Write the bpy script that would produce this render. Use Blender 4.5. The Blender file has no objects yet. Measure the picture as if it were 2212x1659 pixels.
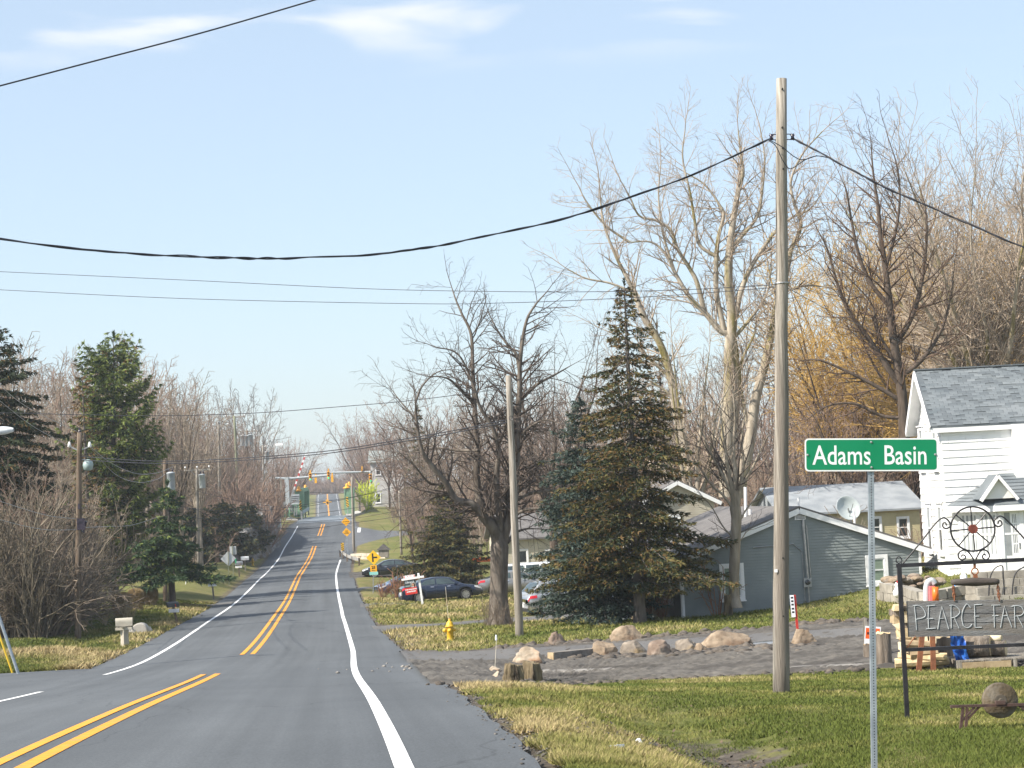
import bpy, bmesh, math, random
import numpy as np
from mathutils import Vector, Matrix
random.seed(7); np.random.seed(7)
R_ = math.radians
scene = bpy.context.scene
COL = scene.collection

# ------------------------------------------------------------------ camera
FPX = 2000.0; PITCH = math.atan(112/2000.0); ROLL = 0.05
cam_d = bpy.data.cameras.new('camera'); cam = bpy.data.objects.new('camera', cam_d); COL.objects.link(cam)
cam_d.sensor_width = 36; cam_d.lens = FPX/1024*36; cam_d.clip_start = 0.5; cam_d.clip_end = 6000
cam.matrix_world = Matrix.Rotation(math.pi/2+PITCH, 4, 'X') @ Matrix.Rotation(-ROLL, 4, 'Z')
scene.camera = cam

# ------------------------------------------------------------------ light
SUN = Vector((-0.66, -0.325, 0.68)).normalized()
sun_el = math.asin(SUN.z); sun_az = math.atan2(SUN.x, SUN.y)
w = bpy.data.worlds.new('World'); scene.world = w; w.use_nodes = True
nt = w.node_tree; N = nt.nodes; L = nt.links
for n in list(N): N.remove(n)
out = N.new('ShaderNodeOutputWorld'); bg = N.new('ShaderNodeBackground')
sky = N.new('ShaderNodeTexSky'); sky.sky_type = 'NISHITA'; sky.sun_disc = False
sky.sun_elevation = sun_el; sky.sun_rotation = sun_az
sky.air_density = 1.0; sky.dust_density = 1.2; sky.ozone_density = 3.0; sky.altitude = 0
bg.inputs['Strength'].default_value = 0.122
# thin high cloud: soft noise on the sky direction, flattened like a cloud deck
tc = N.new('ShaderNodeTexCoord'); sep = N.new('ShaderNodeSeparateXYZ')
L.new(tc.outputs['Generated'], sep.inputs[0])
def wm(op, a, b=None, clamp=False):
    n = N.new('ShaderNodeMath'); n.operation = op; n.use_clamp = clamp
    for i, v in enumerate((a, b)):
        if v is None: continue
        if isinstance(v, (int, float)): n.inputs[i].default_value = v
        else: L.new(v, n.inputs[i])
    return n.outputs[0]
zz = wm('MAXIMUM', sep.outputs['Z'], 0.02)
cx = wm('DIVIDE', sep.outputs['X'], zz); cy = wm('DIVIDE', sep.outputs['Y'], zz)
cmb = N.new('ShaderNodeCombineXYZ'); L.new(cx, cmb.inputs[0]); L.new(cy, cmb.inputs[1])
cn = N.new('ShaderNodeTexNoise'); cn.inputs['Scale'].default_value = 2.2; cn.inputs['Detail'].default_value = 5
cn.inputs['Roughness'].default_value = 0.45; cn.inputs['Distortion'].default_value = 0.3
mpn = N.new('ShaderNodeMapping'); mpn.inputs['Location'].default_value = (12.7, 17.36, 0)
L.new(cmb.outputs[0], mpn.inputs[0]); L.new(mpn.outputs[0], cn.inputs['Vector'])
cr = N.new('ShaderNodeMapRange'); cr.interpolation_type = 'SMOOTHSTEP'
cr.inputs['From Min'].default_value = 0.52; cr.inputs['From Max'].default_value = 0.72; cr.inputs['To Max'].default_value = 0.85
L.new(cn.outputs['Fac'], cr.inputs['Value'])
ch = N.new('ShaderNodeMapRange'); ch.interpolation_type = 'SMOOTHSTEP'
ch.inputs['From Min'].default_value = 0.205; ch.inputs['From Max'].default_value = 0.245
L.new(sep.outputs['Z'], ch.inputs['Value'])
cf = wm('MULTIPLY', cr.outputs[0], ch.outputs[0])
mx = N.new('ShaderNodeMix'); mx.data_type = 'RGBA'
veil = N.new('ShaderNodeMix'); veil.data_type = 'RGBA'; veil.inputs['Factor'].default_value = 0.5     # milky high haze over the whole sky
L.new(sky.outputs[0], veil.inputs['A']); veil.inputs['B'].default_value = (3.35, 3.8, 4.15, 1)
L.new(cf, mx.inputs['Factor']); L.new(veil.outputs['Result'], mx.inputs['A'])
mx.inputs['B'].default_value = (4.9, 4.9, 4.95, 1)
L.new(mx.outputs['Result'], bg.inputs['Color']); L.new(bg.outputs[0], out.inputs[0])
sl = bpy.data.lights.new('sun', 'SUN'); sl.energy = 4.8; sl.angle = R_(0.53); sl.color = (1.0, 0.92, 0.80)
so = bpy.data.objects.new('sun', sl); COL.objects.link(so)
so.rotation_euler = (-SUN).to_track_quat('-Z', 'Y').to_euler(); so.location = SUN*300
scene.view_settings.view_transform = 'Standard'; scene.view_settings.look = 'None'
scene.view_settings.gamma = 1; scene.view_settings.use_curve_mapping = False
scene.view_settings.exposure = 0.90
scene.render.engine = 'CYCLES'
try:
    scene.cycles.use_denoising = True; scene.cycles.max_bounces = 6; scene.cycles.transparent_max_bounces = 6
except Exception: pass

# ------------------------------------------------------------------ picking points of the place from the photograph (2212 px wide view)
K = 1024/2212.0
_cp, _sp = math.cos(PITCH), math.sin(PITCH); _cr, _sr = math.cos(ROLL), math.sin(ROLL)
def ray(x, y):
    u = (x*K-512)/FPX; v = -(y*K-384)/FPX
    a = u*_cr+v*_sr; b = -u*_sr+v*_cr
    return Vector((a, _cp-b*_sp, _sp+b*_cp))
def P(x, y, Y):
    d = ray(x, y); return d*(Y/d.y)
def s2d(x, y): return x/1.8517, y/1.8517
def zc(x0, y0, sc):                    # zoom crop -> D converter
    return lambda x, y: ((x0+x/sc)/1.8517, (y0+y/sc)/1.8517)

# ------------------------------------------------------------------ road profile and ground
RY = np.array([-60, 0, 17.7, 26.4, 48, 66, 99, 130, 157, 180, 196, 210, 222, 240, 256, 275, 292, 330, 360, 420, 520, 620, 720, 780, 900, 1500, 4000.])
RX = np.array([.5, -3.0, -4.58, -5.4, -7.5, -9.05, -12.1, -15.1, -17.7, -19.8, -21.0, -21.9, -22.7, -23.9, -25.1, -26.6, -27.9, -31.2, -34.0, -39.6, -49.0, -58.6, -68.3, -74, -86, -143, -380.])
RZ = np.array([.9, -1.38, -2.14, -2.6, -3.86, -4.68, -5.29, -5.8, -5.95, -5.95, -5.7, -5.15, -4.35, -3.45, -2.7, -1.9, -1.55, -2.0, -3.2, -5.4, -5.4, -2.6, 3.0, 4.4, 5.0, 9, 20.])
def _pchip(x, y):
    h = np.diff(x); d = np.diff(y)/h; m = np.zeros_like(y)
    for i in range(1, len(x)-1):
        if d[i-1]*d[i] > 0:
            w1 = 2*h[i]+h[i-1]; w2 = h[i]+2*h[i-1]; m[i] = (w1+w2)/(w1/d[i-1]+w2/d[i])
    m[0] = d[0]; m[-1] = d[-1]
    def f(q):
        q = np.asarray(q, float); i = np.clip(np.searchsorted(x, q)-1, 0, len(x)-2)
        t = (q-x[i])/h[i]; t2 = t*t; t3 = t2*t
        return (2*t3-3*t2+1)*y[i]+(t3-2*t2+t)*h[i]*m[i]+(-2*t3+3*t2)*y[i+1]+(t3-t2)*h[i]*m[i+1]
    return f
_rx = _pchip(RY, RX); _rz = _pchip(RY, RZ)
def sm(a, b, x): 
    t = np.clip((x-a)/(b-a), 0, 1); return t*t*(3-2*t)
UL0, UR0 = -4.7, 5.0
def u_right(Y): return np.interp(Y, [0, 16, 25, 35, 43, 61, 70, 81, 96, 127, 163, 194, 262, 275, 400], [4.5, 4.55, 4.7, 4.85, 5.1, 5.05, 4.85, 4.6, 4.45, 4.55, 4.65, 4.4, 4.4, 3.9, 3.9])
def u_left(Y): return np.interp(Y, [0, 60, 64, 110, 200, 262, 275, 400], [-4.6, -4.6, -4.8, -4.6, -4.6, -4.5, -3.9, -3.9])
def road_z(u, Y):
    c = np.minimum(np.abs(u), 4.2)
    return _rz(Y)-0.024*c-0.02*np.maximum(np.abs(u)-4.2, 0)
# control points: D pixel + estimated distance
CT = [(1687,1495,33),(1886,1700,18.3),(1130,1472,46),(1500,1464,44.5),(1900,1444,42.5),(2212,1439,41),(1960,1550,26.7),(2085,1573,24.6),
 (2212,1610,22),(900,1412,63),(1180,1395,63),(1400,1378,62.5),(1740,1350,61),(1900,1342,60),(972,1383,69),(1122,1372,67),(1080,1352,80),(1383,1345,71),(1303,1348,71.5),
 (1475,1335,80),(1700,1307,81.5),(1900,1284,82),(830,1352,88),(905,1300,120),(1010,1291,121),(1160,1330,93),(908,1305,113),(805,1282,152),
 (2040,1250,71),(1990,1230,77),(2200,1275,66),(1950,1290,70),(1700,1280,100),(1250,1310,105),(1130,1280,125),(840,1222,178),(960,1180,215),(1000,1165,240),(870,1142,258),
 (1100,1165,255),(1500,1180,190),(1900,1170,170),(2212,1150,160),(1300,1120,300),
 (0,1458,62),(215,1441,63),(60,1405,74),(268,1397,78),(168,1378,87),(20,1385,84),(300,1372,82),(385,1346,96),(250,1330,107),(330,1322,110),(460,1297,128),(245,1290,135),(100,1330,110),
 (0,1300,130),(430,1240,158),(495,1266,145),(360,1262,150),(546,1221,185),(520,1215,195),(300,1230,190),(100,1240,190),(480,1170,215),
 (600,1165,228),(380,1180,260),(150,1200,270),(0,1200,300),(620,1100,300),(300,1150,340)]
_cpts = [tuple(P(*c)) for c in CT]
_cpts += [(float(_rx(y)), float(y), float(_rz(y))) for y in (10, 30, 50, 75, 105, 140, 175, 210, 240, 270)]
_cpts += [(-45, 15, -4.2), (-30, 20, -3.6), (-45, 45, -5.4), (25, 5, -1.3), (40, 30, -1.2), (45, 70, 0.0), (50, 120, -2.0), (-70, 100, -6.3), (-80, 200, -6), (70, 220, -1.5), (10, 3, -1.3), (-60, 0, -3)]
_cpts = np.array(_cpts)
_S = 60.0
def _tps_fit(pts):
    X = pts[:, :2]/_S; n = len(X)
    r2 = ((X[:, None]-X[None])**2).sum(-1); Km = np.where(r2 > 0, r2*np.log(r2+1e-12)*.5, 0)
    Pm = np.c_[np.ones(n), X]; A = np.zeros((n+3, n+3)); A[:n, :n] = Km+np.eye(n)*2e-4; A[:n, n:] = Pm; A[n:, :n] = Pm.T
    return X, np.linalg.solve(A, np.r_[pts[:, 2], 0, 0, 0])
_tx, _tw = _tps_fit(_cpts)
def tps(X, Y):
    q = np.stack([np.ravel(X), np.ravel(Y)], 1)/_S; o = np.empty(len(q))
    for s in range(0, len(q), 20000):
        b = q[s:s+20000]; r2 = ((b[:, None]-_tx[None])**2).sum(-1)
        o[s:s+20000] = np.where(r2 > 0, r2*np.log(r2+1e-12)*.5, 0)@_tw[:-3]+_tw[-3]+b@_tw[-2:]
    dm = np.sqrt(((q[:, None, :]-_tx[None])**2).sum(-1).min(1))*_S if len(q) < 60000 else None
    if dm is None:
        dm = np.concatenate([np.sqrt(((q[s:s+20000, None]-_tx[None])**2).sum(-1).min(1)) for s in range(0, len(q), 20000)])*_S
    wgt = np.exp(-(np.maximum(dm-25, 0)/40)**2)
    far = np.clip(_rz(q[:, 1]*_S), -7, 20)
    return (o*wgt+far*(1-wgt)).reshape(np.shape(X))
def ground(X, Y):
    X = np.asarray(X, float); Y = np.asarray(Y, float); u = X-_rx(Y)
    ul, ur = u_left(Y), u_right(Y)
    t = tps(X, Y)
    # shallow ditches beside the road
    t = t-0.33*np.exp(-((u-ur-2.6)/1.1)**2)*sm(13, 17, Y)*(1-sm(25, 33, Y))
    t = t-0.4*np.exp(-((u-ul+3.2)/1.2)**2)*sm(72, 77, Y)*(1-sm(84, 90, Y))
    er = road_z(ur, Y)-.03; el = road_z(ul, Y)-.03
    wr = sm(0, 3.0, u-ur); wl = sm(0, 3.0, ul-u)
    z = np.where(u > 0, er*(1-wr)+t*wr, el*(1-wl)+t*wl)
    inside = (u < ur) & (u > ul)
    z = np.where(inside, road_z(u, Y)-.10, z)
    z = z+sm(300, 360, Y)*sm(14, 80, np.abs(u))*5.0
    return z
def G(X, Y): return float(ground(np.array([X]), np.array([Y]))[0])
def surf(X, Y):
    u = X-float(_rx(Y)); g = G(X, Y)
    if float(u_left(Y))-.01 <= u <= float(u_right(Y))+.01: g = max(g, float(road_z(u, Y)))
    return g
_YS = np.geomspace(12, 800, 1500)
def hit(x, y, dz=0.0, ymin=12, ymax=800):
    d = ray(x, y); d = d/d.y
    Ys = _YS[(_YS > ymin) & (_YS < ymax)]; X = d.x*Ys; Z = d.z*Ys
    u = X-_rx(Ys); g = ground(X, Ys); rd = np.where((u > u_left(Ys)) & (u < u_right(Ys)), road_z(u, Ys), -99)
    g = np.maximum(g, rd)+dz
    k = np.nonzero(Z < g)[0]
    if len(k) == 0: Yh = Ys[-1]
    else:
        i = k[0]
        if i == 0: Yh = Ys[0]
        else:
            a = Z[i-1]-g[i-1]; b = Z[i]-g[i]; Yh = Ys[i-1]+(Ys[i]-Ys[i-1])*a/(a-b)
    return Vector((d.x*Yh, Yh, d.z*Yh))
# ------------------------------------------------------------------ materials
MATS = {}
def mat(name, c1, c2=None, scale=4.0, rough=0.8, bump=0.0, bscale=None, metal=0.0, stretch=(1,1,1), detail=5, c3=None, s3=0.6, spec=0.5, coat=0.0, lo=.35, hi=.65, trans=0.0):
    m = bpy.data.materials.new(name); m.use_nodes = True; nt = m.node_tree; b = nt.nodes['Principled BSDF']
    b.inputs['Roughness'].default_value = rough; b.inputs['Metallic'].default_value = metal
    b.inputs['Specular IOR Level'].default_value = spec; b.inputs['Coat Weight'].default_value = coat
    if trans: b.inputs['Transmission Weight'].default_value = trans
    Nn, Ln = nt.nodes, nt.links
    tc = Nn.new('ShaderNodeTexCoord'); mp = Nn.new('ShaderNodeMapping'); mp.inputs['Scale'].default_value = stretch
    Ln.new(tc.outputs['Object'], mp.inputs[0])
    def noise(s, d=detail):
        n = Nn.new('ShaderNodeTexNoise'); n.inputs['Scale'].default_value = s; n.inputs['Detail'].default_value = d
        Ln.new(mp.outputs[0], n.inputs['Vector']); return n
    if c2 is None: c2 = tuple(min(1, v*1.12) for v in c1)
    n1 = noise(scale); r = Nn.new('ShaderNodeValToRGB')
    r.color_ramp.elements[0].position = lo; r.color_ramp.elements[1].position = hi
    r.color_ramp.elements[0].color = (*c1, 1); r.color_ramp.elements[1].color = (*c2, 1)
    Ln.new(n1.outputs['Fac'], r.inputs[0]); col = r.outputs[0]
    if c3 is not None:
        n3 = noise(s3, 4); r3 = Nn.new('ShaderNodeMapRange'); r3.interpolation_type = 'SMOOTHSTEP'
        r3.inputs['From Min'].default_value = .48; r3.inputs['From Max'].default_value = .66
        Ln.new(n3.outputs['Fac'], r3.inputs['Value']); mxx = Nn.new('ShaderNodeMix'); mxx.data_type = 'RGBA'
        Ln.new(r3.outputs[0], mxx.inputs['Factor']); Ln.new(col, mxx.inputs['A']); mxx.inputs['B'].default_value = (*c3, 1)
        col = mxx.outputs['Result']
    Ln.new(col, b.inputs['Base Color'])
    if bump:
        nb = noise(bscale or scale*3, 6); bp = Nn.new('ShaderNodeBump'); bp.inputs['Strength'].default_value = min(1, bump); bp.inputs['Distance'].default_value = .02
        Ln.new(nb.outputs['Fac'], bp.inputs['Height']); Ln.new(bp.outputs[0], b.inputs['Normal'])
    MATS[name] = m; return m
def emis(name, col, s):
    m = mat(name, col); b = m.node_tree.nodes['Principled BSDF']; b.inputs['Emission Color'].default_value = (*col, 1); b.inputs['Emission Strength'].default_value = s; return m

# ------------------------------------------------------------------ mesh builder
class MB:
    def __init__(s): s.v = []; s.f = []; s.m = []; s.mi = 0
    def add(s, vs, fs):
        o = len(s.v); s.v += [tuple(v) for v in vs]; s.f += [tuple(i+o for i in f) for f in fs]; s.m += [s.mi]*len(fs); return s
    def box(s, c, size, M=None, taper=1.0):
        x, y, z = (q/2 for q in size); c = Vector(c)
        vs = [Vector((sx*x*(taper if sz > 0 else 1), sy*y*(taper if sz > 0 else 1), sz*z)) for sz in (-1, 1) for sy in (-1, 1) for sx in (-1, 1)]
        if M is not None: vs = [M @ v for v in vs]
        return s.add([v+c for v in vs], [(0,2,3,1),(4,5,7,6),(0,1,5,4),(2,6,7,3),(0,4,6,2),(1,3,7,5)])
    def bar(s, a, b, w, h, up=(0,0,1)):
        a, b = Vector(a), Vector(b); d = b-a; l = d.length; d = d/l; up = Vector(up)
        if abs(d.dot(up)) > .98: up = Vector((0, 1, 0)) if abs(d.y) < .9 else Vector((1, 0, 0))
        r = d.cross(up).normalized(); n = r.cross(d)
        M = Matrix((r, d, n)).transposed()
        return s.box((a+b)/2, (w, l, h), M)
    def tube(s, pts, rad, n=6, cap=True):
        pts = [Vector(p) for p in pts]; k = len(pts)
        if isinstance(rad, (int, float)): rad = [rad]*k
        o = len(s.v); prev = None
        for i, p in enumerate(pts):
            d = (pts[min(i+1, k-1)]-pts[max(i-1, 0)])
            if d.length < 1e-9: d = Vector((0, 0, 1))
            d.normalize()
            if prev is None:
                up = Vector((0, 0, 1)) if abs(d.z) < .9 else Vector((1, 0, 0)); r = d.cross(up).normalized()
            else:
                r = prev-d*prev.dot(d); r = r.normalized() if r.length > 1e-6 else d.orthogonal().normalized()
            prev = r; q = d.cross(r)
            for j in range(n):
                t = 2*math.pi*j/n; s.v.append(tuple(p+(r*math.cos(t)+q*math.sin(t))*rad[i]))
        for i in range(k-1):
            for j in range(n):
                a = o+i*n+j; b = o+i*n+(j+1) % n; s.f.append((a, b, b+n, a+n)); s.m.append(s.mi)
        if cap:
            s.f.append(tuple(o+j for j in reversed(range(n)))); s.m.append(s.mi)
            s.f.append(tuple(o+(k-1)*n+j for j in range(n))); s.m.append(s.mi)
        return s
    def lathe(s, prof, n=16, c=(0,0,0), M=None):
        c = Vector(c); vs = []
        for r, z in prof:
            for j in range(n):
                t = 2*math.pi*j/n; v = Vector((r*math.cos(t), r*math.sin(t), z))
                vs.append((M @ v if M is not None else v)+c)
        k = len(prof); fs = [(i*n+j, i*n+(j+1) % n, (i+1)*n+(j+1) % n, (i+1)*n+j) for i in range(k-1) for j in range(n)]
        fs += [tuple(reversed(range(n))), tuple((k-1)*n+j for j in range(n))]
        return s.add(vs, fs)
    def prism(s, poly, d, M, c=(0,0,0)):       # poly in local xz, extruded in local y from 0 to d
        n = len(poly); c = Vector(c)
        vs = [M @ Vector((x, 0, z))+c for x, z in poly]+[M @ Vector((x, d, z))+c for x, z in poly]
        fs = [tuple(range(n)), tuple(reversed(range(n, 2*n)))]+[(i, i+n, (i+1) % n+n, (i+1) % n) for i in range(n)]
        return s.add(vs, fs)
    def quad(s, a, b, c, d): return s.add([a, b, c, d], [(0, 1, 2, 3)])
    def grid(s, rows):
        n = len(rows[0]); return s.add([p for r in rows for p in r], [(i*n+j, i*n+j+1, (i+1)*n+j+1, (i+1)*n+j) for i in range(len(rows)-1) for j in range(n-1)])
    def build(s, name, mats, parent=None, smooth=False, base=None):
        me = bpy.data.meshes.new(name)
        o0 = Vector(base) if base is not None else (Vector(ORG.get(parent, (0, 0, 0))) if parent is not None else Vector((0, 0, 0)))
        me.from_pydata([tuple(Vector(v)-o0) for v in s.v], [], s.f)
        if not isinstance(mats, (list, tuple)): mats = [mats]
        for mm in mats: me.materials.append(mm)
        if len(mats) > 1: me.polygons.foreach_set('material_index', s.m)
        if smooth: me.polygons.foreach_set('use_smooth', [True]*len(me.polygons))
        me.update()
        o = bpy.data.objects.new(name, me); COL.objects.link(o)
        if parent is not None: o.parent = parent
        elif base is not None: o.location = base
        ORG[o] = o0
        return o
ORG = {}
def tag(o, label=None, cat=None, group=None, kind=None):
    if label: o['label'] = label
    if cat: o['category'] = cat
    if group: o['group'] = group
    if kind: o['kind'] = kind
    return o
def thing(name, loc, label, cat, group=None, rz=0.0):
    o = bpy.data.objects.new(name, None); COL.objects.link(o); o.location = loc; o.rotation_euler = (0, 0, rz); o.empty_display_size = .3
    ORG[o] = Vector(loc) if rz == 0 else Vector((0, 0, 0))
    return tag(o, label, cat, group)
def mesh_arr(name, V, F, mats, mi=None, smooth=False, parent=None):
    """V (n,3), F (m,k) numpy -> object"""
    me = bpy.data.meshes.new(name); k = F.shape[1]
    me.vertices.add(len(V)); me.vertices.foreach_set('co', np.ascontiguousarray(V, dtype=np.float32).ravel())
    me.loops.add(F.size); me.loops.foreach_set('vertex_index', np.ascontiguousarray(F, dtype=np.int32).ravel())
    me.polygons.add(len(F)); me.polygons.foreach_set('loop_start', np.arange(0, F.size, k, dtype=np.int32)); me.polygons.foreach_set('loop_total', np.full(len(F), k, dtype=np.int32))
    for mm in (mats if isinstance(mats, (list, tuple)) else [mats]): me.materials.append(mm)
    if mi is not None: me.polygons.foreach_set('material_index', np.ascontiguousarray(mi, dtype=np.int32))
    if smooth: me.polygons.foreach_set('use_smooth', np.ones(len(F), dtype=bool))
    me.update(calc_edges=True); me.validate()
    o = bpy.data.objects.new(name, me); COL.objects.link(o)
    if parent is not None: o.parent = parent
    return o
def copy_tree(o, parent=None, loc=None, rz=None, scale=None):
    c = o.copy(); COL.objects.link(c)
    if parent is not None: c.parent = parent
    if loc is not None: c.location = loc
    if rz is not None: c.rotation_euler = (0, 0, rz)
    if scale is not None: c.scale = scale
    for ch in o.children: copy_tree(ch, c)
    return c
def rotz(a): return Matrix.Rotation(a, 3, 'Z')
def text_mesh(txt, size, bold=0.0, sx=1.0, depth=0.0):
    cu = bpy.data.curves.new('lettering', 'FONT'); cu.body = txt; cu.size = size; cu.align_x = 'CENTER'; cu.align_y = 'CENTER'; cu.offset = bold; cu.extrude = depth; cu.resolution_u = 3
    o = bpy.data.objects.new('lettering', cu); COL.objects.link(o)
    dg = bpy.context.evaluated_depsgraph_get(); me = bpy.data.meshes.new_from_object(o.evaluated_get(dg)); bpy.data.objects.remove(o); bpy.data.curves.remove(cu)
    me.transform(Matrix.Diagonal((sx, 1, 1, 1))); return me
def put_text(txt, size, m, parent, M4, bold=0.0, sx=1.0, name='lettering'):
    """text lies in its local XY plane; M4 (4x4) takes it to the parent's space"""
    me = text_mesh(txt, size, bold, sx); me.transform(M4); me.materials.clear(); me.materials.append(m); me.name = name
    o = bpy.data.objects.new(name, me); COL.objects.link(o); o.parent = parent; return o
def frame4(x, z, loc):       # local X -> x, local Y -> z (up on the sign), local Z -> out of the sign
    x = Vector(x).normalized(); z = Vector(z).normalized(); n = x.cross(z)
    M = Matrix((x, z, n)).transposed().to_4x4(); M.translation = loc; return M
def catenary(a, b, sag, n=24):
    a, b = Vector(a), Vector(b)
    return [a.lerp(b, t)-Vector((0, 0, 4*sag*t*(1-t))) for t in (i/n for i in range(n+1))]
def through(pts, n=10):      # smooth curve through points (Catmull-Rom)
    pts = [Vector(p) for p in pts]; q = [pts[0]*2-pts[1]]+pts+[pts[-1]*2-pts[-2]]; o = []
    for i in range(1, len(q)-2):
        a, b, c, d = q[i-1:i+3]
        for k in range(n):
            t = k/n; o.append(.5*((2*b)+(c-a)*t+(2*a-5*b+4*c-d)*t*t+(3*b-a-3*c+d)*t**3))
    return o+[pts[-1]]
# ------------------------------------------------------------------ ground sheet
us = np.concatenate([np.array([-900,-500,-300,-220,-170,-140]), np.arange(-120,-40,4), np.arange(-40,-14,1.5), np.arange(-14,-3.5,.5), np.array([-3,0,3]), np.arange(3.5,14,.5), np.arange(14,45,1.2), np.arange(45,120,4), np.array([120,140,170,220,300,500,900])])
ys = np.concatenate([np.arange(-60,8,6), np.arange(8,70,.6), np.arange(70,150,1.2), np.arange(150,330,2.5), np.arange(330,920,14), np.array([920,1000,1200,1600,2200,3200,4000.])])
Yg, Ug = np.meshgrid(ys, us, indexing='ij'); Xg = _rx(Yg)+Ug
Zg = ground(Xg, Yg)
near_pave = (Ug < u_right(Yg)+.4) & (Ug > u_left(Yg)-.4)
rough = np.random.rand(*Zg.shape)-.5
Zg = Zg+np.where(near_pave, 0, rough*.035*np.exp(-np.maximum(Yg-20, 0)/60.))
Zg = Zg-.10*((Ug < -4.4) & (Yg < 62.6) & (Yg > 22))
ny, nu = Zg.shape
V = np.stack([Xg, Yg, Zg], -1).reshape(-1, 3)
idx = np.arange(ny*nu).reshape(ny, nu)
F = np.stack([idx[:-1, :-1], idx[:-1, 1:], idx[1:, 1:], idx[1:, :-1]], -1).reshape(-1, 4)
def ground_mat():
    m = bpy.data.materials.new('lawn and leaf litter'); m.use_nodes = True; nt = m.node_tree; N = nt.nodes; L = nt.links
    b = N['Principled BSDF']; b.inputs['Roughness'].default_value = .95; b.inputs['Specular IOR Level'].default_value = .1
    tc = N.new('ShaderNodeTexCoord'); at = N.new('ShaderNodeAttribute'); at.attribute_name = 'cover'; sp = N.new('ShaderNodeSeparateColor'); L.new(at.outputs['Color'], sp.inputs[0])
    def noise(s, d=6, st=(1,1,1), rg=.6):
        mp = N.new('ShaderNodeMapping'); mp.inputs['Scale'].default_value = st; L.new(tc.outputs['Object'], mp.inputs[0])
        n = N.new('ShaderNodeTexNoise'); n.inputs['Scale'].default_value = s; n.inputs['Detail'].default_value = d; n.inputs['Roughness'].default_value = rg; L.new(mp.outputs[0], n.inputs['Vector']); return n.outputs['Fac']
    def ramp(f, stops):
        r = N.new('ShaderNodeValToRGB'); e = r.color_ramp.elements
        while len(e) < len(stops): e.new(.5)
        for i, (p, c) in enumerate(stops): e[i].position = p; e[i].color = (*c, 1)
        L.new(f, r.inputs[0]); return r.outputs[0]
    def mixc(f, a, c):
        x = N.new('ShaderNodeMix'); x.data_type = 'RGBA'; L.new(f, x.inputs['Factor']); L.new(a, x.inputs['A']); L.new(c, x.inputs['B']); return x.outputs['Result']
    def mul(a, c, add=0.0):
        x = N.new('ShaderNodeMath'); x.operation = 'MULTIPLY_ADD'; x.use_clamp = True; L.new(a, x.inputs[0]); x.inputs[1].default_value = c; x.inputs[2].default_value = add; return x.outputs[0]
    def thr(mask, n, soft=.25):     # noisy threshold: mask+noise
        a = N.new('ShaderNodeMath'); a.operation = 'ADD'; L.new(mask, a.inputs[0]); L.new(n, a.inputs[1])
        r = N.new('ShaderNodeMapRange'); r.interpolation_type = 'SMOOTHSTEP'; r.inputs['From Min'].default_value = 1-soft; r.inputs['From Max'].default_value = 1+soft; L.new(a.outputs[0], r.inputs['Value']); return r.outputs[0]
    green = ramp(noise(2.2), [(.3, (.085, .108, .024)), (.5, (.14, .152, .042)), (.72, (.24, .205, .09))])
    patch = ramp(noise(.33, 4), [(.38, (.10, .12, .035)), (.66, (.24, .2, .1))])
    green = mixc(mul(noise(.2, 3), 1.0, 0.0), green, patch)
    straw = ramp(noise(5), [(.3, (.13, .095, .045)), (.55, (.25, .19, .095)), (.75, (.33, .27, .15))])
    dirt = ramp(noise(7), [(.3, (.06, .05, .042)), (.55, (.125, .108, .09)), (.75, (.22, .195, .165))])
    litter = ramp(noise(1.6), [(.3, (.07, .045, .028)), (.55, (.15, .105, .065)), (.75, (.21, .16, .1))])
    c = mixc(thr(sp.outputs['Red'], noise(1.1, 5)), green, straw)
    c = mixc(thr(sp.outputs['Blue'], noise(.8, 5)), c, litter)
    c = mixc(thr(sp.outputs['Green'], noise(2.4, 6), .15), c, dirt)
    L.new(c, b.inputs['Base Color'])
    bp = N.new('ShaderNodeBump'); bp.inputs['Strength'].default_value = .9; bp.inputs['Distance'].default_value = .06; L.new(noise(14, 8, (1,1,1), .7), bp.inputs['Height']); L.new(bp.outputs[0], b.inputs['Normal'])
    return m
M_lawn = ground_mat()
terrain = mesh_arr('ground', V, F, M_lawn, smooth=True); tag(terrain, kind='structure')
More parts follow.
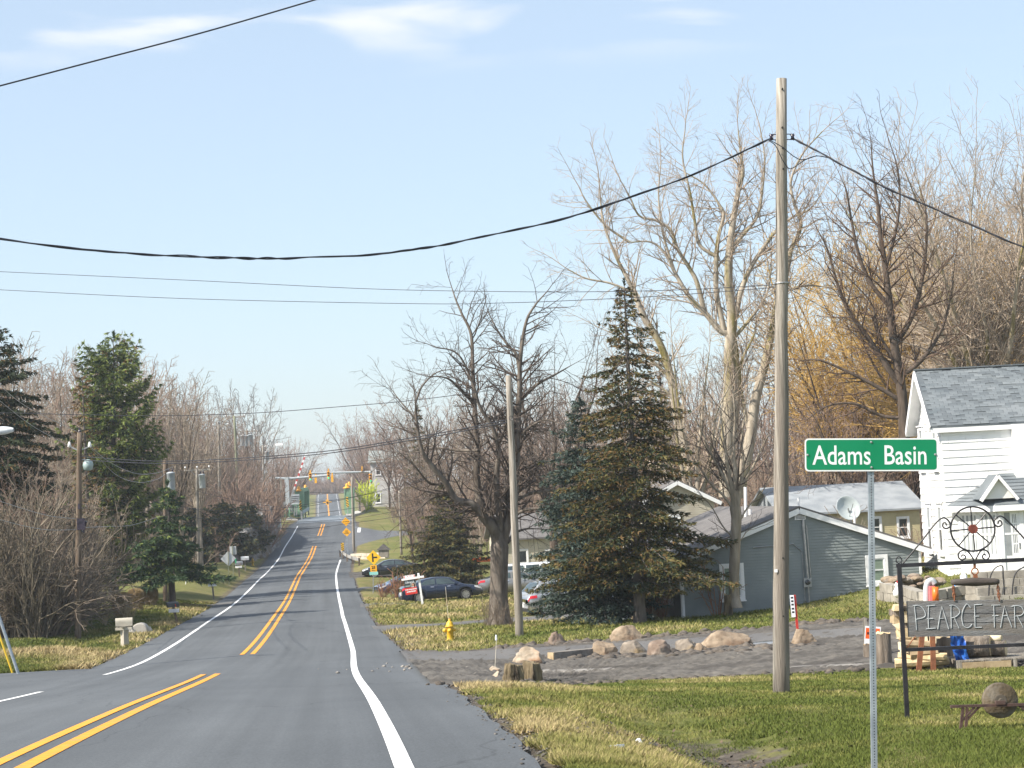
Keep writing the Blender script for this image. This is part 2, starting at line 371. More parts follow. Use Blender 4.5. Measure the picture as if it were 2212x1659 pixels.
def cover(X, Y):
    u = X-_rx(Y); ur = u_right(Y); ul = u_left(Y)
    dry = np.zeros_like(X); dirt = np.zeros_like(X); lit = np.zeros_like(X)
    e = u-ur
    dry = np.where(u > 0, .50*(1-sm(.9, 3.6, e))*(1-sm(34, 44, Y)), dry)
    dry = np.maximum(dry, np.where(u > 0, .42*(1-sm(.5, 5, e))*sm(60, 66, Y), 0))
    dry = np.maximum(dry, np.where(u > 0, .36*sm(72, 85, Y)*(1-sm(150, 165, Y)), 0))
    dirt = np.where(u > 0, 1.0*(1-sm(.02, .5, e)), dirt)
    dirt = np.maximum(dirt, np.where(u > 0, .85*np.exp(-((e-2.6)/1.0)**2)*sm(15, 18, Y)*(1-sm(24, 30, Y)), 0))
    dirt = np.maximum(dirt, np.where(u > 0, .6*(1-sm(.3, 2.5, e))*sm(60, 62, Y)*(1-sm(85, 92, Y)), 0))
    le = ul-u
    dirt = np.maximum(dirt, np.where(u < 0, .7*(1-sm(.1, .9, le)), 0))
    dry = np.maximum(dry, np.where(u < 0, .75*np.exp(-((Y-72.5-.25*(le-4))/4.2)**2)*(1-sm(8, 14, le))*sm(63, 66, Y), 0))
    dry = np.maximum(dry, np.where(u < 0, .45*(1-sm(.3, 2.5, le)), 0))
    woods_l = (u < 0)*sm(18, 26, le)*sm(98, 112, Y)
    woods_l = np.maximum(woods_l, (u < 0)*sm(8.5, 11, le)*sm(83, 88, Y)*(1-sm(104, 112, Y)))
    woods_r = (u > 0)*np.maximum(sm(26, 44, e)*sm(96, 112, Y), sm(150, 190, Y)*sm(28, 40, e))
    far = sm(255, 285, Y)
    lit = np.maximum(np.maximum(woods_l, woods_r), far*sm(3, 8, np.abs(u)-4))*.85
    lit = np.maximum(lit, np.where(u > 0, .55*np.exp(-(((X-1)/7)**2+((Y-80)/5)**2)), 0))
    return dry, dirt, lit
dr, di, li = cover(Xg, Yg)
ca = terrain.data.color_attributes.new('cover', 'FLOAT_COLOR', 'POINT')
ca.data.foreach_set('color', np.stack([dr, di, li, np.ones_like(dr)], -1).astype(np.float32).ravel())

# ------------------------------------------------------------------ paved road
def asphalt(name, c1, c2, tracks=False, speck=.5):
    m = bpy.data.materials.new(name); m.use_nodes = True; nt = m.node_tree; N = nt.nodes; L = nt.links; b = N['Principled BSDF']
    b.inputs['Roughness'].default_value = .92; b.inputs['Specular IOR Level'].default_value = .22
    tc = N.new('ShaderNodeTexCoord')
    def noise(s, d, st=(1,1,1), o='Object'):
        mp = N.new('ShaderNodeMapping'); mp.inputs['Scale'].default_value = st; L.new(tc.outputs[o], mp.inputs[0])
        n = N.new('ShaderNodeTexNoise'); n.inputs['Scale'].default_value = s; n.inputs['Detail'].default_value = d; n.inputs['Roughness'].default_value = .65; L.new(mp.outputs[0], n.inputs['Vector']); return n.outputs['Fac']
    r = N.new('ShaderNodeValToRGB'); r.color_ramp.elements[0].position = .3; r.color_ramp.elements[1].position = .7
    r.color_ramp.elements[0].color = (*c1, 1); r.color_ramp.elements[1].color = (*c2, 1)
    L.new(noise(.35, 6, (1, .22, 1)), r.inputs[0]); col = r.outputs[0]
    def modulate(col, fac, lo, hi):
        mr = N.new('ShaderNodeMapRange'); mr.inputs['From Min'].default_value = .3; mr.inputs['From Max'].default_value = .7; mr.inputs['To Min'].default_value = lo; mr.inputs['To Max'].default_value = hi; L.new(fac, mr.inputs['Value'])
        mm = N.new('ShaderNodeMix'); mm.data_type = 'RGBA'; mm.blend_type = 'MULTIPLY'; mm.inputs['Factor'].default_value = 1
        cb = N.new('ShaderNodeCombineColor'); [L.new(mr.outputs[0], cb.inputs[i]) for i in range(3)]
        L.new(col, mm.inputs['A']); L.new(cb.outputs[0], mm.inputs['B']); return mm.outputs['Result']
    col = modulate(col, noise(38, 3), 1-speck*.5, 1+speck*.5)
    if tracks:
        col = modulate(col, noise(1.0, 2, (1.15, .012, 1), 'UV'), .86, 1.12)
        col = modulate(col, noise(1.0, 4, (6, .05, 1), 'UV'), .95, 1.05)
        col = modulate(col, noise(.16, 3), .93, 1.07)
        vo = N.new('ShaderNodeTexVoronoi'); vo.feature = 'DISTANCE_TO_EDGE'; vo.inputs['Scale'].default_value = .17
        dn = N.new('ShaderNodeMix'); dn.data_type = 'VECTOR'; dn.inputs['Factor'].default_value = .12; nz = N.new('ShaderNodeTexNoise'); nz.inputs['Scale'].default_value = .7; nz.inputs['Detail'].default_value = 5
        mp2 = N.new('ShaderNodeMapping'); mp2.inputs['Scale'].default_value = (1, .45, 1); L.new(tc.outputs['Object'], mp2.inputs[0]); L.new(mp2.outputs[0], nz.inputs['Vector'])
        ad = N.new('ShaderNodeVectorMath'); ad.operation = 'MULTIPLY_ADD'; L.new(nz.outputs['Color'], ad.inputs[0]); ad.inputs[1].default_value = (2.5, 2.5, 0); L.new(mp2.outputs[0], ad.inputs[2]); L.new(ad.outputs[0], vo.inputs['Vector'])
        cr_ = N.new('ShaderNodeMapRange'); cr_.inputs['From Min'].default_value = .0; cr_.inputs['From Max'].default_value = .006; cr_.inputs['To Min'].default_value = .3; cr_.inputs['To Max'].default_value = .7; L.new(vo.outputs['Distance'], cr_.inputs['Value'])
        col = modulate(col, cr_.outputs[0], .74, 1.0)
    L.new(col, b.inputs['Base Color'])
    bp = N.new('ShaderNodeBump'); bp.inputs['Strength'].default_value = .35; bp.inputs['Distance'].default_value = .012; L.new(noise(60, 4), bp.inputs['Height']); L.new(bp.outputs[0], b.inputs['Normal'])
    return m
M_road = asphalt('worn grey asphalt', (.085, .094, .104), (.107, .117, .127), True)
M_drive = asphalt('driveway asphalt', (.10, .10, .102), (.16, .155, .15), False, .8)
M_conc = mat('pale concrete', (.33, .31, .28), (.45, .43, .39), 1.2, .9, .3, 30)
ST = np.concatenate([np.arange(2, 330, 1.0), np.arange(330, 800, 4.0)])
def road_strip(name, ua, ub, Ya, Yb, m, off, n=1, jag=0.0):
    yy = ST[(ST > Ya) & (ST < Yb)]; yy = np.concatenate([[Ya], yy, [Yb]])
    a = ua(yy) if callable(ua) else np.full_like(yy, ua); b = ub(yy) if callable(ub) else np.full_like(yy, ub)
    t = np.linspace(0, 1, n+1)[None]
    U = a[:, None]*(1-t)+b[:, None]*t
    if jag:
        U[:, 0] += (np.random.rand(len(yy))-.5)*jag; U[:, -1] += (np.random.rand(len(yy))-.5)*jag
    YY = np.repeat(yy[:, None], n+1, 1); XX = _rx(YY)+U; ZZ = road_z(U, YY)+off
    V = np.stack([XX, YY, ZZ], -1).reshape(-1, 3); k = n+1; I = np.arange(len(yy)*k).reshape(len(yy), k)
    F = np.stack([I[:-1, :-1], I[:-1, 1:], I[1:, 1:], I[1:, :-1]], -1).reshape(-1, 4)
    o = mesh_arr(name, V, F, m)
    uv = o.data.uv_layers.new(name='UVMap'); q = np.stack([U.ravel(), YY.ravel()], 1)[F.ravel()]; uv.data.foreach_set('uv', q.astype(np.float32).ravel())
    return tag(o, kind='structure')
road_strip('road', u_left, u_right, 2, 786, M_road, 0.0, 16, .10)
M_yel = mat('yellow road paint', (.62, .235, .008), (.76, .32, .014), 9, .75, .1, 40, lo=.25, hi=.6)
M_wht = mat('white road paint', (.62, .63, .64), (.82, .83, .84), 9, .75, .1, 40, lo=.25, hi=.6)
def wear(m):
    nt = m.node_tree; N = nt.nodes; L = nt.links; b = N['Principled BSDF']; src = b.inputs['Base Color'].links[0].from_socket
    tc = N.new('ShaderNodeTexCoord'); f = None
    for s_, lo, hi in ((70, .55, .70), (2.2, .52, .74)):
        n = N.new('ShaderNodeTexNoise'); n.inputs['Scale'].default_value = s_; n.inputs['Detail'].default_value = 6; n.inputs['Roughness'].default_value = .7; L.new(tc.outputs['Object'], n.inputs['Vector'])
        r = N.new('ShaderNodeMapRange'); r.inputs['From Min'].default_value = lo; r.inputs['From Max'].default_value = hi; r.inputs['To Max'].default_value = .75; L.new(n.outputs['Fac'], r.inputs['Value'])
        if f is None: f = r.outputs[0]
        else: q = N.new('ShaderNodeMath'); q.operation = 'MAXIMUM'; L.new(f, q.inputs[0]); L.new(r.outputs[0], q.inputs[1]); f = q.outputs[0]
    x = N.new('ShaderNodeMix'); x.data_type = 'RGBA'; L.new(f, x.inputs['Factor']); L.new(src, x.inputs['A']); x.inputs['B'].default_value = (.2, .19, .18, 1); L.new(x.outputs['Result'], b.inputs['Base Color'])
wear(M_yel); wear(M_wht)
for a, b in ((2, 47.6), (64.5, 221), (238, 262)):
    for s in (-.17, .17): road_strip('yellow_centre_line', s-.075, s+.075, a, b, M_yel, .006)
road_strip('yellow_centre_line', -.2, .2, 520, 784, M_yel, .03)
_ue = lambda Y: np.interp(Y, [0, 65, 97, 210], [3.44, 3.40, 3.18, 3.25])
road_strip('white_edge_line', lambda Y: _ue(Y)-.08, lambda Y: _ue(Y)+.08, 2, 203, M_wht, .006)
for a, b in ((2, 43), (54.5, 262)): road_strip('white_edge_line', -3.42, -3.27, a, b, M_wht, .006)
for s in (-3.35, 3.35): road_strip('white_edge_line', s-.05, s+.05, 520, 784, M_wht, .03)
# ------------------------------------------------------------------ other surfaces draped on the ground
def resample(pts, n):
    p = np.array([(q[0], q[1]) for q in pts], float); d = np.r_[0, np.cumsum(np.hypot(*np.diff(p, axis=0).T))]; t = np.linspace(0, d[-1], n)
    return np.stack([np.interp(t, d, p[:, 0]), np.interp(t, d, p[:, 1])], 1)
def drape(name, near, far, m, off=.02, n=80, k=12, jag=.25, bumpz=0.0, world=False):
    a = resample(near if world else [hit(*q) for q in near], n); b = resample(far if world else [hit(*q) for q in far], n)
    t = np.linspace(0, 1, k+1)[None, :, None]; Q = a[:, None]*(1-t)+b[:, None]*t
    d = b-a; d = d/np.maximum(np.linalg.norm(d, axis=1, keepdims=True), 1e-6)
    Q[:, 0] += d*(np.random.rand(n, 1)-.5)*jag; Q[:, -1] += d*(np.random.rand(n, 1)-.5)*jag
    X, Y = Q[..., 0], Q[..., 1]; U = X-_rx(Y); g = ground(X, Y)
    on = (U < u_right(Y)) & (U > u_left(Y)); Z = np.where(on, road_z(U, Y)+(-.045 if world else .004), g)+off+np.random.rand(*X.shape)*bumpz
    if not world: Z[:, 0] -= .09; Z[:, -1] -= .09
    V = np.stack([X, Y, Z], -1).reshape(-1, 3); I = np.arange(n*(k+1)).reshape(n, k+1)
    F = np.stack([I[:-1, :-1], I[:-1, 1:], I[1:, 1:], I[1:, :-1]], -1).reshape(-1, 4)
    o = mesh_arr(name, V, F, m, smooth=True); return tag(o, kind='structure')
M_gravel = mat('churned gravel and dirt', (.05, .045, .039), (.155, .14, .12), 3.2, .92, 1.0, 26, c3=(.05, .043, .036), s3=.45, detail=10, lo=.3, hi=.72)
drape('gravel_lot', [(930,1478),(1000,1480),(1100,1476),(1200,1476),(1320,1471),(1500,1464),(1700,1454),(1900,1445),(2212,1440),(2400,1437)],
      [(868,1405),(960,1409),(1050,1402),(1180,1393),(1300,1385),(1400,1378),(1500,1371),(1650,1360),(1740,1349),(1900,1342),(2212,1336),(2400,1333)], M_gravel, .03, 220, 40, .35, .07)
drape('driveway', [(880,1432),(1000,1432),(1180,1424),(1400,1410),(1700,1388),(1900,1376)], [(862,1408),(960,1412),(1100,1402),(1400,1388),(1700,1368),(1900,1358)], M_drive, .085, 120, 8, .4)
drape('driveway', [(808,1361),(900,1357),(1000,1351),(1100,1345),(1200,1340),(1330,1334)], [(800,1352),(900,1347),(1000,1340),(1100,1333),(1200,1327),(1330,1318)], M_drive, .03, 60, 4, .15)
drape('driveway', [(779,1313),(850,1309),(905,1306)], [(777,1303),(850,1300),(905,1297)], M_drive, .03, 40, 4, .2)
drape('driveway', [(768,1278),(820,1275),(900,1270),(980,1266)], [(766,1270),(820,1267),(900,1262),(980,1258)], M_drive, .03, 40, 4, .2)
drape('gravel_driveway', [(757,1252),(800,1250),(880,1243),(950,1236)], [(752,1232),(800,1230),(880,1226),(950,1222)], M_gravel, .03, 40, 4, .3)
drape('side_road', [(742,1196),(775,1181),(815,1168),(860,1158),(930,1150),(1010,1144)], [(752,1128),(775,1138),(805,1143),(860,1146),(930,1141),(1010,1136)], asphalt('side road asphalt', (.10,.107,.118),(.135,.142,.152)), .05, 60, 14, .2)
drape('driveway', [(432,1333),(370,1338),(300,1342),(220,1349),(120,1352)], [(440,1327),(370,1333),(300,1337),(220,1342),(120,1345)], M_drive, .03, 50, 3, .1)
drape('driveway', [(500,1304),(420,1310),(330,1315)], [(506,1299),(420,1304),(330,1309)], M_drive, .03, 40, 3, .1)
M_pale = mat('washed out pale grit', (.14, .13, .118), (.26, .245, .225), 2.5, .95, .6, 30)
drape('puddle', [(1628,1399),(1665,1396),(1702,1393)], [(1626,1394),(1665,1390),(1702,1387)], mat('shallow puddle', (.12, .13, .14), (.2, .21, .22), 2, .08, spec=.6), .10, 20, 4, .1)
drape('pale_grit', [(1160,1456),(1250,1457),(1330,1452)], [(1165,1451),(1250,1450),(1325,1447)], M_pale, .075, 30, 4, .8)
drape('pale_grit', [(1700,1450),(1800,1447),(1890,1444)], [(1700,1445),(1800,1440),(1890,1438)], M_pale, .075, 30, 4, .8)
# side street leaving to the left
_yy = np.linspace(24, 62.3, 40); 
drape('side_street', [(float(_rx(y))-4.3, y) for y in _yy], [(float(_rx(y))-60, y+ (0 if y<60 else .5)) for y in _yy], M_road, .02, 90, 40, 0, world=True)
# ------------------------------------------------------------------ houses
M_bluesid = mat('slate blue vinyl siding', (.185, .21, .213), (.222, .248, .25), 1.5, .6, .12, 60, spec=.3)
M_white = mat('white house paint', (.72, .73, .73), (.82, .82, .81), 1.1, .65, .1, 40, c3=(.66, .66, .64), s3=.35)
M_trim = mat('white trim', (.74, .75, .76), (.83, .83, .84), 2, .55)
M_shing = mat('blue grey asphalt shingle', (.105, .125, .14), (.175, .195, .21), .9, .95, .5, 50, detail=3)
M_shing2 = mat('dark blue grey asphalt shingle', (.085, .1, .115), (.13, .148, .16), .9, .95, .5, 50, detail=3)
M_roofg = mat('brown grey roof', (.105, .1, .1), (.155, .148, .145), 2.2, .95, .6, 40)
M_beige = mat('beige siding', (.42, .38, .31), (.5, .46, .38), 1.5, .7)
M_cream = mat('cream siding', (.5, .46, .36), (.6, .55, .44), 1.5, .7)
M_yellowsid = mat('pale yellow siding', (.46, .40, .24), (.56, .5, .31), 1.5, .7)
M_metalroof = mat('pale blue grey roof', (.22, .245, .27), (.3, .325, .35), 1.2, .6, .1)
M_glass = mat('window glass', (.02, .025, .03), (.035, .045, .05), .8, .08, spec=.6)
M_blind = mat('green tinted blind behind glass', (.16, .21, .17), (.22, .28, .22), 3, .35, stretch=(1, 1, 12), spec=.6)
M_curt = mat('pale curtain', (.55, .57, .57), (.72, .73, .73), 3, .8)
M_curtd = mat('grey curtain and fold shade', (.22, .24, .25), (.3, .32, .33), 3, .8)
M_found = mat('weathered concrete foundation', (.24, .215, .18), (.36, .33, .28), 2.2, .95, .6, 18)
M_blk = mat('concrete block', (.2, .185, .16), (.36, .335, .29), 2.5, .95, .5, 30)
M_greym = mat('galvanised grey', (.3, .31, .32), (.4, .41, .42), 6, .45, metal=.6)
M_dark = mat('shadow gaps and black fittings', (.015, .015, .016), None, 3, .9)  # shade painted into gaps and holes, also plain black on bolts
def plane_hit(px, py, p0, n):
    d = ray(px, py); t = Vector(p0).dot(n)/d.dot(n); return d*t
class Facade:
    """a vertical wall: origin, horizontal direction ex; out = outward normal"""
    def __init__(s, o, ex):
        s.o = Vector(o); s.ex = Vector((ex[0], ex[1], 0)).normalized(); s.n = Vector((s.ex.y, -s.ex.x, 0)); s.M = Matrix((s.ex, -s.n, Vector((0, 0, 1)))).transposed()
    def p(s, a, z, out=0.0): return s.o+s.ex*a+Vector((0, 0, z))+s.n*out
    def px(s, x, y):
        h = plane_hit(x, y, s.o, s.n)-s.o; return h.dot(s.ex), h.z
    def box(s, mb, a0, a1, z0, z1, o0, o1): mb.box(s.p((a0+a1)/2, (z0+z1)/2, (o0+o1)/2), (abs(a1-a0), abs(o1-o0), abs(z1-z0)), s.M); return mb
def clip_poly(poly, keep):       # Sutherland-Hodgman against list of (nx,nz,c): nx*x+nz*z<=c
    for nx, nz, c in keep:
        o = []
        for i in range(len(poly)):
            a, b = poly[i-1], poly[i]; da = nx*a[0]+nz*a[1]-c; db = nx*b[0]+nz*b[1]-c
            if da <= 0 < db or db <= 0 < da:
                t = da/(da-db); o.append((a[0]+(b[0]-a[0])*t, a[1]+(b[1]-a[1])*t))
            if db <= 0: o.append(b)
        poly = o
        if len(poly) < 3: return []
    return poly
def siding(root, fc, a0, a1, z0, z1, h, m, clips=(), proud=.022, length=None, name='siding_board', seed=1):
    rnd = random.Random(seed); z = z0; row = 0
    while z < z1-.01:
        zt = min(z+h, z1); segs = [(a0, a1)]
        if length:
            off = -rnd.random()*length if row % 2 else -(.5+.1*rnd.random())*length; segs = []; a = a0+off
            while a < a1:
                s0, s1 = max(a, a0), min(a+length, a1)
                if s1-s0 > .02: segs.append((s0+.004, s1-.004))
                a += length
        for s0, s1 in segs:
            zl = z if length else z+.016; pl = clip_poly([(s0, zl), (s1, zl), (s1, zt), (s0, zt)], clips)
            if len(pl) < 3: continue
            jit = rnd.uniform(-.002, .002) if length else 0
            mb = MB(); n = len(pl)
            def o_(q): return proud+jit-(proud-.004)*(q[1]-z)/h
            vs = [fc.p(q[0], q[1], o_(q)) for q in pl]+[fc.p(q[0], q[1], -.01) for q in pl]
            mb.add(vs, [tuple(range(n)), tuple(reversed(range(n, 2*n)))]+[(i, i+n, (i+1) % n+n, (i+1) % n) for i in range(n)])
            mb.build(name, m, root)
        z += h; row += 1
def window(root, fc, a0, a1, z0, z1, casing=.1, glass=None, mid=True, cols=1, rows=1, out=.055, sill=True, cap=False, trim=None):
    trim = trim or M_trim
    mb = MB(); c = casing
    fc.box(mb, a0-c, a0, z0-c, z1+c, out-.02, out+.03); fc.box(mb, a1, a1+c, z0-c, z1+c, out-.02, out+.03)
    fc.box(mb, a0, a1, z1, z1+c, out-.02, out+.03); fc.box(mb, a0, a1, z0-c, z0, out-.02, out+.03)
    if cap: fc.box(mb, a0-c-.05, a1+c+.05, z1+c, z1+c+.05, out-.02, out+.08)
    w_ = mb.build('window', trim, root)
    if sill:
        mb = MB(); fc.box(mb, a0-c-.03, a1+c+.03, z0-c-.045, z0-c, out-.02, out+.075); mb.build('sill', trim, w_)
    mb = MB(); s = min(.045, (a1-a0)*.14)
    fc.box(mb, a0, a0+s, z0, z1, out-.02, out+.012); fc.box(mb, a1-s, a1, z0, z1, out-.02, out+.012); fc.box(mb, a0+s, a1-s, z1-s, z1, out-.02, out+.012); fc.box(mb, a0+s, a1-s, z0, z0+s, out-.02, out+.012)
    if mid: fc.box(mb, a0+s, a1-s, (z0+z1)/2-.025, (z0+z1)/2+.025, out-.02, out+.016)
    for i in range(1, cols): q = a0+(a1-a0)*i/cols; fc.box(mb, q-.012, q+.012, z0+s, z1-s, out-.02, out+.008)
    for i in range(1, rows): q = z0+(z1-z0)*i/rows; fc.box(mb, a0+s, a1-s, q-.012, q+.012, out-.02, out+.006)
    mb.build('sash', trim, w_)
    panes = [(z0+s, (z0+z1)/2-.01), ((z0+z1)/2+.01, z1-s)] if mid else [(z0+s, z1-s)]
    gl = glass if isinstance(glass, (list, tuple)) else [glass or M_glass]*2
    for i, (p0, p1) in enumerate(panes):
        mb = MB(); fc.box(mb, a0+s, a1-s, p0, p1, -.015, out-.012); mb.build('pane', gl[i], w_)
    return w_
def slab(mb, a, b, c, d, th):     # thick roof plane a,b (eave) c,d (ridge), thickness straight down
    t = Vector((0, 0, -th)); v = [Vector(q) for q in (a, b, c, d)]
    return mb.add(v+[q+t for q in v], [(0,1,2,3),(7,6,5,4),(0,4,5,1),(1,5,6,2),(2,6,7,3),(3,7,4,0)])

# ---- slate blue single-storey house
def blue_house():
    c0 = hit(1475, 1336); ex = Vector((math.cos(.13), math.sin(.13), 0)); ey = Vector((-ex.y, ex.x, 0))
    fc = Facade(c0, ex); W = fc.px(1992, 1250)[0]; az, pz = fc.px(1725, 1099); eh = pz-.36*W/2; D = 12.5
    r = thing('blue_house', c0, 'single storey slate blue clapboard house with white rake boards behind the spruces', 'house')
    core = MB(); poly = [(0, -1.2), (W, -1.2), (W, eh), (W/2, pz), (0, eh)]
    core.prism(poly, D, Matrix((ex, ey, Vector((0, 0, 1)))).transposed(), c0); core.build('wall', M_bluesid, r)
    sl_ = (pz-eh)/(W/2); clips = [(-sl_, 1, eh), (sl_, 1, eh+sl_*W)]
    siding(r, fc, .09, W-.09, -.8, pz, .105, M_bluesid, clips)
    ls = Facade(c0+ey*D, -ey)     # left wall runs from back to front, facing left
    siding(r, ls, 0, D-.09, -.8, eh, .105, M_bluesid)
    for f, a in ((fc, 0), (fc, W-.09), (ls, D-.09)):
        mb = MB(); f.box(mb, a, a+.09, -.9, eh-.02, -.01, .035); mb.build('corner_board', M_trim, r)
    roof = MB(); ov = .38; fo = .16
    for sgn in (0, 1):
        e = -ov if sgn == 0 else W+ov; ez = eh-sl_*ov+.1; pz_ = pz+.1
        slab(roof, fc.p(e, ez, fo), fc.p(W/2, pz_, fo), fc.p(W/2, pz_, -D-fo), fc.p(e, ez, -D-fo), .07)
    rf = roof.build('roof', M_roofg, r)
    for sgn in (0, 1):
        e = -ov if sgn == 0 else W+ov; ez = eh-sl_*ov+.03; mb = MB()
        a_, b_ = fc.p(e, ez-.1, fo-.02), fc.p(W/2, pz-.07, fo-.02)
        mb.bar(a_, b_, .04, .2, (0, 0, 1)); mb.build('rake_board', M_trim, r)
        if sgn == 0: mb = MB(); mb.bar(fc.p(e+.02, ez-.12, fo), fc.p(e+.02, ez-.12, -D-fo), .05, .15); mb.build('gutter', M_trim, r)
    # windows from the photograph
    for (x0, y0, x1, y1) in ((1557, 1223, 1602, 1291), (1872, 1204, 1912, 1258)):
        a0, z1 = fc.px(x0, y0); a1, z0 = fc.px(x1+3, y1); window(r, fc, a0+.06, a1-.06, z0+.05, z1-.05, .13, M_blind, cols=1)
    for a, wd in ((D-2.9, 1.5), (D-6.0, 1.3), (D-9.5, 1.2)): window(r, ls, a, a+wd, .55, 1.95, .1, M_glass)
    # gable vent, service mast, meter
    va, vz = fc.px(1727, 1106); mb = MB()
    fc.box(mb, va-.2, va+.2, vz-.28, vz+.05, .0, .05); ve = mb.build('gable_vent', M_trim, r)
    for i in range(6): mb = MB(); fc.box(mb, va-.17, va+.17, vz-.25+i*.048, vz-.23+i*.048, .05, .064); mb.build('louvre_shade', M_dark, ve)  # dark strips painted as the shade between the vent slats
    ma = fc.px(1735, 1150)[0]; mz = fc.px(1738, 1250)[1]
    mb = MB(); mb.tube([fc.p(va+.1, vz-.3, .06), fc.p(ma, vz-.6, .07), fc.p(ma+.05, mz, .07)], .045, 6); mb.tube([fc.p(ma+.12, vz-.5, .05), fc.p(ma+.17, mz, .05)], .018, 5); mb.tube([fc.p(ma+.05, mz, .07), fc.p(ma+.07, -.3, .07)], .03, 6)
    mb.tube([fc.p(ma-1.9, fc.px(1735, 1180)[1]+.05, .04), fc.p(ma-.4, fc.px(1735, 1180)[1]+.1, .04), fc.p(ma-.1, fc.px(1735, 1180)[1]-.2, .04), fc.p(ma-.08, -.2, .04)], .02, 5)
    mb.build('service_conduit', M_greym, r)
    mb = MB(); fc.box(mb, ma-.12, ma+.17, mz-.3, mz+.02, .02, .14); me_ = mb.build('meter_box', M_greym, r)
    mb = MB(); mb.lathe([(.1, 0), (.09, .06), (.05, .08)], 12, fc.p(ma+.02, mz-.13, .14), Matrix((fc.ex, Vector((0,0,1)), fc.n)).transposed()); mb.build('meter_glass', M_glass, me_)
    # plumbing vents standing on the left roof slope and a dish
    for (x, y, y2) in ((1610, 1052, 1108), (1620, 1100, 1116)):
        q = P(x, y2, c0.y+4.5); t = P(x, y, c0.y+4.5); mb = MB(); mb.tube([q-Vector((0, 0, .35)), t], .06, 8); mb.build('roof_vent', M_trim, r)
    for (x, y, y2) in ((1845, 1098, 1128), (1705+20, 1075, 1093)):
        q = P(x, y2, c0.y+1.5); t = P(x, y, c0.y+1.5); mb = MB(); mb.tube([q-Vector((0, 0, .4)), t], .045, 8); mb.build('roof_vent', M_trim, r)
    return r, fc, W
BH, BHF, BHW = blue_house()
dish = thing('satellite_dish', P(1843, 1125, 84), 'grey oval satellite dish standing behind the right roof edge of the blue house', 'satellite dish')
dc = P(1832, 1098, 84); nrm = Vector((.25, -.9, .35)).normalized(); xx = nrm.cross(Vector((0, 0, 1))).normalized(); yy = xx.cross(nrm); Md = Matrix((xx, yy, nrm)).transposed()
mb = MB(); mb.lathe([(.02, -.12), (.25, -.09), (.45, -.02), (.54, .05), (.53, .05), (.44, -.0), (.24, -.07), (.02, -.1)], 24, dc, Md); mb.build('reflector', mat('pale grey dish', (.42, .47, .47), (.5, .55, .55), 3, .5), dish, True)
mb = MB(); mb.tube([dc, dc+Vector((.1, .1, -.5)), P(1843, 1145, 84)], .035, 6); mb.tube([dc-Vector((0, 0, .45)), dc+nrm*.55], .015, 5); mb.build('mount_arm', M_greym, dish)

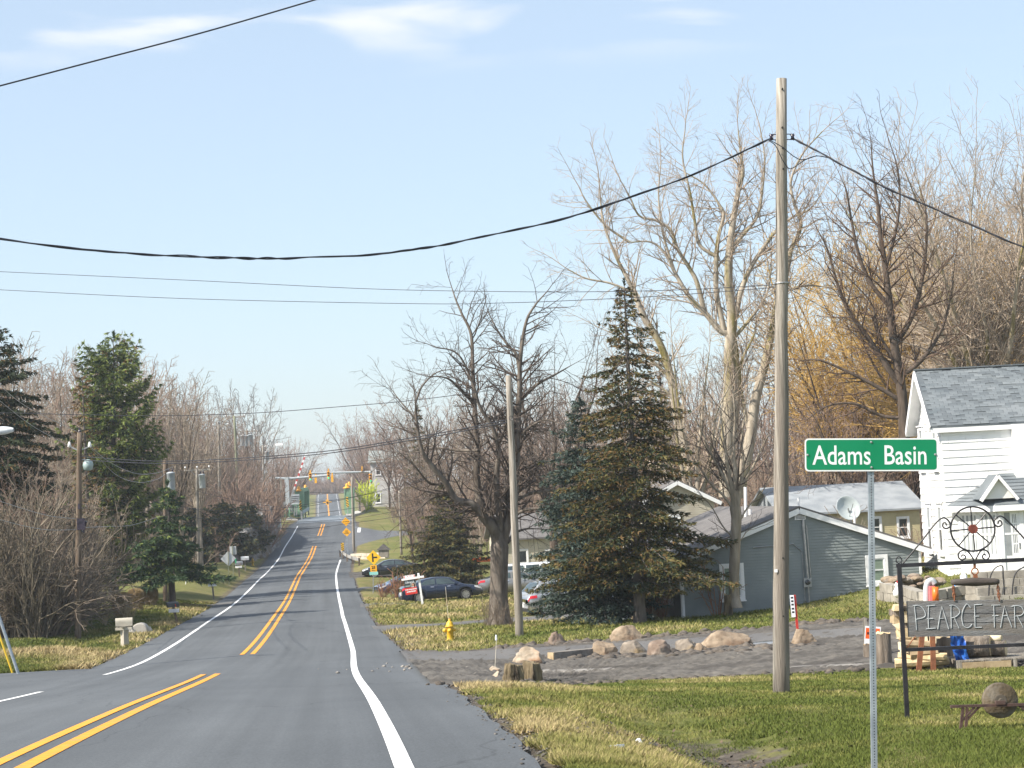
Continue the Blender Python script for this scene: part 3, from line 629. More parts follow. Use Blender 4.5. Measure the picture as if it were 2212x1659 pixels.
# ---- white two-storey house at the right edge
def white_house():
    c0 = hit(2051, 1244, ymin=60); c0 = P(2051, 1244, 71.3)
    ex = Vector((math.cos(-.04), math.sin(-.04), 0)); ey = Vector((-ex.y, ex.x, 0))
    Fm = Facade(c0, ex); D = 5.2; W = 8.5
    Gw = Facade(c0+ey*D, -ey)        # gable wall, seen from the left; a=D at the front corner
    ez = Fm.px(2030, 919)[1]; rz = P(1966, 801, c0.y+D/2).z-c0.z
    r = thing('white_house', c0, 'white shingled two storey house with blue grey roof and enclosed porch at the right edge', 'house')
    sl_ = (rz-ez-.12)/(D/2)
    core = MB(); core.prism([(0, -.1), (D, -.1), (D, ez), (D/2, ez+sl_*D/2), (0, ez)], W, Matrix((ey, ex, Vector((0, 0, 1)))).transposed(), c0); core.build('wall', M_white, r)
    mb = MB(); mb.box(c0+ex*W/2+ey*D/2+Vector((0, 0, -.7)), (W-.06, D-.06, 1.25), Fm.M); mb.build('foundation', M_found, r)
    siding(r, Fm, .0, 5.2, .0, ez-.1, .262, M_white, (), .03, .61, 'siding_shingle', 3)
    siding(r, Gw, .0, D, .0, ez+sl_*D/2, .262, M_white, [(-sl_, 1, ez), (sl_, 1, ez+sl_*D)], .03, .61, 'siding_shingle', 4)
    ov, fo = .38, .17
    rfm = MB(); zE = ez-sl_*fo+.12; zR = ez+sl_*D/2+.12
    def rp(a, d, z): return c0+ex*a+ey*d+Vector((0, 0, z))
    slab(rfm, rp(-ov, -fo, zE), rp(W+.4, -fo, zE), rp(W+.4, D/2, zR), rp(-ov, D/2, zR), .09)
    slab(rfm, rp(-ov, D/2, zR), rp(W+.4, D/2, zR), rp(W+.4, D+fo, zE), rp(-ov, D+fo, zE), .09)
    rf = rfm.build('roof', M_shing2, r)
    mb = MB(); mb.bar(rp(-ov-.01, D/2, zR+.02), rp(W+.4, D/2, zR+.02), .22, .05); mb.build('ridge_cap', M_shing2, rf)
    for a, b in (((-fo, zE), (D/2, zR)), ((D/2, zR), (D+fo, zE))):
        mb = MB(); mb.bar(rp(-ov-.02, a[0], a[1]-.13), rp(-ov-.02, b[0], b[1]-.13), .04, .24, (0, 0, 1)); mb.build('rake_board', M_trim, r)
        mb = MB(); slab(mb, rp(-ov, a[0], a[1]-.2), rp(0, a[0], a[1]-.2), rp(0, b[0], b[1]-.2), rp(-ov, b[0], b[1]-.2), .03); mb.build('soffit', M_trim, r)
    mb = MB(); mb.bar(rp(-ov, -fo+.02, zE-.17), rp(W+.4, -fo+.02, zE-.17), .06, .16); mb.build('fascia', M_trim, r)
    mb = MB(); slab(mb, rp(-ov, -fo, zE-.22), rp(W+.4, -fo, zE-.22), rp(W+.4, .02, zE-.2), rp(-ov, .02, zE-.2), .02); mb.build('soffit', M_trim, r)
    # roof shingle tabs on the visible slope: the largest 300 one by one, the rest joined
    slope = Vector((0, D/2+fo, zR-zE)); Ls = slope.length; rows = int(Ls/.145); tw = .31
    tab = None; rest = MB(); cnt = 0; rnd = random.Random(5)
    su = (ey*slope.y+Vector((0, 0, slope.z)))/Ls; nn = ex.cross(su)
    base = rp(0, -fo, zE)
    for i in range(rows):
        for j in range(24):
            a = -ov+.02+(j+.5*(i % 2))*tw-.1
            if a < -ov or a+tw > 6.3: continue
            c = base+ex*(a+tw/2)+su*((i+.45)*.145)+nn*.014
            if rnd.random() < .12: continue
            Mt = Matrix((ex, su, nn)).transposed()
            if cnt < 300 and a < 3.9 and rnd.random() < .62:
                if tab is None:
                    mb = MB(); mb.box((0, 0, 0), (tw-.012, .16, .012)); q = mb.build('roof_shingle', M_shing, rf, base=(0, 0, 0)); q.matrix_basis = Matrix.Translation(c-c0) @ Mt.to_4x4(); tab = q
                    tab2 = tab.copy(); tab2.data = tab.data.copy(); tab2.data.materials[0] = M_shing2; COL.objects.link(tab2); tab2.parent = rf; tab2.matrix_basis = Matrix.Translation(c-c0+ex*.31*4) @ Mt.to_4x4()
                else:
                    q = (tab if rnd.random() < .6 else tab2).copy(); COL.objects.link(q); q.parent = rf; q.matrix_basis = Matrix.Translation(c-c0) @ (Mt @ Matrix.Rotation(rnd.uniform(-.03, .03), 3, 'X')).to_4x4()
                cnt += 1
            elif rnd.random() < .85: rest.box(c-nn*.002, (tw-.012, .15, .01), Mt)
    q = rest.build('roof_shingles', M_shing, rf, base=c0); q.location = (0, 0, 0); q['kind'] = 'stuff'
    # gable wall windows (narrow in view)
    for (x0, y0, x1, y1) in ((1984, 928, 2003, 1012), (2012, 924, 2032, 1010), (2000, 1094, 2021, 1186), (2023, 1094, 2046, 1191)):
        a0 = Gw.px(x0, (y0+y1)/2)[0]; a1 = Gw.px(x1, (y0+y1)/2)[0]; am = (a0+a1)/2; wd = .78
        z1 = Gw.px((x0+x1)/2, y0)[1]; z0 = Gw.px((x0+x1)/2, y1)[1]
        window(r, Gw, am-wd/2, am+wd/2, z0, z1, .11, [M_glass, M_curtd], out=.05, cap=True)
    # right-hand wing wall standing a little proud
    wa = Fm.px(2185, 950)[0]; mb = MB(); Fm.box(mb, wa, W, -.1, ez-.1, 0, .5); mb.build('wall', M_white, r)
    # --- enclosed porch
    A = Fm.p(Fm.px(2072, 1150)[0], 0); Bd = ray(2161, 1150); Bd = Bd/Bd.y; B = Vector((Bd.x*68.7, 68.7, A.z)); Cc = B+ex*3.6
    zt = plane_hit(2123, 1094, B, Vector((0, 1, 0))).z-c0.z+.05; A.z = B.z = Cc.z = c0.z
    Ps = Facade(A, B-A); Pf = Facade(B, ex); Lp = (B-A).length
    mb = MB(); mb.add([A, B, Cc, Cc+ey*2.6, A+Vector((0,0,zt)), B+Vector((0,0,zt)), Cc+Vector((0,0,zt)), Cc+ey*2.6+Vector((0,0,zt))], [(0,1,5,4),(1,2,6,5),(2,3,7,6),(4,5,6,7),(3,0,4,7),(3,2,1,0)]); mb.build('porch_wall', M_white, r)
    mb = MB(); a2 = [A+Ps.n*-.04, B+Ps.n*-.04-Pf.n*.04, Cc-Pf.n*.04, Cc+ey*2.6]; mb.add([q-Vector((0,0,.9)) for q in a2]+[q for q in a2], [(0,1,5,4),(1,2,6,5),(2,3,7,6),(4,5,6,7)]); mb.build('foundation', M_found, r)
    siding(r, Ps, 0, Lp, .0, .62, .262, M_white, (), .014, .61, 'siding_shingle', 8)
    # porch windows with hanging curtains: five sashes
    n5 = 2; a0 = .12; 
    for i in range(n5):
        s0 = a0+i*(Lp-.2)/n5; s1 = a0+(i+1)*(Lp-.2)/n5-.08
        w_ = window(r, Ps, s0+.05, s1-.02, .72, zt-.32, .06, M_curt, out=.03, sill=True)
        for k in range(4):
            mb = MB(); u = s0+.1+(k+.3)*(s1-s0-.1)/4; Ps.box(mb, u, u+(s1-s0)*.11, .78, zt-.38, .01, .024); mb.build('fold_shade', M_curtd, w_)  # flat grey strips painted as shade in the folds of the pale curtain
    # door in the porch front
    d0 = Pf.px(2160, 1150)[0]; d1 = Pf.px(2203, 1150)[0]; dz0 = Pf.px(2180, 1238)[1]; dz1 = zt-.22; dz0 = .05
    mb = MB(); Pf.box(mb, d0-.02, d0+.12, 0, dz1+.12, 0, .06); Pf.box(mb, d1, d1+.14, 0, dz1+.12, 0, .06); Pf.box(mb, d0+.12, d1, dz1, dz1+.12, 0, .06); mb.build('door_frame', M_trim, r)
    mb = MB(); Pf.box(mb, d0+.12, d1, dz0, dz1, .0, .03); dr_ = mb.build('door', M_trim, r)
    g0, g1 = d0+.42, d1-.09; h0, h1 = .78, dz1-.12
    mb = MB(); Pf.box(mb, d0+.17, d0+.36, h0-.05, h1+.04, .028, .036); mb.build('pane', M_curtd, dr_)
    for i in range(3):
        for j in range(4):
            mb = MB(); cw = (g1-g0)/3; chh = (h1-h0)/4; Pf.box(mb, g0+i*cw+.02, g0+(i+1)*cw-.02, h0+j*chh+.025, h0+(j+1)*chh-.025, .028, .036); mb.build('pane', M_glass, dr_)
    mb = MB(); Pf.box(mb, d1-.06, d1-.02, .95, 1.15, .03, .07); mb.build('handle', M_greym, dr_)
    mb = MB(); Pf.box(mb, d0+.12, d1, (h0+h1)/2-.035, (h0+h1)/2+.035, .03, .042); mb.build('mid_rail', M_trim, dr_)
    # porch roof: hip from the main wall
    e0 = Fm.p(Fm.px(2044, 1080)[0], zt, .0)+Fm.n*.12; o = .32
    eB = B+Vector((0, 0, zt))+(Pf.n-ex*.6).normalized()*o; eC = Cc+Vector((0, 0, zt))+Pf.n*o*.8
    tz = Fm.px(2158, 1023)[1]; t1 = Fm.p(Fm.px(2158, 1023)[0], tz, .02); t2 = Fm.p(W, tz, .02)
    mb = MB(); dn = Vector((0, 0, -.05))
    mb.add([e0, eB, t1, eC, t2]+[q+dn for q in (e0, eB, t1, eC, t2)], [(0, 1, 2), (1, 3, 4, 2), (5, 7, 6), (6, 7, 9, 8), (0, 5, 6, 1), (1, 6, 8, 3)])
    pr = mb.build('porch_roof', M_shing, r)
    # courses on the porch roof
    for k in range(1, 9):
        f = k/9.; q0 = e0.lerp(t1, f); q1 = eB.lerp(t1, f); q2 = eC.lerp(t2, f); mb = MB(); up = Vector((0, 0, .012))
        mb.bar(q0+up, q1+up, .04, .014); mb.bar(q1+up, q2+up, .04, .014); mb.build('roof_course', M_shing2, pr)
    mb = MB(); mb.bar(e0-Vector((0,0,.14)), eB-Vector((0,0,.14)), .05, .2); mb.bar(eB-Vector((0,0,.14)), eC-Vector((0,0,.14)), .05, .2); mb.build('porch_fascia', M_trim, r)
    mb = MB(); z_ = Vector((0, 0, -.23)); mb.add([e0+z_, eB+z_, eC+z_, Cc+Vector((0,0,zt))+z_, A+Vector((0,0,zt))+z_], [(0,1,2,3,4)]); mb.build('porch_soffit', M_trim, r)
    # small pediment over the door
    pn = Pf.n; b0 = plane_hit(2119, 1079, eB, pn); b1 = plane_hit(2199, 1076, eB, pn); b1.z = b0.z; ap = plane_hit(2154, 1025, eB, pn); ap = Vector(((b0.x+b1.x)/2, (b0.y+b1.y)/2, ap.z)); back = -pn*1.7
    mb = MB(); mb.add([b0, b1, ap, b0+back, b1+back, ap+back], [(0, 2, 5, 3), (1, 4, 5, 2)]); pd = mb.build('pediment_roof', M_shing, r)
    ins = -pn*.12; mb = MB(); mb.add([b0+ins, b1+ins, ap+ins], [(0, 1, 2)]); mb.build('pediment_face', M_white, pd)
    mb = MB(); mb.bar(b0+Vector((0,0,-.06)), ap+Vector((0,0,-.06)), .1, .15, pn); mb.bar(b1+Vector((0,0,-.06)), ap+Vector((0,0,-.06)), .1, .15, pn); mb.build('pediment_trim', M_trim, pd)
    return r, c0, Fm, Pf, B, ex, ey
WH, WHc, WHF, WHPf, WHB, WHex, WHey = white_house()

# ---- concrete block steps before the porch door
st_o = hit(2165, 1300, ymin=55); st = thing('concrete_block_steps', st_o, 'stepped stack of grey concrete blocks below the white house porch door', 'steps')
bm0 = None; rnd = random.Random(3)
for lev in range(4):
    for k in range(6-lev//2):
        for dpt in range(4-lev):
            c = st_o+WHex*(-.5+k*.47)+WHey*(dpt*.3+lev*.32)+Vector((0, 0, .1+lev*.235))+Vector((rnd.uniform(-.01, .01), rnd.uniform(-.02, .02), 0))
            if dpt > 0 and lev < 3: continue
            mb = MB(); mb.box(c, (.455, .42, .225), rotz(-.04+rnd.uniform(-.02, .02))); mb.build('block', M_blk, st)
hr = thing('handrail', st_o+Vector((-.3, -.2, 0)), 'pair of bent black iron handrails on the concrete block steps', 'handrail')
M_black = mat('black painted iron', (.012, .012, .016), (.025, .024, .03), 8, .45)
for x0, x1, in ((2085, 2146), (2150, 2216)):
    pass
for pts in ([(2137,1348), (2136,1300), (2137,1264), (2141,1241), (2150,1227), (2161,1222), (2166,1225), (2167,1240), (2170,1285)], [(2187,1350), (2186,1310), (2187,1275), (2190,1250), (2196,1235), (2206,1228), (2218,1224), (2224,1236), (2226,1300)]):
    mb = MB(); mb.tube(through([P(x, y, st_o.y-.1) for x, y in pts], 5), .022, 6); mb.build('rail', M_black, hr, True)

# ---- houses further back, each with its windows
def back_house(name, label, x0, x1, ybase, yeave, Y, depth, msid, mroof, roofkind, ypk, wins, yaw=.1, course=.12, off=0, group=None):
    b = P(x0, ybase, Y); ex = Vector((math.cos(yaw), math.sin(yaw), 0)); ey = Vector((-ex.y, ex.x, 0)); f = Facade(b, ex)
    W = f.px(x1, (ybase+yeave)/2)[0]; eh = f.px((x0+x1)/2, yeave)[1]; ph = f.px((x0+x1)/2, ypk)[1]
    r = thing(name, b, label, 'house', group)
    M3 = Matrix((ex, ey, Vector((0, 0, 1)))).transposed()
    mb = MB()
    if roofkind == 'gable': mb.prism([(0, -1.5), (W, -1.5), (W, eh), (W/2, ph), (0, eh)], depth, M3, b)
    else: mb.box(b+ex*W/2+ey*depth/2+Vector((0, 0, eh/2-.75)), (W, depth, eh+1.5), M3)
    mb.build('wall', msid, r)
    nb = 0; z = .0
    grooves = MB()
    while z < (ph if roofkind == 'gable' else eh)-.1:
        half = W/2 if z < eh else W/2*(ph-z)/(ph-eh+1e-6)
        f.box(grooves, W/2-half+.02, W/2+half-.02, z, z+course*.82, .0, .02); z += course
    grooves.build('siding_courses', msid, r)['kind'] = 'stuff'
    mb = MB()
    if roofkind == 'gable':
        s = (ph-eh)/(W/2)
        for e in (-.35, W+.35): slab(mb, f.p(e, eh-s*.35+.1, .3), f.p(W/2, ph+.1, .3), f.p(W/2, ph+.1, -depth-.3), f.p(e, eh-s*.35+.1, -depth-.3), .1)
    else:
        slab(mb, f.p(-.4, eh, .4), f.p(W+.4, eh, .4), f.p(W+.4, ph, -depth/2), f.p(-.4, ph, -depth/2), .12); slab(mb, f.p(-.4, ph, -depth/2), f.p(W+.4, ph, -depth/2), f.p(W+.4, eh, -depth-.4), f.p(-.4, eh, -depth-.4), .12)
        mb.add([f.p(0, eh, 0), f.p(0, eh, -depth), f.p(0, ph-.1, -depth/2)], [(0, 1, 2)]); mb.add([f.p(W, eh, 0), f.p(W, eh, -depth), f.p(W, ph-.1, -depth/2)], [(0, 1, 2)])
    mb.build('roof', mroof, r)
    if roofkind == 'gable':
        for e in (-.35, W+.35): mb = MB(); mb.bar(f.p(e, eh-s*.35-.06, .31), f.p(W/2, ph-.06, .31), .05, .2); mb.build('rake_board', M_trim, r)
    for (wx0, wy0, wx1, wy1) in wins:
        a0, z1 = f.px(wx0, wy0); a1, z0 = f.px(wx1, wy1); window(r, f, a0, a1, z0, z1, .12, M_glass)
    return r
back_house('beige_house', 'beige clapboard house with one dark window rising behind the blue roof', 1395, 1548, 1300, 1082, 108, 9, M_beige, M_roofg, 'gable', 1040, [(1435, 1117, 1466, 1139), (1410, 1200, 1440, 1240)], .12)
back_house('yellow_house', 'pale yellow house with a light grey roof beyond the blue house', 1700, 1990, 1230, 1103, 125, 10, M_yellowsid, M_metalroof, 'side', 1044, [(1878, 1120, 1902, 1158), (1760, 1120, 1790, 1158), (1940, 1120, 1962, 1158)], .08)
back_house('cream_house', 'low cream house half hidden behind the big bare maple', 1085, 1262, 1290, 1160, 150, 9, M_cream, M_roofg, 'side', 1108, [(1118, 1190, 1140, 1240), (1180, 1190, 1204, 1240)], .1)
back_house('canal_house', 'weathered white two storey house with grey roof beside the lift bridge', 805, 872, 1108, 997, 318, 9, mat('weathered white siding', (.4, .39, .38), (.62, .61, .6), .7, .8), mat('green grey roof', (.17, .19, .18), (.24, .26, .25), 1, .9), 'side', 970, [(812, 1008, 822, 1025), (838, 1008, 848, 1025), (856, 1008, 866, 1025), (812, 1066, 822, 1085), (850, 1066, 860, 1085)], .02, .16)
# ------------------------------------------------------------------ trees: branching skeletons turned into tapered limbs and twigs
def rvec(rnd):
    while True:
        x, y, z = rnd.uniform(-1, 1), rnd.uniform(-1, 1), rnd.uniform(-1, 1); q = x*x+y*y+z*z
        if .01 < q <= 1: q = q**.5; return x/q, y/q, z/q
def grow(S, p, d, Ln, r, lv, cfg, rnd):
    """S: list of (x0,y0,z0,x1,y1,z1,r0,r1,level)"""
    c = cfg[lv]; n = max(2, int(Ln/c['step'])); st = Ln/n; x, y, z = p; dx, dy, dz = d
    rend = max(c.get('rend', .3)*r, c.get('rmin', .003)); last = lv == len(cfg)-1
    kids = []; acc = rnd.random()
    for i in range(n):
        wob = c['wob']; a, b, e = rvec(rnd); dx += a*wob; dy += b*wob; dz += e*wob+c['up']
        q = (dx*dx+dy*dy+dz*dz)**.5; dx /= q; dy /= q; dz /= q
        r0 = r+(rend-r)*i/n; r1 = r+(rend-r)*(i+1)/n
        nx, ny, nz = x+dx*st, y+dy*st, z+dz*st
        S.append((x, y, z, nx, ny, nz, r0, r1, lv)); x, y, z = nx, ny, nz
        f = (i+1)/n
        if not last and f >= c['start']:
            acc += c['dens']*st
            while acc >= 1:
                acc -= 1; kids.append((x, y, z, dx, dy, dz, r1, f))
    if not last:
        k = cfg[lv+1]
        for (kx, ky, kz, ax, ay, az, kr, f) in kids:
            a, b, e = rvec(rnd); dt = a*ax+b*ay+e*az; a -= dt*ax; b -= dt*ay; e -= dt*az; q = (a*a+b*b+e*e)**.5+1e-6
            an = R_(c['ang']+rnd.uniform(-14, 14)); ca, sa = math.cos(an), math.sin(an)
            nd = (ax*ca+a/q*sa, ay*ca+b/q*sa, az*ca+e/q*sa)
            ln = Ln*c['lr']*(1.0-c.get('tapl', .55)*(f-c['start'])/(1-c['start']+1e-6))*rnd.uniform(.65, 1.2)
            grow(S, (kx, ky, kz), nd, ln, max(min(kr*c.get('rr', .6), kr*.9), k.get('rmin', .003)), lv+1, cfg, rnd)
def limb(S, pts, r0, r1, cfg, rnd, lv=0, dens=None, ang=None, klen=1.5, start=.15, cont=True, tapl=.4):
    """follow a given polyline, sprouting children of level lv+1"""
    pts = [Vector(p) for p in pts]; P2 = through(pts, 6); n = len(P2)-1; Lt = sum((P2[i+1]-P2[i]).length for i in range(n)); acc = rnd.random(); done = 0
    for i in range(n):
        a, b = P2[i], P2[i+1]; j = .02*(Lt**.5); 
        if 0 < i: a = P2[i]
        f0, f1 = i/n, (i+1)/n; S.append((*a, *b, r0+(r1-r0)*f0, r0+(r1-r0)*f1, lv)); l = (b-a).length; done += l
        if f1 >= start:
            acc += (dens or cfg[lv]['dens'])*l
            while acc >= 1:
                acc -= 1; d = (b-a).normalized(); v = Vector(rvec(rnd)); v = (v-d*v.dot(d)).normalized(); an = R_((ang or cfg[lv]['ang'])+rnd.uniform(-15, 15))
                nd = d*math.cos(an)+v*math.sin(an); rr = r0+(r1-r0)*f1
                grow(S, tuple(a.lerp(b, rnd.random())), tuple(nd), klen*(1-tapl*f1)*rnd.uniform(.6, 1.25), max(min(rr*.5, .06), cfg[lv+1].get('rmin', .004)), lv+1, cfg, rnd)
    if cont: grow(S, tuple(P2[-1]), tuple((P2[-1]-P2[-2]).normalized()), klen*.8, r1, lv+1, cfg, rnd)
def segs_mesh(name, S, n, m, parent=None, mi=None):
    A = np.array(S, float); p0, p1, r0, r1 = A[:, :3], A[:, 3:6], A[:, 6], A[:, 7]
    d = p1-p0; d /= np.linalg.norm(d, axis=1, keepdims=True)+1e-9
    up = np.where(np.abs(d[:, 2:3]) < .9, np.array([[0, 0, 1.]]), np.array([[1., 0, 0]])); x = np.cross(d, up); x /= np.linalg.norm(x, axis=1, keepdims=True); y = np.cross(d, x)
    t = np.arange(n)*2*np.pi/n; ring = np.cos(t)[None, :, None]*x[:, None]+np.sin(t)[None, :, None]*y[:, None]
    V = np.concatenate([p0[:, None]-d[:, None]*r0[:, None, None]*.25+ring*r0[:, None, None], p1[:, None]+ring*r1[:, None, None]], 1).reshape(-1, 3)
    i = np.arange(n); f = np.stack([i, (i+1) % n, (i+1) % n+n, i+n], -1)
    F = (np.arange(len(A))[:, None, None]*2*n+f[None]).reshape(-1, 4)
    return mesh_arr(name, V, F, m, smooth=n > 4, parent=parent)
def tree_obj(name, base, S, mt, mc, label, group=None, split=1, nt=7, local=True, cat='tree'):
    """S given around base in world space when local is False"""
    r = thing(name, base, label, cat, group)
    if not local:
        b = base; S = [(s[0]-b[0], s[1]-b[1], s[2]-b[2], s[3]-b[0], s[4]-b[1], s[5]-b[2], *s[6:]) for s in S]
    T = [s for s in S if s[8] < split]; Cn = [s for s in S if s[8] >= split]
    chains = []
    for s in T:
        if split == 1 and not local and chains and (s[:3] == chains[-1][-1][3:6] or sum((a-b)**2 for a, b in zip(s[:3], chains[-1][-1][3:6])) < 1e-6): chains[-1].append(s)
        elif chains and local: chains[-1].append(s)
        else: chains.append([s])
    for i, c in enumerate(chains): segs_mesh('trunk' if i == 0 else 'limb', c, nt, mt, r)
    if Cn: segs_mesh('crown', Cn, 3, mc, r)
    return r
def bark(name, a, b, c3=None): return mat(name, a, b, 3.0, .95, 1.0, 14, stretch=(1.6, 1.6, .35), c3=c3, s3=.5, spec=.15)
M_barkmaple = bark('grey brown maple bark', (.085, .07, .058), (.19, .165, .14))
M_barkpale = bark('pale cottonwood bark', (.25, .215, .17), (.42, .37, .30), (.2, .17, .06))
M_barkdark = bark('dark bark', (.06, .047, .038), (.13, .1, .08))
M_barkbirch = bark('pale woodland bark', (.2, .17, .13), (.36, .31, .25))
M_twmaple = mat('dark twigs', (.085, .068, .058), (.14, .115, .1), 2, .9, spec=.15)
M_twpale = mat('pale tan twigs', (.33, .26, .2), (.46, .38, .3), 2, .9, spec=.15)
M_twdark = mat('brown twigs', (.09, .06, .045), (.15, .105, .08), 2, .9, spec=.15)
M_twpink = mat('reddish brown twigs', (.195, .137, .105), (.31, .225, .18), .6, .9, spec=.15)
M_twgrey = mat('grey tan twigs', (.2, .163, .125), (.32, .265, .21), .6, .9, spec=.15)
M_tworange = mat('yellow orange willow twigs', (.38, .235, .065), (.53, .35, .11), .6, .85, spec=.15)
def lvl(step, wob, up, dens, ang, lr, start=.2, rmin=.004, rr=.55, rend=.3, tapl=.55): return dict(step=step, wob=wob, up=up, dens=dens, ang=ang, lr=lr, start=start, rmin=rmin, rr=rr, rend=rend, tapl=tapl)

def px_limb(pts, Y, dy=0.0):      # D-pixel polyline -> world, drifting dy metres in depth towards its end
    n = len(pts)-1; return [P(x, y, Y+dy*(i/n)) for i, (x, y) in enumerate(pts)]
_z4 = zc(1500, 1050, 1.1445)
def z4(*pts): return [_z4(x, y) for x, y in pts]
# --- big maple in the front lawn
def maple():
    rnd = random.Random(21); base = hit(1080, 1352); Y = base.y; S = []
    cfg = [lvl(.4, .1, 0, .9, 50, .6), lvl(.28, .17, .03, 3.4, 48, .55, .1, .0075, .6, .4), lvl(.2, .22, .02, 4.2, 46, .6, .1, .006, .6, .6), lvl(.17, .22, .02, 0, 40, .5, .1, .005, .6, .8)]
    tr = px_limb([(1080, 1356), (1079, 1330), (1077, 1290), (1078, 1230), (1079, 1180), (1078, 1150)], Y)
    for i in range(len(tr)-1):
        rs = [.60, .43, .37, .36, .37, .27]; S.append((*tr[i], *tr[i+1], rs[i], rs[i+1], 0))
    S.append((*tr[-1], *P(1078, 1128, Y), .27, .06, 0))
    Lm = [(z4((560,1290),(545,1225),(500,1170),(450,1110),(370,1085),(325,1010),(265,935),(215,860),(190,720),(185,640)), .24, .03, -2.2),
          (z4((566,1280),(550,1215),(520,1150),(480,1085),(465,980),(470,860),(462,760),(455,640),(447,480),(440,330),(400,240),(370,170),(350,110)), .2, .02, 1.0),
          (z4((574,1270),(572,1190),(560,1100),(558,960),(565,860),(540,760),(480,660),(450,560),(380,420),(270,385)), .16, .02, -1.6),
          (z4((582,1275),(592,1200),(600,1100),(615,960),(640,800),(650,680),(665,560),(650,430),(610,380),(560,310),(520,230)), .2, .02, 1.2),
          (z4((588,1285),(606,1205),(640,1080),(650,900),(660,640),(665,450),(690,280),(730,200),(790,130)), .19, .02, -.8),
          (z4((605,1230),(640,1160),(700,1130),(780,1125),(850,1110)), .1, .02, -1.4), (z4((608,1280),(640,1240),(690,1220),(770,1220)), .08, .015, 1.2),
          (z4((640,1090),(700,1060),(780,1045),(850,1040),(900,1020)), .1, .02, 2.0), (z4((650,830),(700,760),(780,720),(850,740)), .08, .015, -2.2),
          (z4((655,640),(740,560),(830,510),(900,470)), .09, .015, 1.5), (z4((470,860),(380,860),(280,850),(180,870),(90,890)), .07, .012, 1.8),
          (z4((450,640),(400,590),(330,530),(230,520)), .09, .012, -1.5), (z4((325,1010),(250,1010),(180,930),(100,860)), .07, .012, -2.6), (z4((340,1060),(260,1080),(200,1130),(130,1180)), .06, .012, -2.2),
          (z4((560,850),(600,740),(610,640)), .08, .02, -2.5), (z4((560,960),(500,900),(470,870)), .06, .02, 2.4), (z4((190,720),(120,640),(60,560)), .05, .01, .8), (z4((185,640),(220,560),(290,500),(370,490)), .05, .01, .5)]
    for pts, r0, r1, dy in Lm: limb(S, px_limb(pts, Y, dy), r0*.98, r1, cfg, rnd, 0, 3.7, 58, 1.7, .12, True, .08)
    return tree_obj('maple_tree', base, S, M_barkmaple, M_twmaple, 'large bare maple with thick grey trunk and broad crown beside the weathered pole', nt=9, local=False)
maple()
# --- tall pale cottonwood behind the slate blue house
_z5 = zc(2200, 400, 1.0369)
def z5(*pts): return [_z5(x, y) for x, y in pts]
def cottonwood():
    rnd = random.Random(5); Y = 128.; b0 = P(_z5(780, 1600)[0], 1190, Y); base = Vector((b0.x, Y, G(b0.x, Y))); S = []
    cfg = [lvl(.6, .1, 0, .6, 45, .5), lvl(.5, .14, .04, 2.4, 44, .55, .1, .012, .6, .35), lvl(.36, .18, .03, 3.3, 44, .55, .1, .0085, .6, .6), lvl(.3, .2, .02, 0, 40, .5, .1, .007, .6, .8)]
    tk = lambda *p: px_limb(z5(*p), Y)
    Lm = [((730,1640),(735,1400),(745,1200),(745,1040),(755,900),(740,760),(745,620),(760,500),(780,380),(800,300),(790,220),(780,120)), 
          ((780,1640),(830,1400),(850,1250),(890,1100),(920,960),(935,860),(960,800),(1060,770),(1140,775)),
          ((760,1400),(770,1200),(760,1000),(700,950),(640,880),(580,820),(520,720),(480,640),(420,590),(330,590)),
          ((560,1640),(570,1500),(530,1320),(500,1150),(460,1020),(390,900),(350,800),(310,720),(270,640),(220,500),(200,300)),
          ((720,950),(690,800),(690,650),(700,560),(720,480),(700,430),(640,350),(560,300)),
          ((640,880),(610,760),(580,700),(530,620),(500,540),(440,500),(370,480),(330,400),(290,330)),
          ((770,900),(790,800),(830,700),(880,620),(940,540),(1000,490),(1080,450),(1130,380)),
          ((935,860),(980,720),(1000,620),(1040,520),(1010,420),(1000,330),(1050,220),(1130,130)),
          ((690,650),(620,600),(600,500),(580,380),(550,240),(560,120)), ((740,620),(800,560),(860,480),(880,380),(890,240),(870,110)),
          ((750,1000),(820,920),(900,800),(920,640)), ((830,1400),(800,1250),(790,1100),(850,960),(850,820)), ((560,1300),(520,1240),(440,1180),(360,1140)), ((500,1150),(420,1080),(330,1000),(240,960)),
          ((520,720),(470,560),(450,400),(460,260)), ((330,590),(230,520),(150,420),(120,360)), ((350,800),(250,760),(150,740),(70,700))]
    for k, pts in enumerate(Lm):
        r0 = [.5, .42, .3, .36, .2, .17, .2, .2, .13, .14, .14, .15, .12, .13, .09, .09, .09][k]
        limb(S, tk(*pts), r0, .035, cfg, rnd, 0, 2.6, 48, 3.6, .2 if k > 3 else .3)
    return tree_obj('cottonwood_tree', base, S, M_barkpale, M_twpale, 'tallest pale barked cottonwood with forked limbs behind the blue house and the near utility pole', nt=7, local=False)
cottonwood()
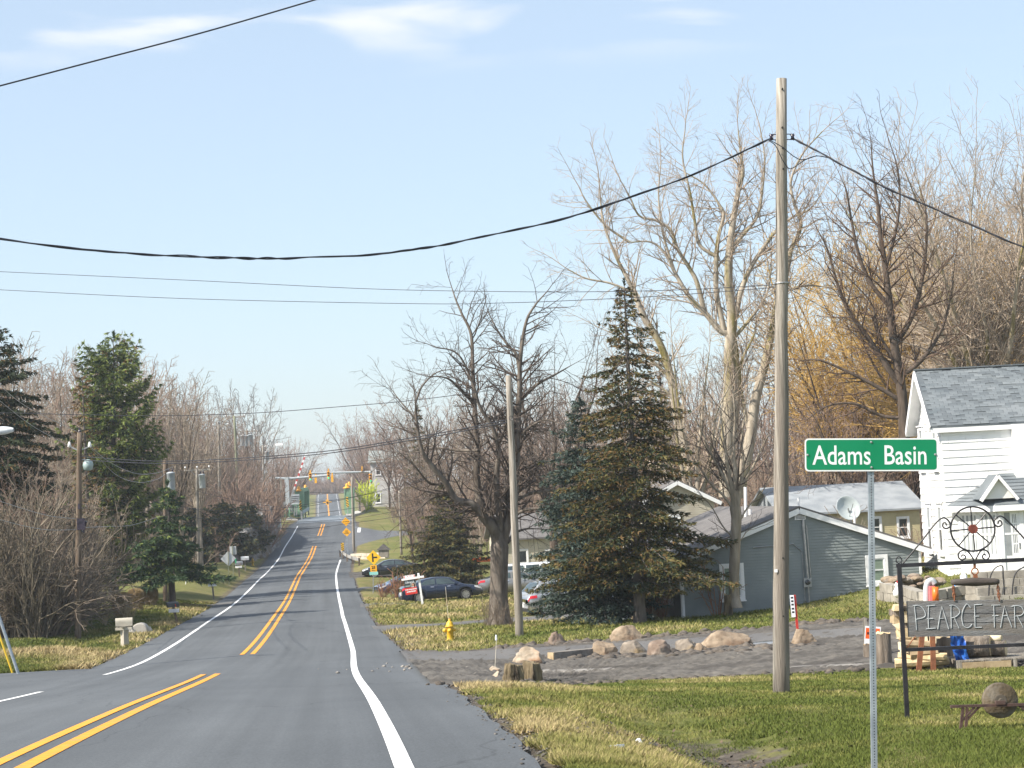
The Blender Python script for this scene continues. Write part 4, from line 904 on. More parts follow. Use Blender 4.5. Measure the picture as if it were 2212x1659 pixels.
# --- dark bare tree left of the white house, and its neighbour
def forked(name, label, base, H, Rr, rnd, cfg, r0, nl, mt, mc, spread=28, fork=.25, lean=0.0, klen=None, dens=1.3):
    S = []; top = Vector((lean*H*fork, 0, H*fork)); S.append((0, 0, -.5, top.x*.5, 0, top.z*.5, r0*1.15, r0*.95, 0)); S.append((top.x*.5, 0, top.z*.5, *top, r0*.95, r0*.8, 0))
    for k in range(nl):
        az = 2*math.pi*(k+rnd.uniform(-.3, .3))/nl; tilt = R_(rnd.uniform(.35, 1.0)*spread); hh = H*(1-fork)*rnd.uniform(.75, 1.0)
        d = Vector((math.cos(az)*math.sin(tilt), math.sin(az)*math.sin(tilt), math.cos(tilt))); pts = [top+Vector((0, 0, -.1*H*rnd.random()*fork))]
        for i in range(1, 6):
            f = i/5; pts.append(pts[0]+d*hh*f+Vector((0, 0, .09*hh*f*f))+Vector(rvec(rnd))*.035*hh*f)
        limb(S, pts, r0*rnd.uniform(.4, .62), .025, cfg, rnd, 0, dens, 42, klen or H*.22, .12)
    return S
def cfg_tree(s, up=.04, tw=.009): return [lvl(.6*s, .1, 0, .6, 45, .5), lvl(.45*s, .15, up, 2.5/s, 44, .54, .1, tw*1.4, .6, .35), lvl(.33*s, .19, up*.6, 3.4/s, 44, .55, .1, tw, .6, .6), lvl(.28*s, .2, .02, 0, 40, .5, .1, tw*.85, .6, .8)]
def dark_tree():
    rnd = random.Random(11); Y = 96.; bx = P(1960, 1200, Y).x; base = Vector((bx, Y, G(bx, Y))); S = []
    q = lambda *p: px_limb(z5(*p), Y)
    cfg = [lvl(.5, .1, 0, .6, 45, .5), lvl(.38, .16, .05, 2.8, 45, .55, .12, .010, .6, .35), lvl(.28, .19, .03, 3.4, 45, .55, .1, .0075, .6, .6), lvl(.24, .2, .02, 0, 40, .5, .1, .0065, .6, .8)]
    Lm = [(((1470,1500),(1465,1300),(1450,1150),(1425,1000),(1410,860),(1390,700),(1370,560),(1360,440),(1340,300),(1330,160)), .3), (((1450,1180),(1380,1080),(1300,960),(1240,880),(1190,760),(1150,620),(1100,520)), .17),
          (((1430,1020),(1500,900),(1540,760),(1560,600),(1560,470),(1540,380)), .15), (((1410,860),(1330,760),(1280,640),(1250,500),(1230,380),(1210,330)), .13), (((1460,1250),(1340,1180),(1220,1120),(1120,1080),(1040,1080)), .12),
          (((1390,700),(1430,560),(1450,420),(1440,280),(1400,150)), .1), (((1465,1320),(1380,1310),(1260,1260),(1150,1270),(1060,1330)), .1), (((1450,1150),(1540,1080),(1620,960),(1660,820),(1680,660)), .14), (((1470,1420),(1380,1440),(1280,1460),(1180,1530)), .09), (((1440,1100),(1360,960),(1330,840),(1200,700)), .09)]
    for pts, r0 in Lm: limb(S, q(*pts), r0, .02, cfg, rnd, 0, 2.8, 48, 2.6, .16)
    return tree_obj('ash_tree', base, S, M_barkdark, M_twdark, 'dark brown bare tree with fine upswept branches just left of the white house', nt=7, local=False)
dark_tree()
def slender():
    rnd = random.Random(9); Y = BHF.p(BHF.px(1586, 1290)[0], 0, .9).y; b = Vector((P(1586,1306,Y).x, Y, G(P(1586,1306,Y).x, Y))); S = []
    cfg = [lvl(.4, .1, 0, .6, 40, .5), lvl(.3, .12, .09, 2.2, 38, .5, .12, .008, .6, .35), lvl(.24, .16, .05, 2.4, 38, .5, .1, .006, .6, .6), lvl(.22, .2, .03, 0, 40, .5, .1, .005, .6, .8)]
    zz_ = zc(2500, 1800, 1.8433); q = lambda *p: px_limb([zz_(x, y) for x, y in p], Y)
    tr = q((812,1150),(808,1090),(800,960),(808,830),(815,650),(822,500),(812,420)); rs = [.27, .19, .185, .19, .185, .19, .2]
    for i in range(6): S.append((*tr[i], *tr[i+1], rs[i], rs[i+1], 0))
    Lm = [((800,440),(790,300),(760,150),(740,0),(720,-150),(700,-330)), ((825,430),(850,280),(870,120),(860,-60),(880,-260),(900,-420)), ((812,430),(815,200),(800,0),(810,-250),(790,-480)), ((790,330),(700,150),(620,0),(560,-150),(500,-260)), ((850,280),(930,150),(990,20),(1060,-120)),
          ((800,440),(720,330),(640,260),(560,140),(480,30)), ((790,640),(720,560),(640,420),(560,330)), ((830,560),(900,430),(1000,320),(1080,200)), ((785,710),(700,680),(620,640)), ((845,680),(900,600),(960,580))]
    for k, pts in enumerate(Lm): limb(S, q(*pts), [.1, .1, .11, .06, .06, .055, .035, .04, .025, .02][k], .012, cfg, rnd, 0, 2.4, 38, 2.2 if k < 6 else 1.0, .1)
    return tree_obj('young_maple_tree', b, S, M_barkbirch, M_twmaple, 'slender bare tree with a pale trunk standing before the blue house window', nt=8, local=False)
slender()
# --- pale tall tree and orange willows at the upper right
def simple_tree(name, label, x, Y, ytop, seed, mt, mc, r0, nl, spread, fork, group=None, lean=0, tw=.012, dens=1.2, klen=None, up=.05):
    rnd = random.Random(seed); bx = P(x, 1150, Y).x; base = Vector((bx, Y, G(bx, Y))); H = P(x, ytop, Y).z-base.z
    S = forked(name, label, base, H*.86, 5, rnd, cfg_tree(max(1., H/16), up, tw), r0, nl, mt, mc, spread, fork, lean, klen or H*.2, dens)
    q = H/max(s[5] for s in S); S = [(*[v*q for v in s[:6]], *s[6:]) for s in S]
    return tree_obj(name, base, S, mt, mc, label, group)
simple_tree('poplar_tree', 'very tall pale bare tree rising above the white house roof at the upper right corner', 2150, 118, 105, 31, M_barkpale, M_twpale, .42, 15, 36, .3, None, .0, .011, 2.2)
simple_tree('poplar_tree', 'second pale bare tree behind the white house, left of the tallest one', 2070, 140, 235, 37, M_barkpale, M_twgrey, .36, 13, 34, .28, None, .0, .013, 2.0)
simple_tree('willow_tree', 'yellow orange twigged willow behind the dark tree and the white house', 2060, 135, 385, 41, M_barkdark, M_tworange, .4, 15, 40, .22, None, 0, .017, 2.6, None, .03)
simple_tree('willow_tree', 'smaller orange twigged willow left of the dark tree', 1850, 150, 470, 42, M_barkdark, M_tworange, .3, 12, 38, .22, None, 0, .016, 2.3, None, .03)
simple_tree('willow_tree', 'orange twigged willow at the right edge of the picture', 2230, 145, 440, 43, M_barkdark, M_tworange, .34, 12, 40, .22, None, 0, .016, 2.3, None, .03)
simple_tree('willow_tree', 'orange twigged willow directly behind the trunk of the dark tree', 1950, 158, 420, 46, M_barkdark, M_tworange, .34, 12, 36, .22, None, 0, .016, 2.3, None, .03)
simple_tree('locust_tree', 'grey bare tree standing between the maple and the spiky spruce', 1195, 122, 640, 44, M_barkdark, M_twmaple, .28, 8, 30, .3, None, 0, .010, 1.3)
simple_tree('locust_tree', 'thick trunked pale tree just left of the near utility pole behind the blue house', 1510, 110, 640, 45, M_barkpale, M_twpale, .34, 7, 26, .3, None, -.06, .010, 1.1)

# ------------------------------------------------------------------ woodland trees: a few bare kinds, copied with parts
WOOD = []
def wood_proto(seed, H, nl, spread, fork, mt, mc, tw, s=1.0, r0=.22, up=.05, dens=1.05):
    rnd = random.Random(seed); S = forked('', '', None, H, 4, rnd, cfg_tree(1.35*s, up, tw), r0, nl, mt, mc, spread, fork, rnd.uniform(-.08, .08), H*.2, dens)
    r = tree_obj('woodland_tree', (0, 0, 0), S, mt, mc, 'x', None, 1, 5); r.location = (0, -500, -50); r['h'] = max(s[5] for s in S); WOOD.append(r); return r
wood_proto(1, 16, 6, 20, .35, M_barkbirch, M_twgrey, .019); wood_proto(2, 16, 7, 26, .28, M_barkdark, M_twpink, .019); wood_proto(3, 16, 5, 16, .4, M_barkbirch, M_twpale, .017)
wood_proto(4, 16, 8, 32, .22, M_barkdark, M_twgrey, .019); wood_proto(5, 16, 7, 36, .25, M_barkdark, M_twpink, .021); wood_proto(6, 16, 9, 42, .2, M_barkdark, M_twmaple, .02)
wood_proto(7, 16, 6, 24, .3, M_barkbirch, M_twpink, .02)
_used = set()
WK = ['pale trunked grey twigged', 'dark trunked reddish twigged', 'slim pale tan', 'broad grey twigged', 'spreading reddish twigged', 'wide dark twigged', 'pale trunked reddish twigged']
def plant_tree(k, x, Y, h, label, group, rnd):
    z = G(x, Y); p = WOOD[k]; s = h/p['h']; sc = (s*rnd.uniform(.85, 1.15), s*rnd.uniform(.85, 1.15), s)
    if k not in _used:
        _used.add(k); p.location = (x, Y, z-.1); p.scale = sc; p.rotation_euler = (0, 0, rnd.uniform(0, 6.28)); o = p
    else: o = copy_tree(p, None, (x, Y, z-.1), rnd.uniform(0, 6.28), sc)
    o['label'] = label; o['group'] = group
    if 'h' in o and o is not p: del o['h']
    return o
def wood_row(x0, x1, Y0, Y1, n, ytop, kinds, label, group, seed, jit=60):
    rnd = random.Random(seed)
    for i in range(n):
        xd = x0+(x1-x0)*(i+rnd.random())/n; Y = rnd.uniform(Y0, Y1); yt = (ytop(xd) if callable(ytop) else ytop)+rnd.uniform(-.35, 1)*jit
        q = P(xd, 1100, Y); u = q.x-float(_rx(Y))
        if -8 < u < 8: continue
        h = P(xd, yt, Y).z-G(q.x, Y)
        k = rnd.choice(kinds); plant_tree(k, q.x, Y, max(h, 5), WK[k]+' '+label, group, rnd)
topL = lambda x: np.interp(x, [-60, 60, 140, 250, 330, 400, 430, 500, 560, 600, 640, 680, 715], [690, 745, 755, 740, 755, 800, 845, 850, 875, 925, 935, 965, 1010])
lab = 'bare tree among the woods left of the road'
wood_row(-60, 430, 150, 190, 26, topL, [0, 2, 0, 3, 6], 'bare tree in the near left woods behind the pines', 'bare trees of the left woods', 1)
wood_row(-60, 450, 195, 260, 26, topL, [0, 1, 3, 6, 2], lab, 'bare trees of the left woods', 2)
wood_row(340, 590, 235, 285, 16, lambda x: topL(x)+70, [1, 4, 6, 0], 'bare tree above the rock cut on the left', 'bare trees of the left woods', 3)
wood_row(-60, 200, 100, 135, 16, lambda x: 960, [0, 2, 3, 1], 'bare tree behind the left edge thicket', 'bare trees of the left woods', 4, 130)
wood_row(-30, 180, 108, 130, 16, lambda x: 1120, [0, 1, 3, 6], lab, 'bare trees of the left woods', 14, 110)
wood_row(-50, 165, 90, 106, 26, lambda x: 1000, [0, 3, 1, 6], 'bare sapling rising from the left edge thicket', 'saplings of the left thicket', 24, 170)
wood_row(330, 620, 285, 330, 20, lambda x: topL(x)+30, [1, 4, 3, 6], lab, 'bare trees of the left woods', 5)
wood_row(380, 600, 250, 282, 22, lambda x: 1010, [1, 4, 6, 1], lab, 'bare trees of the left woods', 15, 90)
for x, yt, k in ((470, 825, 5), (555, 818, 5), (520, 850, 3)):
    q = P(x, 1100, 330.); plant_tree(k, q.x, 330, P(x, yt, 330.).z-G(q.x, 330), 'spreading dark bare tree standing tall above the far left woods', 'spreading dark trees above the left woods', random.Random(x))
topR = lambda x: np.interp(x, [728, 760, 800, 860, 900, 1000, 1200, 1400, 1700, 2000, 2300], [1000, 900, 880, 870, 850, 840, 800, 780, 720, 600, 560])
lab2 = 'bare tree in the woods right of the road'
wood_row(800, 1250, 255, 310, 26, topR, [1, 4, 6, 0], 'bare tree in the woods right of the lift bridge', 'bare trees of the right woods', 6)
wood_row(880, 1500, 170, 235, 26, lambda x: topR(x)+60, [1, 6, 4, 0, 3], 'bare tree in the woods behind the big maple', 'bare trees of the right woods', 7, 90)
wood_row(1250, 2260, 190, 290, 36, topR, [1, 4, 6, 0, 1], 'bare tree in the far woods above the house roofs', 'bare trees of the right woods', 8)
wood_row(1500, 2260, 140, 175, 20, lambda x: topR(x)+140, [1, 4, 3, 5], lab2, 'bare trees of the right woods', 9)
wood_row(900, 1250, 165, 190, 12, lambda x: 1020, [1, 4, 6], lab2, 'bare trees of the right woods', 16, 60)
lab3 = 'distant bare tree by the road beyond the bridge'
wood_row(600, 690, 360, 520, 14, topL, [1, 4, 5], lab3, 'bare trees beyond the bridge', 10, 40)
wood_row(738, 820, 340, 520, 16, topR, [1, 4, 6], lab3, 'bare trees beyond the bridge', 11, 40)
wood_row(610, 692, 540, 780, 14, lambda x: topL(x)+15, [1, 4, 5], lab3, 'bare trees beyond the bridge', 12, 40)
wood_row(722, 820, 540, 780, 14, lambda x: topR(x)+30, [1, 4, 5], lab3, 'bare trees beyond the bridge', 13, 40)
_r = random.Random(77)
for i in range(16):
    x = 650+120*(i+_r.random())/16; Y = _r.uniform(860, 980); q = P(x, 1100, Y); k = _r.choice([1, 4, 5]); plant_tree(k, q.x, Y, P(x, 1000+_r.uniform(-8, 25), Y).z-G(q.x, Y), WK[k]+' bare tree closing the view behind the far road crest', 'bare trees beyond the bridge', _r)
for k, p in enumerate(WOOD):
    if k not in _used:
        for c in list(p.children): bpy.data.objects.remove(c)
        bpy.data.objects.remove(p)
# ------------------------------------------------------------------ conifers and shrubs
def needle_mat(name, a, b): return mat(name, a, b, 1.6, .75, spec=.25, lo=.3, hi=.7)
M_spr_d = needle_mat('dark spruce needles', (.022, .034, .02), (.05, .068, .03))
M_spr_o = needle_mat('olive spruce needles', (.075, .072, .022), (.13, .108, .034))  # olive tone doubles as the sunlit copy of the dark needles
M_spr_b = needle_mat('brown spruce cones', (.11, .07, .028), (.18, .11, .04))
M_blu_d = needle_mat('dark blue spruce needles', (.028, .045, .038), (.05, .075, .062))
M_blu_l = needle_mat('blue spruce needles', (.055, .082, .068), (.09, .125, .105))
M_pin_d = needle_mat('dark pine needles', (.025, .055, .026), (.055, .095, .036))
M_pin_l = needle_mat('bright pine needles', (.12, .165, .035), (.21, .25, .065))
M_conbark = bark('grey spruce bark', (.085, .075, .068), (.17, .15, .135))
def foliage(name, C, D, size, asp, mats, mi, parent, rng, spread=.6, per=3):
    """tufts: points C, directions D; each tuft is a fan of slim pointed leaves"""
    C = np.repeat(np.asarray(C), per, 0); D = np.repeat(np.asarray(D), per, 0); mi = np.repeat(np.asarray(mi), per)
    n = len(C); d = D+rng.normal(0, spread, (n, 3)); d /= np.linalg.norm(d, axis=1, keepdims=True)+1e-9
    s = np.cross(d, rng.normal(0, 1, (n, 3))); s /= np.linalg.norm(s, axis=1, keepdims=True)+1e-9
    L_ = size*rng.uniform(.6, 1.3, (n, 1)); W_ = L_*asp
    V = np.stack([C-s*W_*.5, C+s*W_*.5, C+d*L_+rng.normal(0, .1, (n, 3))*L_], 1).reshape(-1, 3)
    return mesh_arr(name, V, np.arange(n*3).reshape(-1, 3), mats, mi, parent=parent)
def conifer(name, base, H, prof, nwh, label, mats, seed, droop=.25, first=.12, r0=.2, tuft=.13, asp=.3, sprig=.16, brown=.12, lit=.4, lean=(0, 0), group=None, per=3, upturn=.1, azskip=None, gap=0.0):
    rng = np.random.default_rng(seed); rnd = random.Random(seed)
    r = thing(name, base, label, 'tree', group); T = []
    nb = 14; axis = lambda z: np.array([lean[0]*z/H, lean[1]*z/H, z])
    for i in range(nb):
        a, b = axis(-.3+(H+.2)*i/nb), axis(-.3+(H+.2)*(i+1)/nb); ra = r0*(1-i/nb)**.9+.012; rb = r0*(1-(i+1)/nb)**.9+.012
        if i == 0: ra *= 1.35
        T.append((*a, *b, ra, rb, 0))
    Cc, Dd, Mi, Br = [], [], [], []
    z = first*H
    while z < H*.985:
        f = z/H; R0 = prof(f); nbr = max(4, int(4+5*(R0/2.5)))
        az0 = rnd.random()*6.28
        for k in range(nbr):
            az = az0+2*math.pi*k/nbr+rnd.uniform(-.35, .35); Lb = R0*rnd.uniform(.42, 1.2)
            if rnd.random() < gap: continue
            if azskip and azskip(az, f): Lb *= .5
            zz = z+rnd.uniform(-.15, .15)*H/nwh; d = np.array([math.cos(az), math.sin(az), 0])
            st = max(3, int(Lb/sprig)); side = np.array([-d[1], d[0], 0]); prev = axis(zz)
            for i in range(1, st+1):
                t = i/st; dz = -droop*Lb*(t**1.3)+upturn*Lb*(t**3)+(1-f)*0-.0
                if f > .8: dz += .35*Lb*t
                p = axis(zz)+d*Lb*t+np.array([0, 0, dz])+rng.normal(0, .02, 3)
                Br.append((*prev, *p, .028*(1-t)*(1-f*.5)+.006, .028*(1-t)*(1-f*.5)+.005, 1)); prev = p
                if t < .18 and Lb > .8: continue
                wl = min(.55, .42*Lb*(1.15-t)*rnd.uniform(.7, 1.2)) if t < 1 else .05
                for sg in (-1, 1):
                    m = max(1, int(wl/.1))
                    for j in range(m+1):
                        q = (j+rnd.random())/(m+1)*wl
                        pp = p+side*sg*q+d*q*.55+np.array([0, 0, -.28*q*(1+droop)])+rng.normal(0, .03, 3)
                        Cc.append(pp); Dd.append(side*sg*.6+d*.8+np.array([0, 0, -.35]))
                        u = rnd.random(); tip = .5*t+.5*q/(wl+.01)
                        Mi.append(2 if u < brown*(.3+1.2*f)*(.5+tip) else (1 if rnd.random() < lit*(.25+tip) else 0))  # paler needles favour outer sprays, sunlight put into the colour; brown for cones
        z += H/nwh*(1.0-.45*f)*rnd.uniform(.75, 1.25)
    for q in range(10): Cc.append(axis(H*(.985+.002*q))); Dd.append(np.array([0, 0, 1.])); Mi.append(0)
    segs_mesh('trunk', T, 8, M_conbark, r); segs_mesh('branches', Br, 3, M_conbark, r)
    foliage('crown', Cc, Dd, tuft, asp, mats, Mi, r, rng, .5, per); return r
def pr(*pts):
    xs, ys = zip(*pts); return lambda f: float(np.interp(f, xs, ys))
# front spruces
b = hit(1383, 1346); H = (P(1348, 606, b.y)-b).z; tx = P(1348, 606, b.y).x-b.x
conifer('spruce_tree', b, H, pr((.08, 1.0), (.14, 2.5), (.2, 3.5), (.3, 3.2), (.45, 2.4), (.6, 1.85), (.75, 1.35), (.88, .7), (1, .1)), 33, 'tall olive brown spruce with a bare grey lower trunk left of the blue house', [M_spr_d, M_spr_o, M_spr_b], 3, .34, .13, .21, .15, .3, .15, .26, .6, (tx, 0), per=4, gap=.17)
b = hit(1303, 1347); b.y += .3; b.z = G(b.x, b.y); H = (P(1252, 862, b.y)-b).z; tx = P(1252, 862, b.y).x-b.x
conifer('spruce_tree', b, H, pr((.04, 1.7), (.1, 2.8), (.2, 3.1), (.4, 2.6), (.6, 2.0), (.8, 1.3), (1, .1)), 30, 'bluish green spruce with branches sweeping to the grass left of the tall olive spruce', [M_blu_d, M_blu_l, M_spr_o], 4, .3, .07, .2, .14, .32, .14, .08, .6, (tx, 0), per=4, gap=.1)
# broad olive conifer behind the dark car, pines and spruces on the left
b = hit(968, 1272); b = Vector((P(968, 1272, 131).x, 131, G(P(968, 1272, 131).x, 131)))
conifer('spruce_tree', b, (P(955, 1045, 131)-b).z, pr((.02, 3.0), (.15, 3.4), (.35, 3.0), (.55, 2.3), (.75, 1.4), (1, .1)), 26, 'broad olive green spruce bush directly behind the dark blue sedan', [M_spr_d, M_spr_o, M_spr_b], 6, .2, .04, .2, .2, .36, .19, .05, .7, per=3)
b = hit(245, 1292)
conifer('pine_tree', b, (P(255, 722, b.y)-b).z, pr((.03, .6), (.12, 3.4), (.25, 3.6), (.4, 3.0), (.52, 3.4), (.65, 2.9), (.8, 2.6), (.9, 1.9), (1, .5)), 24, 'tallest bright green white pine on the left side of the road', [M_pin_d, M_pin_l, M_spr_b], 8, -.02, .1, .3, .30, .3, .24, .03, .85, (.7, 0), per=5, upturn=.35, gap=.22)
b = Vector((P(196, 1290, 128).x, 128, 0)); b.z = G(b.x, b.y)
conifer('spruce_tree', b, (P(200, 795, 128)-b).z, pr((.1, 2.0), (.3, 2.2), (.6, 1.5), (.85, .8), (1, .1)), 24, 'thin rusty brown spruce growing against the left side of the tall white pine', [M_spr_d, M_spr_b, M_spr_b], 9, .25, .1, .2, .24, .34, .24, .5, .4, per=2, gap=.3)
b = Vector((P(372, 1300, 122).x, 122, 0)); b.z = G(b.x, b.y)
conifer('pine_tree', b, (P(358, 1045, 122)-b).z, pr((.2, 1.0), (.27, 3.5), (.38, 3.2), (.55, 2.1), (.75, 1.2), (1, .2)), 18, 'dark low pine with wide drooping boughs over the left lawn', [M_pin_d, M_pin_d, M_pin_l], 10, .3, .27, .24, .30, .28, .24, .12, .35, per=5, upturn=.12, gap=.25)
b = Vector((P(8, 1385, 97).x, 97, 0)); b.z = G(b.x, b.y)
conifer('spruce_tree', b, (P(-2, 690, 97)-b).z, pr((.12, 2.6), (.3, 3.6), (.5, 3.3), (.7, 2.8), (.85, 1.9), (1, .2)), 26, 'large dark spruce cut off by the left edge of the picture', [M_spr_d, M_spr_d, M_spr_b], 11, .3, .1, .28, .22, .34, .2, .1, .4, per=3)
b = Vector((P(75, 1360, 101).x, 101, 0)); b.z = G(b.x, b.y)
conifer('spruce_tree', b, (P(85, 1010, 101)-b).z, pr((.05, 2.0), (.3, 1.9), (.6, 1.3), (1, .1)), 22, 'small dark spruce right of the large spruce at the left edge', [M_spr_d, M_spr_o, M_spr_b], 12, .3, .1, .16, .22, .34, .2, .08, .3, per=3)
for i, (x, yb, yt, Y, R, lb) in enumerate(((487, 1218, 1085, 200, 3.6, 'dark overgrown cedar beside the pale diamond sign back'), (540, 1200, 1090, 212, 2.6, 'dull green cedar leaning over the left end of the rock cut'), (425, 1215, 1100, 190, 2.4, 'small green cedar behind the wide dark pine'))):
    b = Vector((P(x, yb, Y).x, Y, 0)); b.z = G(b.x, Y)
    conifer('cedar_tree', b, max(3, (P(x, yt, Y)-b).z), pr((.02, R*.8), (.3, R), (.7, R*.7), (1, .2)), 16, lb, [M_spr_d, M_spr_o, M_spr_b], 20+i, .15, .04, .15, .36, .4, .32, .06, .35, per=2)
b = Vector((P(905, 1080, 190).x, 195, 0)); b.z = G(b.x, 195)
conifer('spruce_tree', b, (P(905, 880, 195)-b).z, pr((.1, 2.4), (.5, 1.7), (1, .1)), 18, 'thin olive spruce standing behind the left limbs of the big maple', [M_spr_d, M_spr_o, M_spr_b], 30, .25, .1, .16, .3, .36, .3, .2, .5, per=2, gap=.35)
b = Vector((P(1440, 1080, 135).x, 135, 0)); b.z = G(b.x, 135)
conifer('spruce_tree', b, (P(1440, 700, 135)-b).z, pr((.1, 2.8), (.5, 2.0), (1, .1)), 20, 'sparse green spruce seen through the cottonwood trunks', [M_spr_d, M_spr_o, M_spr_b], 31, .25, .2, .2, .26, .36, .3, .1, .6, per=2, gap=.45)

# --- twiggy shrubs
def shrub_proto(name, seed, H, n, m, spread, dens=3.0, tw=.007, rr=.02, wob=.12, up=.03):
    rnd = random.Random(seed); S = []; cfg = [lvl(.25, wob, up, dens, 38, .45, .2, tw*1.4, .6, .4), lvl(.2, max(.2, wob), up*.6, dens*1.1, 42, .5, .1, tw, .6, .6), lvl(.18, .25, .0, 0, 42, .5, .1, tw*.8, .6, .8)]
    for k in range(n):
        az = rnd.random()*6.28; t = R_(rnd.uniform(4, spread)); q = rnd.uniform(0, .3)*H*.3
        grow(S, (math.cos(az)*q, math.sin(az)*q, -.1), (math.cos(az)*math.sin(t), math.sin(az)*math.sin(t), math.cos(t)), H*rnd.uniform(.6, 1.05), rr, 0, cfg, rnd)
    r = thing(name, (0, 0, 0), 'x', 'shrub'); segs_mesh('stems', [s for s in S if s[8] == 0], 4, m, r); segs_mesh('twigs', [s for s in S if s[8] > 0], 3, m, r)
    for c in r.children: c['kind'] = 'stuff'
    return r
M_twred = mat('reddish dry stems', (.2, .09, .05), (.32, .17, .1), 2, .9)
M_twstraw = mat('straw coloured stems', (.3, .23, .13), (.44, .35, .21), 2, .9)
M_twbrush = mat('brown brush stems', (.13, .1, .075), (.24, .19, .145), 2, .9)
def scatter_shrubs(name, protos, spots, label, group, seed, cat='shrub'):
    rnd = random.Random(seed); used = set()
    for (x, Y, h) in spots:
        k = rnd.randrange(len(protos)); p, ph = protos[k]; s = h/ph; loc = (x, Y, G(x, Y)-.03); rz = rnd.random()*6.28; sc = (s*rnd.uniform(.85, 1.2),)*2+(s,)
        if k not in used: used.add(k); o = p; o.location = loc; o.rotation_euler = (0, 0, rz); o.scale = sc
        else: o = copy_tree(p, None, loc, rz, sc)
        o['label'] = label if isinstance(label, str) else label[k]; o['category'] = cat
        if group: o['group'] = group
    for k, (p, ph) in enumerate(protos):
        if k not in used:
            for c in list(p.children): bpy.data.objects.remove(c)
            bpy.data.objects.remove(p)
def spots_px(rects, n, h0, h1, seed):
    rnd = random.Random(seed); o = []
    for (x0, x1, Y0, Y1), k in zip(rects, n):
        for i in range(k):
            Y = rnd.uniform(Y0, Y1); X = P(x0+(x1-x0)*rnd.random(), 1250, Y).x; u = X-float(_rx(Y))
            if -7 < u < 7: continue
            o.append((X, Y, rnd.uniform(h0, h1)))
    return o
M_twdk = mat('dark tangled stems', (.095, .078, .056), (.18, .15, .108), 1.2, .9)
pr1 = [(shrub_proto('brush', 51, 3.2, 14, M_twdk, 44, 3.4, .008, .026, .24, -.01), 3.2), (shrub_proto('brush', 52, 3.2, 12, M_twbrush, 50, 3.4, .008, .03, .26, -.015), 3.2), (shrub_proto('brush', 53, 3.2, 10, M_twdk, 26, 3.4, .008, .035, .16, .02), 3.2)]
scatter_shrubs('brush', pr1, spots_px([(-50, 112, 87, 104), (-50, 118, 90, 110), (185, 225, 118, 128)], [58, 38, 5], 2.2, 6.8, 1), ('densest dark tangled brush in the thicket at the left edge', 'sprawling brown brush in the thicket at the left edge', 'upright dark stems in the thicket at the left edge'), 'bare brush in the left thicket', 1)
pr2 = [(shrub_proto('brush', 54, 3.0, 13, M_twpink, 36, 2.2, .014, .03), 3.0), (shrub_proto('brush', 55, 3.0, 12, M_twgrey, 40, 2.2, .014, .03), 3.0)]
scatter_shrubs('brush', pr2, spots_px([(380, 540, 222, 262), (200, 480, 170, 260), (440, 620, 262, 300)], [34, 34, 22], 2.5, 5.0, 2), ('reddish understorey brush below the left woodland trees', 'greyish understorey brush below the left woodland trees'), 'understorey brush left of the road', 2)
pr3 = [(shrub_proto('brush', 56, 3.0, 13, M_twpink, 36, 2.2, .014, .03), 3.0), (shrub_proto('brush', 57, 3.0, 12, M_twgrey, 40, 2.2, .014, .03), 3.0)]
scatter_shrubs('brush', pr3, spots_px([(880, 1300, 190, 260), (1300, 2230, 120, 180), (780, 960, 262, 330)], [40, 50, 24], 2.0, 4.6, 3), ('reddish understorey brush below the right woodland trees', 'greyish understorey brush below the right woodland trees'), 'understorey brush right of the road', 3)
pr3b = [(shrub_proto('brush', 66, 3.0, 14, M_twpink, 40, 2.2, .03, .05), 3.0)]
scatter_shrubs('brush', pr3b, [(P(640+140*((i*37) % 61)/61, 1100, 800+i*1.6).x, 800+i*1.6, 4+((i*29) % 7)*.5) for i in range(44)], 'distant brown brush along the far road crest', 'brush along the far road crest', 33)
pr3c = [(shrub_proto('brush', 67, 3.0, 13, M_twpink, 42, 2.4, .016, .03), 3.0)]
scatter_shrubs('brush', pr3c, [(P(600-75*((i*41) % 17)/17, 1120, 218+i*1.7).x-1.5, 218+i*1.7, 5.5+((i*31) % 5)*.5) for i in range(24)], 'brown brush growing along the top of the rock cut', 'brush on top of the rock cut', 34)
pr4 = [(shrub_proto('dry_shrub', 58, 1.6, 22, M_twred, 22, 2.0, .006, .01), 1.6), (shrub_proto('dry_shrub', 59, 1.6, 22, M_twstraw, 22, 2.0, .006, .01), 1.6)]
q0 = BHF.o; spots = [(q0.x-.75-.1*i+(.35*((i*37) % 10)/10), q0.y+.4+i*.62, 1.2+.5*((i*53) % 10)/10) for i in range(9)]
scatter_shrubs('dry_shrub', pr4, spots, 'dry reddish stems growing along the side wall of the blue house', 'dry shrubs beside the blue house', 4)
pr5 = [(shrub_proto('dry_shrub', 60, 1.6, 8, M_twred, 25, 2.2, .007, .012), 1.6)]
a_ = BHF.p(BHF.px(1540, 1290)[0], 0, .5); scatter_shrubs('dry_shrub', pr5, [(a_.x, a_.y, 2.0)], 'thin bare shrub left of the front window of the blue house', None, 5)
pr6 = [(shrub_proto('dry_shrub', 61, 1.2, 26, M_twred, 38, 2.6, .010, .012), 1.2)]
b = Vector((P(858, 1280, 126).x, 126, 0)); scatter_shrubs('dry_shrub', pr6, [(b.x, 126, 1.8), (b.x+1.3, 126.6, 1.6), (b.x-1.0, 127.5, 1.3)], 'reddish brown shrub behind the for sale sign', 'reddish shrubs behind the for sale sign', 6)
pr7 = [(shrub_proto('dry_shrub', 62, 1.5, 16, M_twstraw, 24, 2.4, .006, .009), 1.5)]
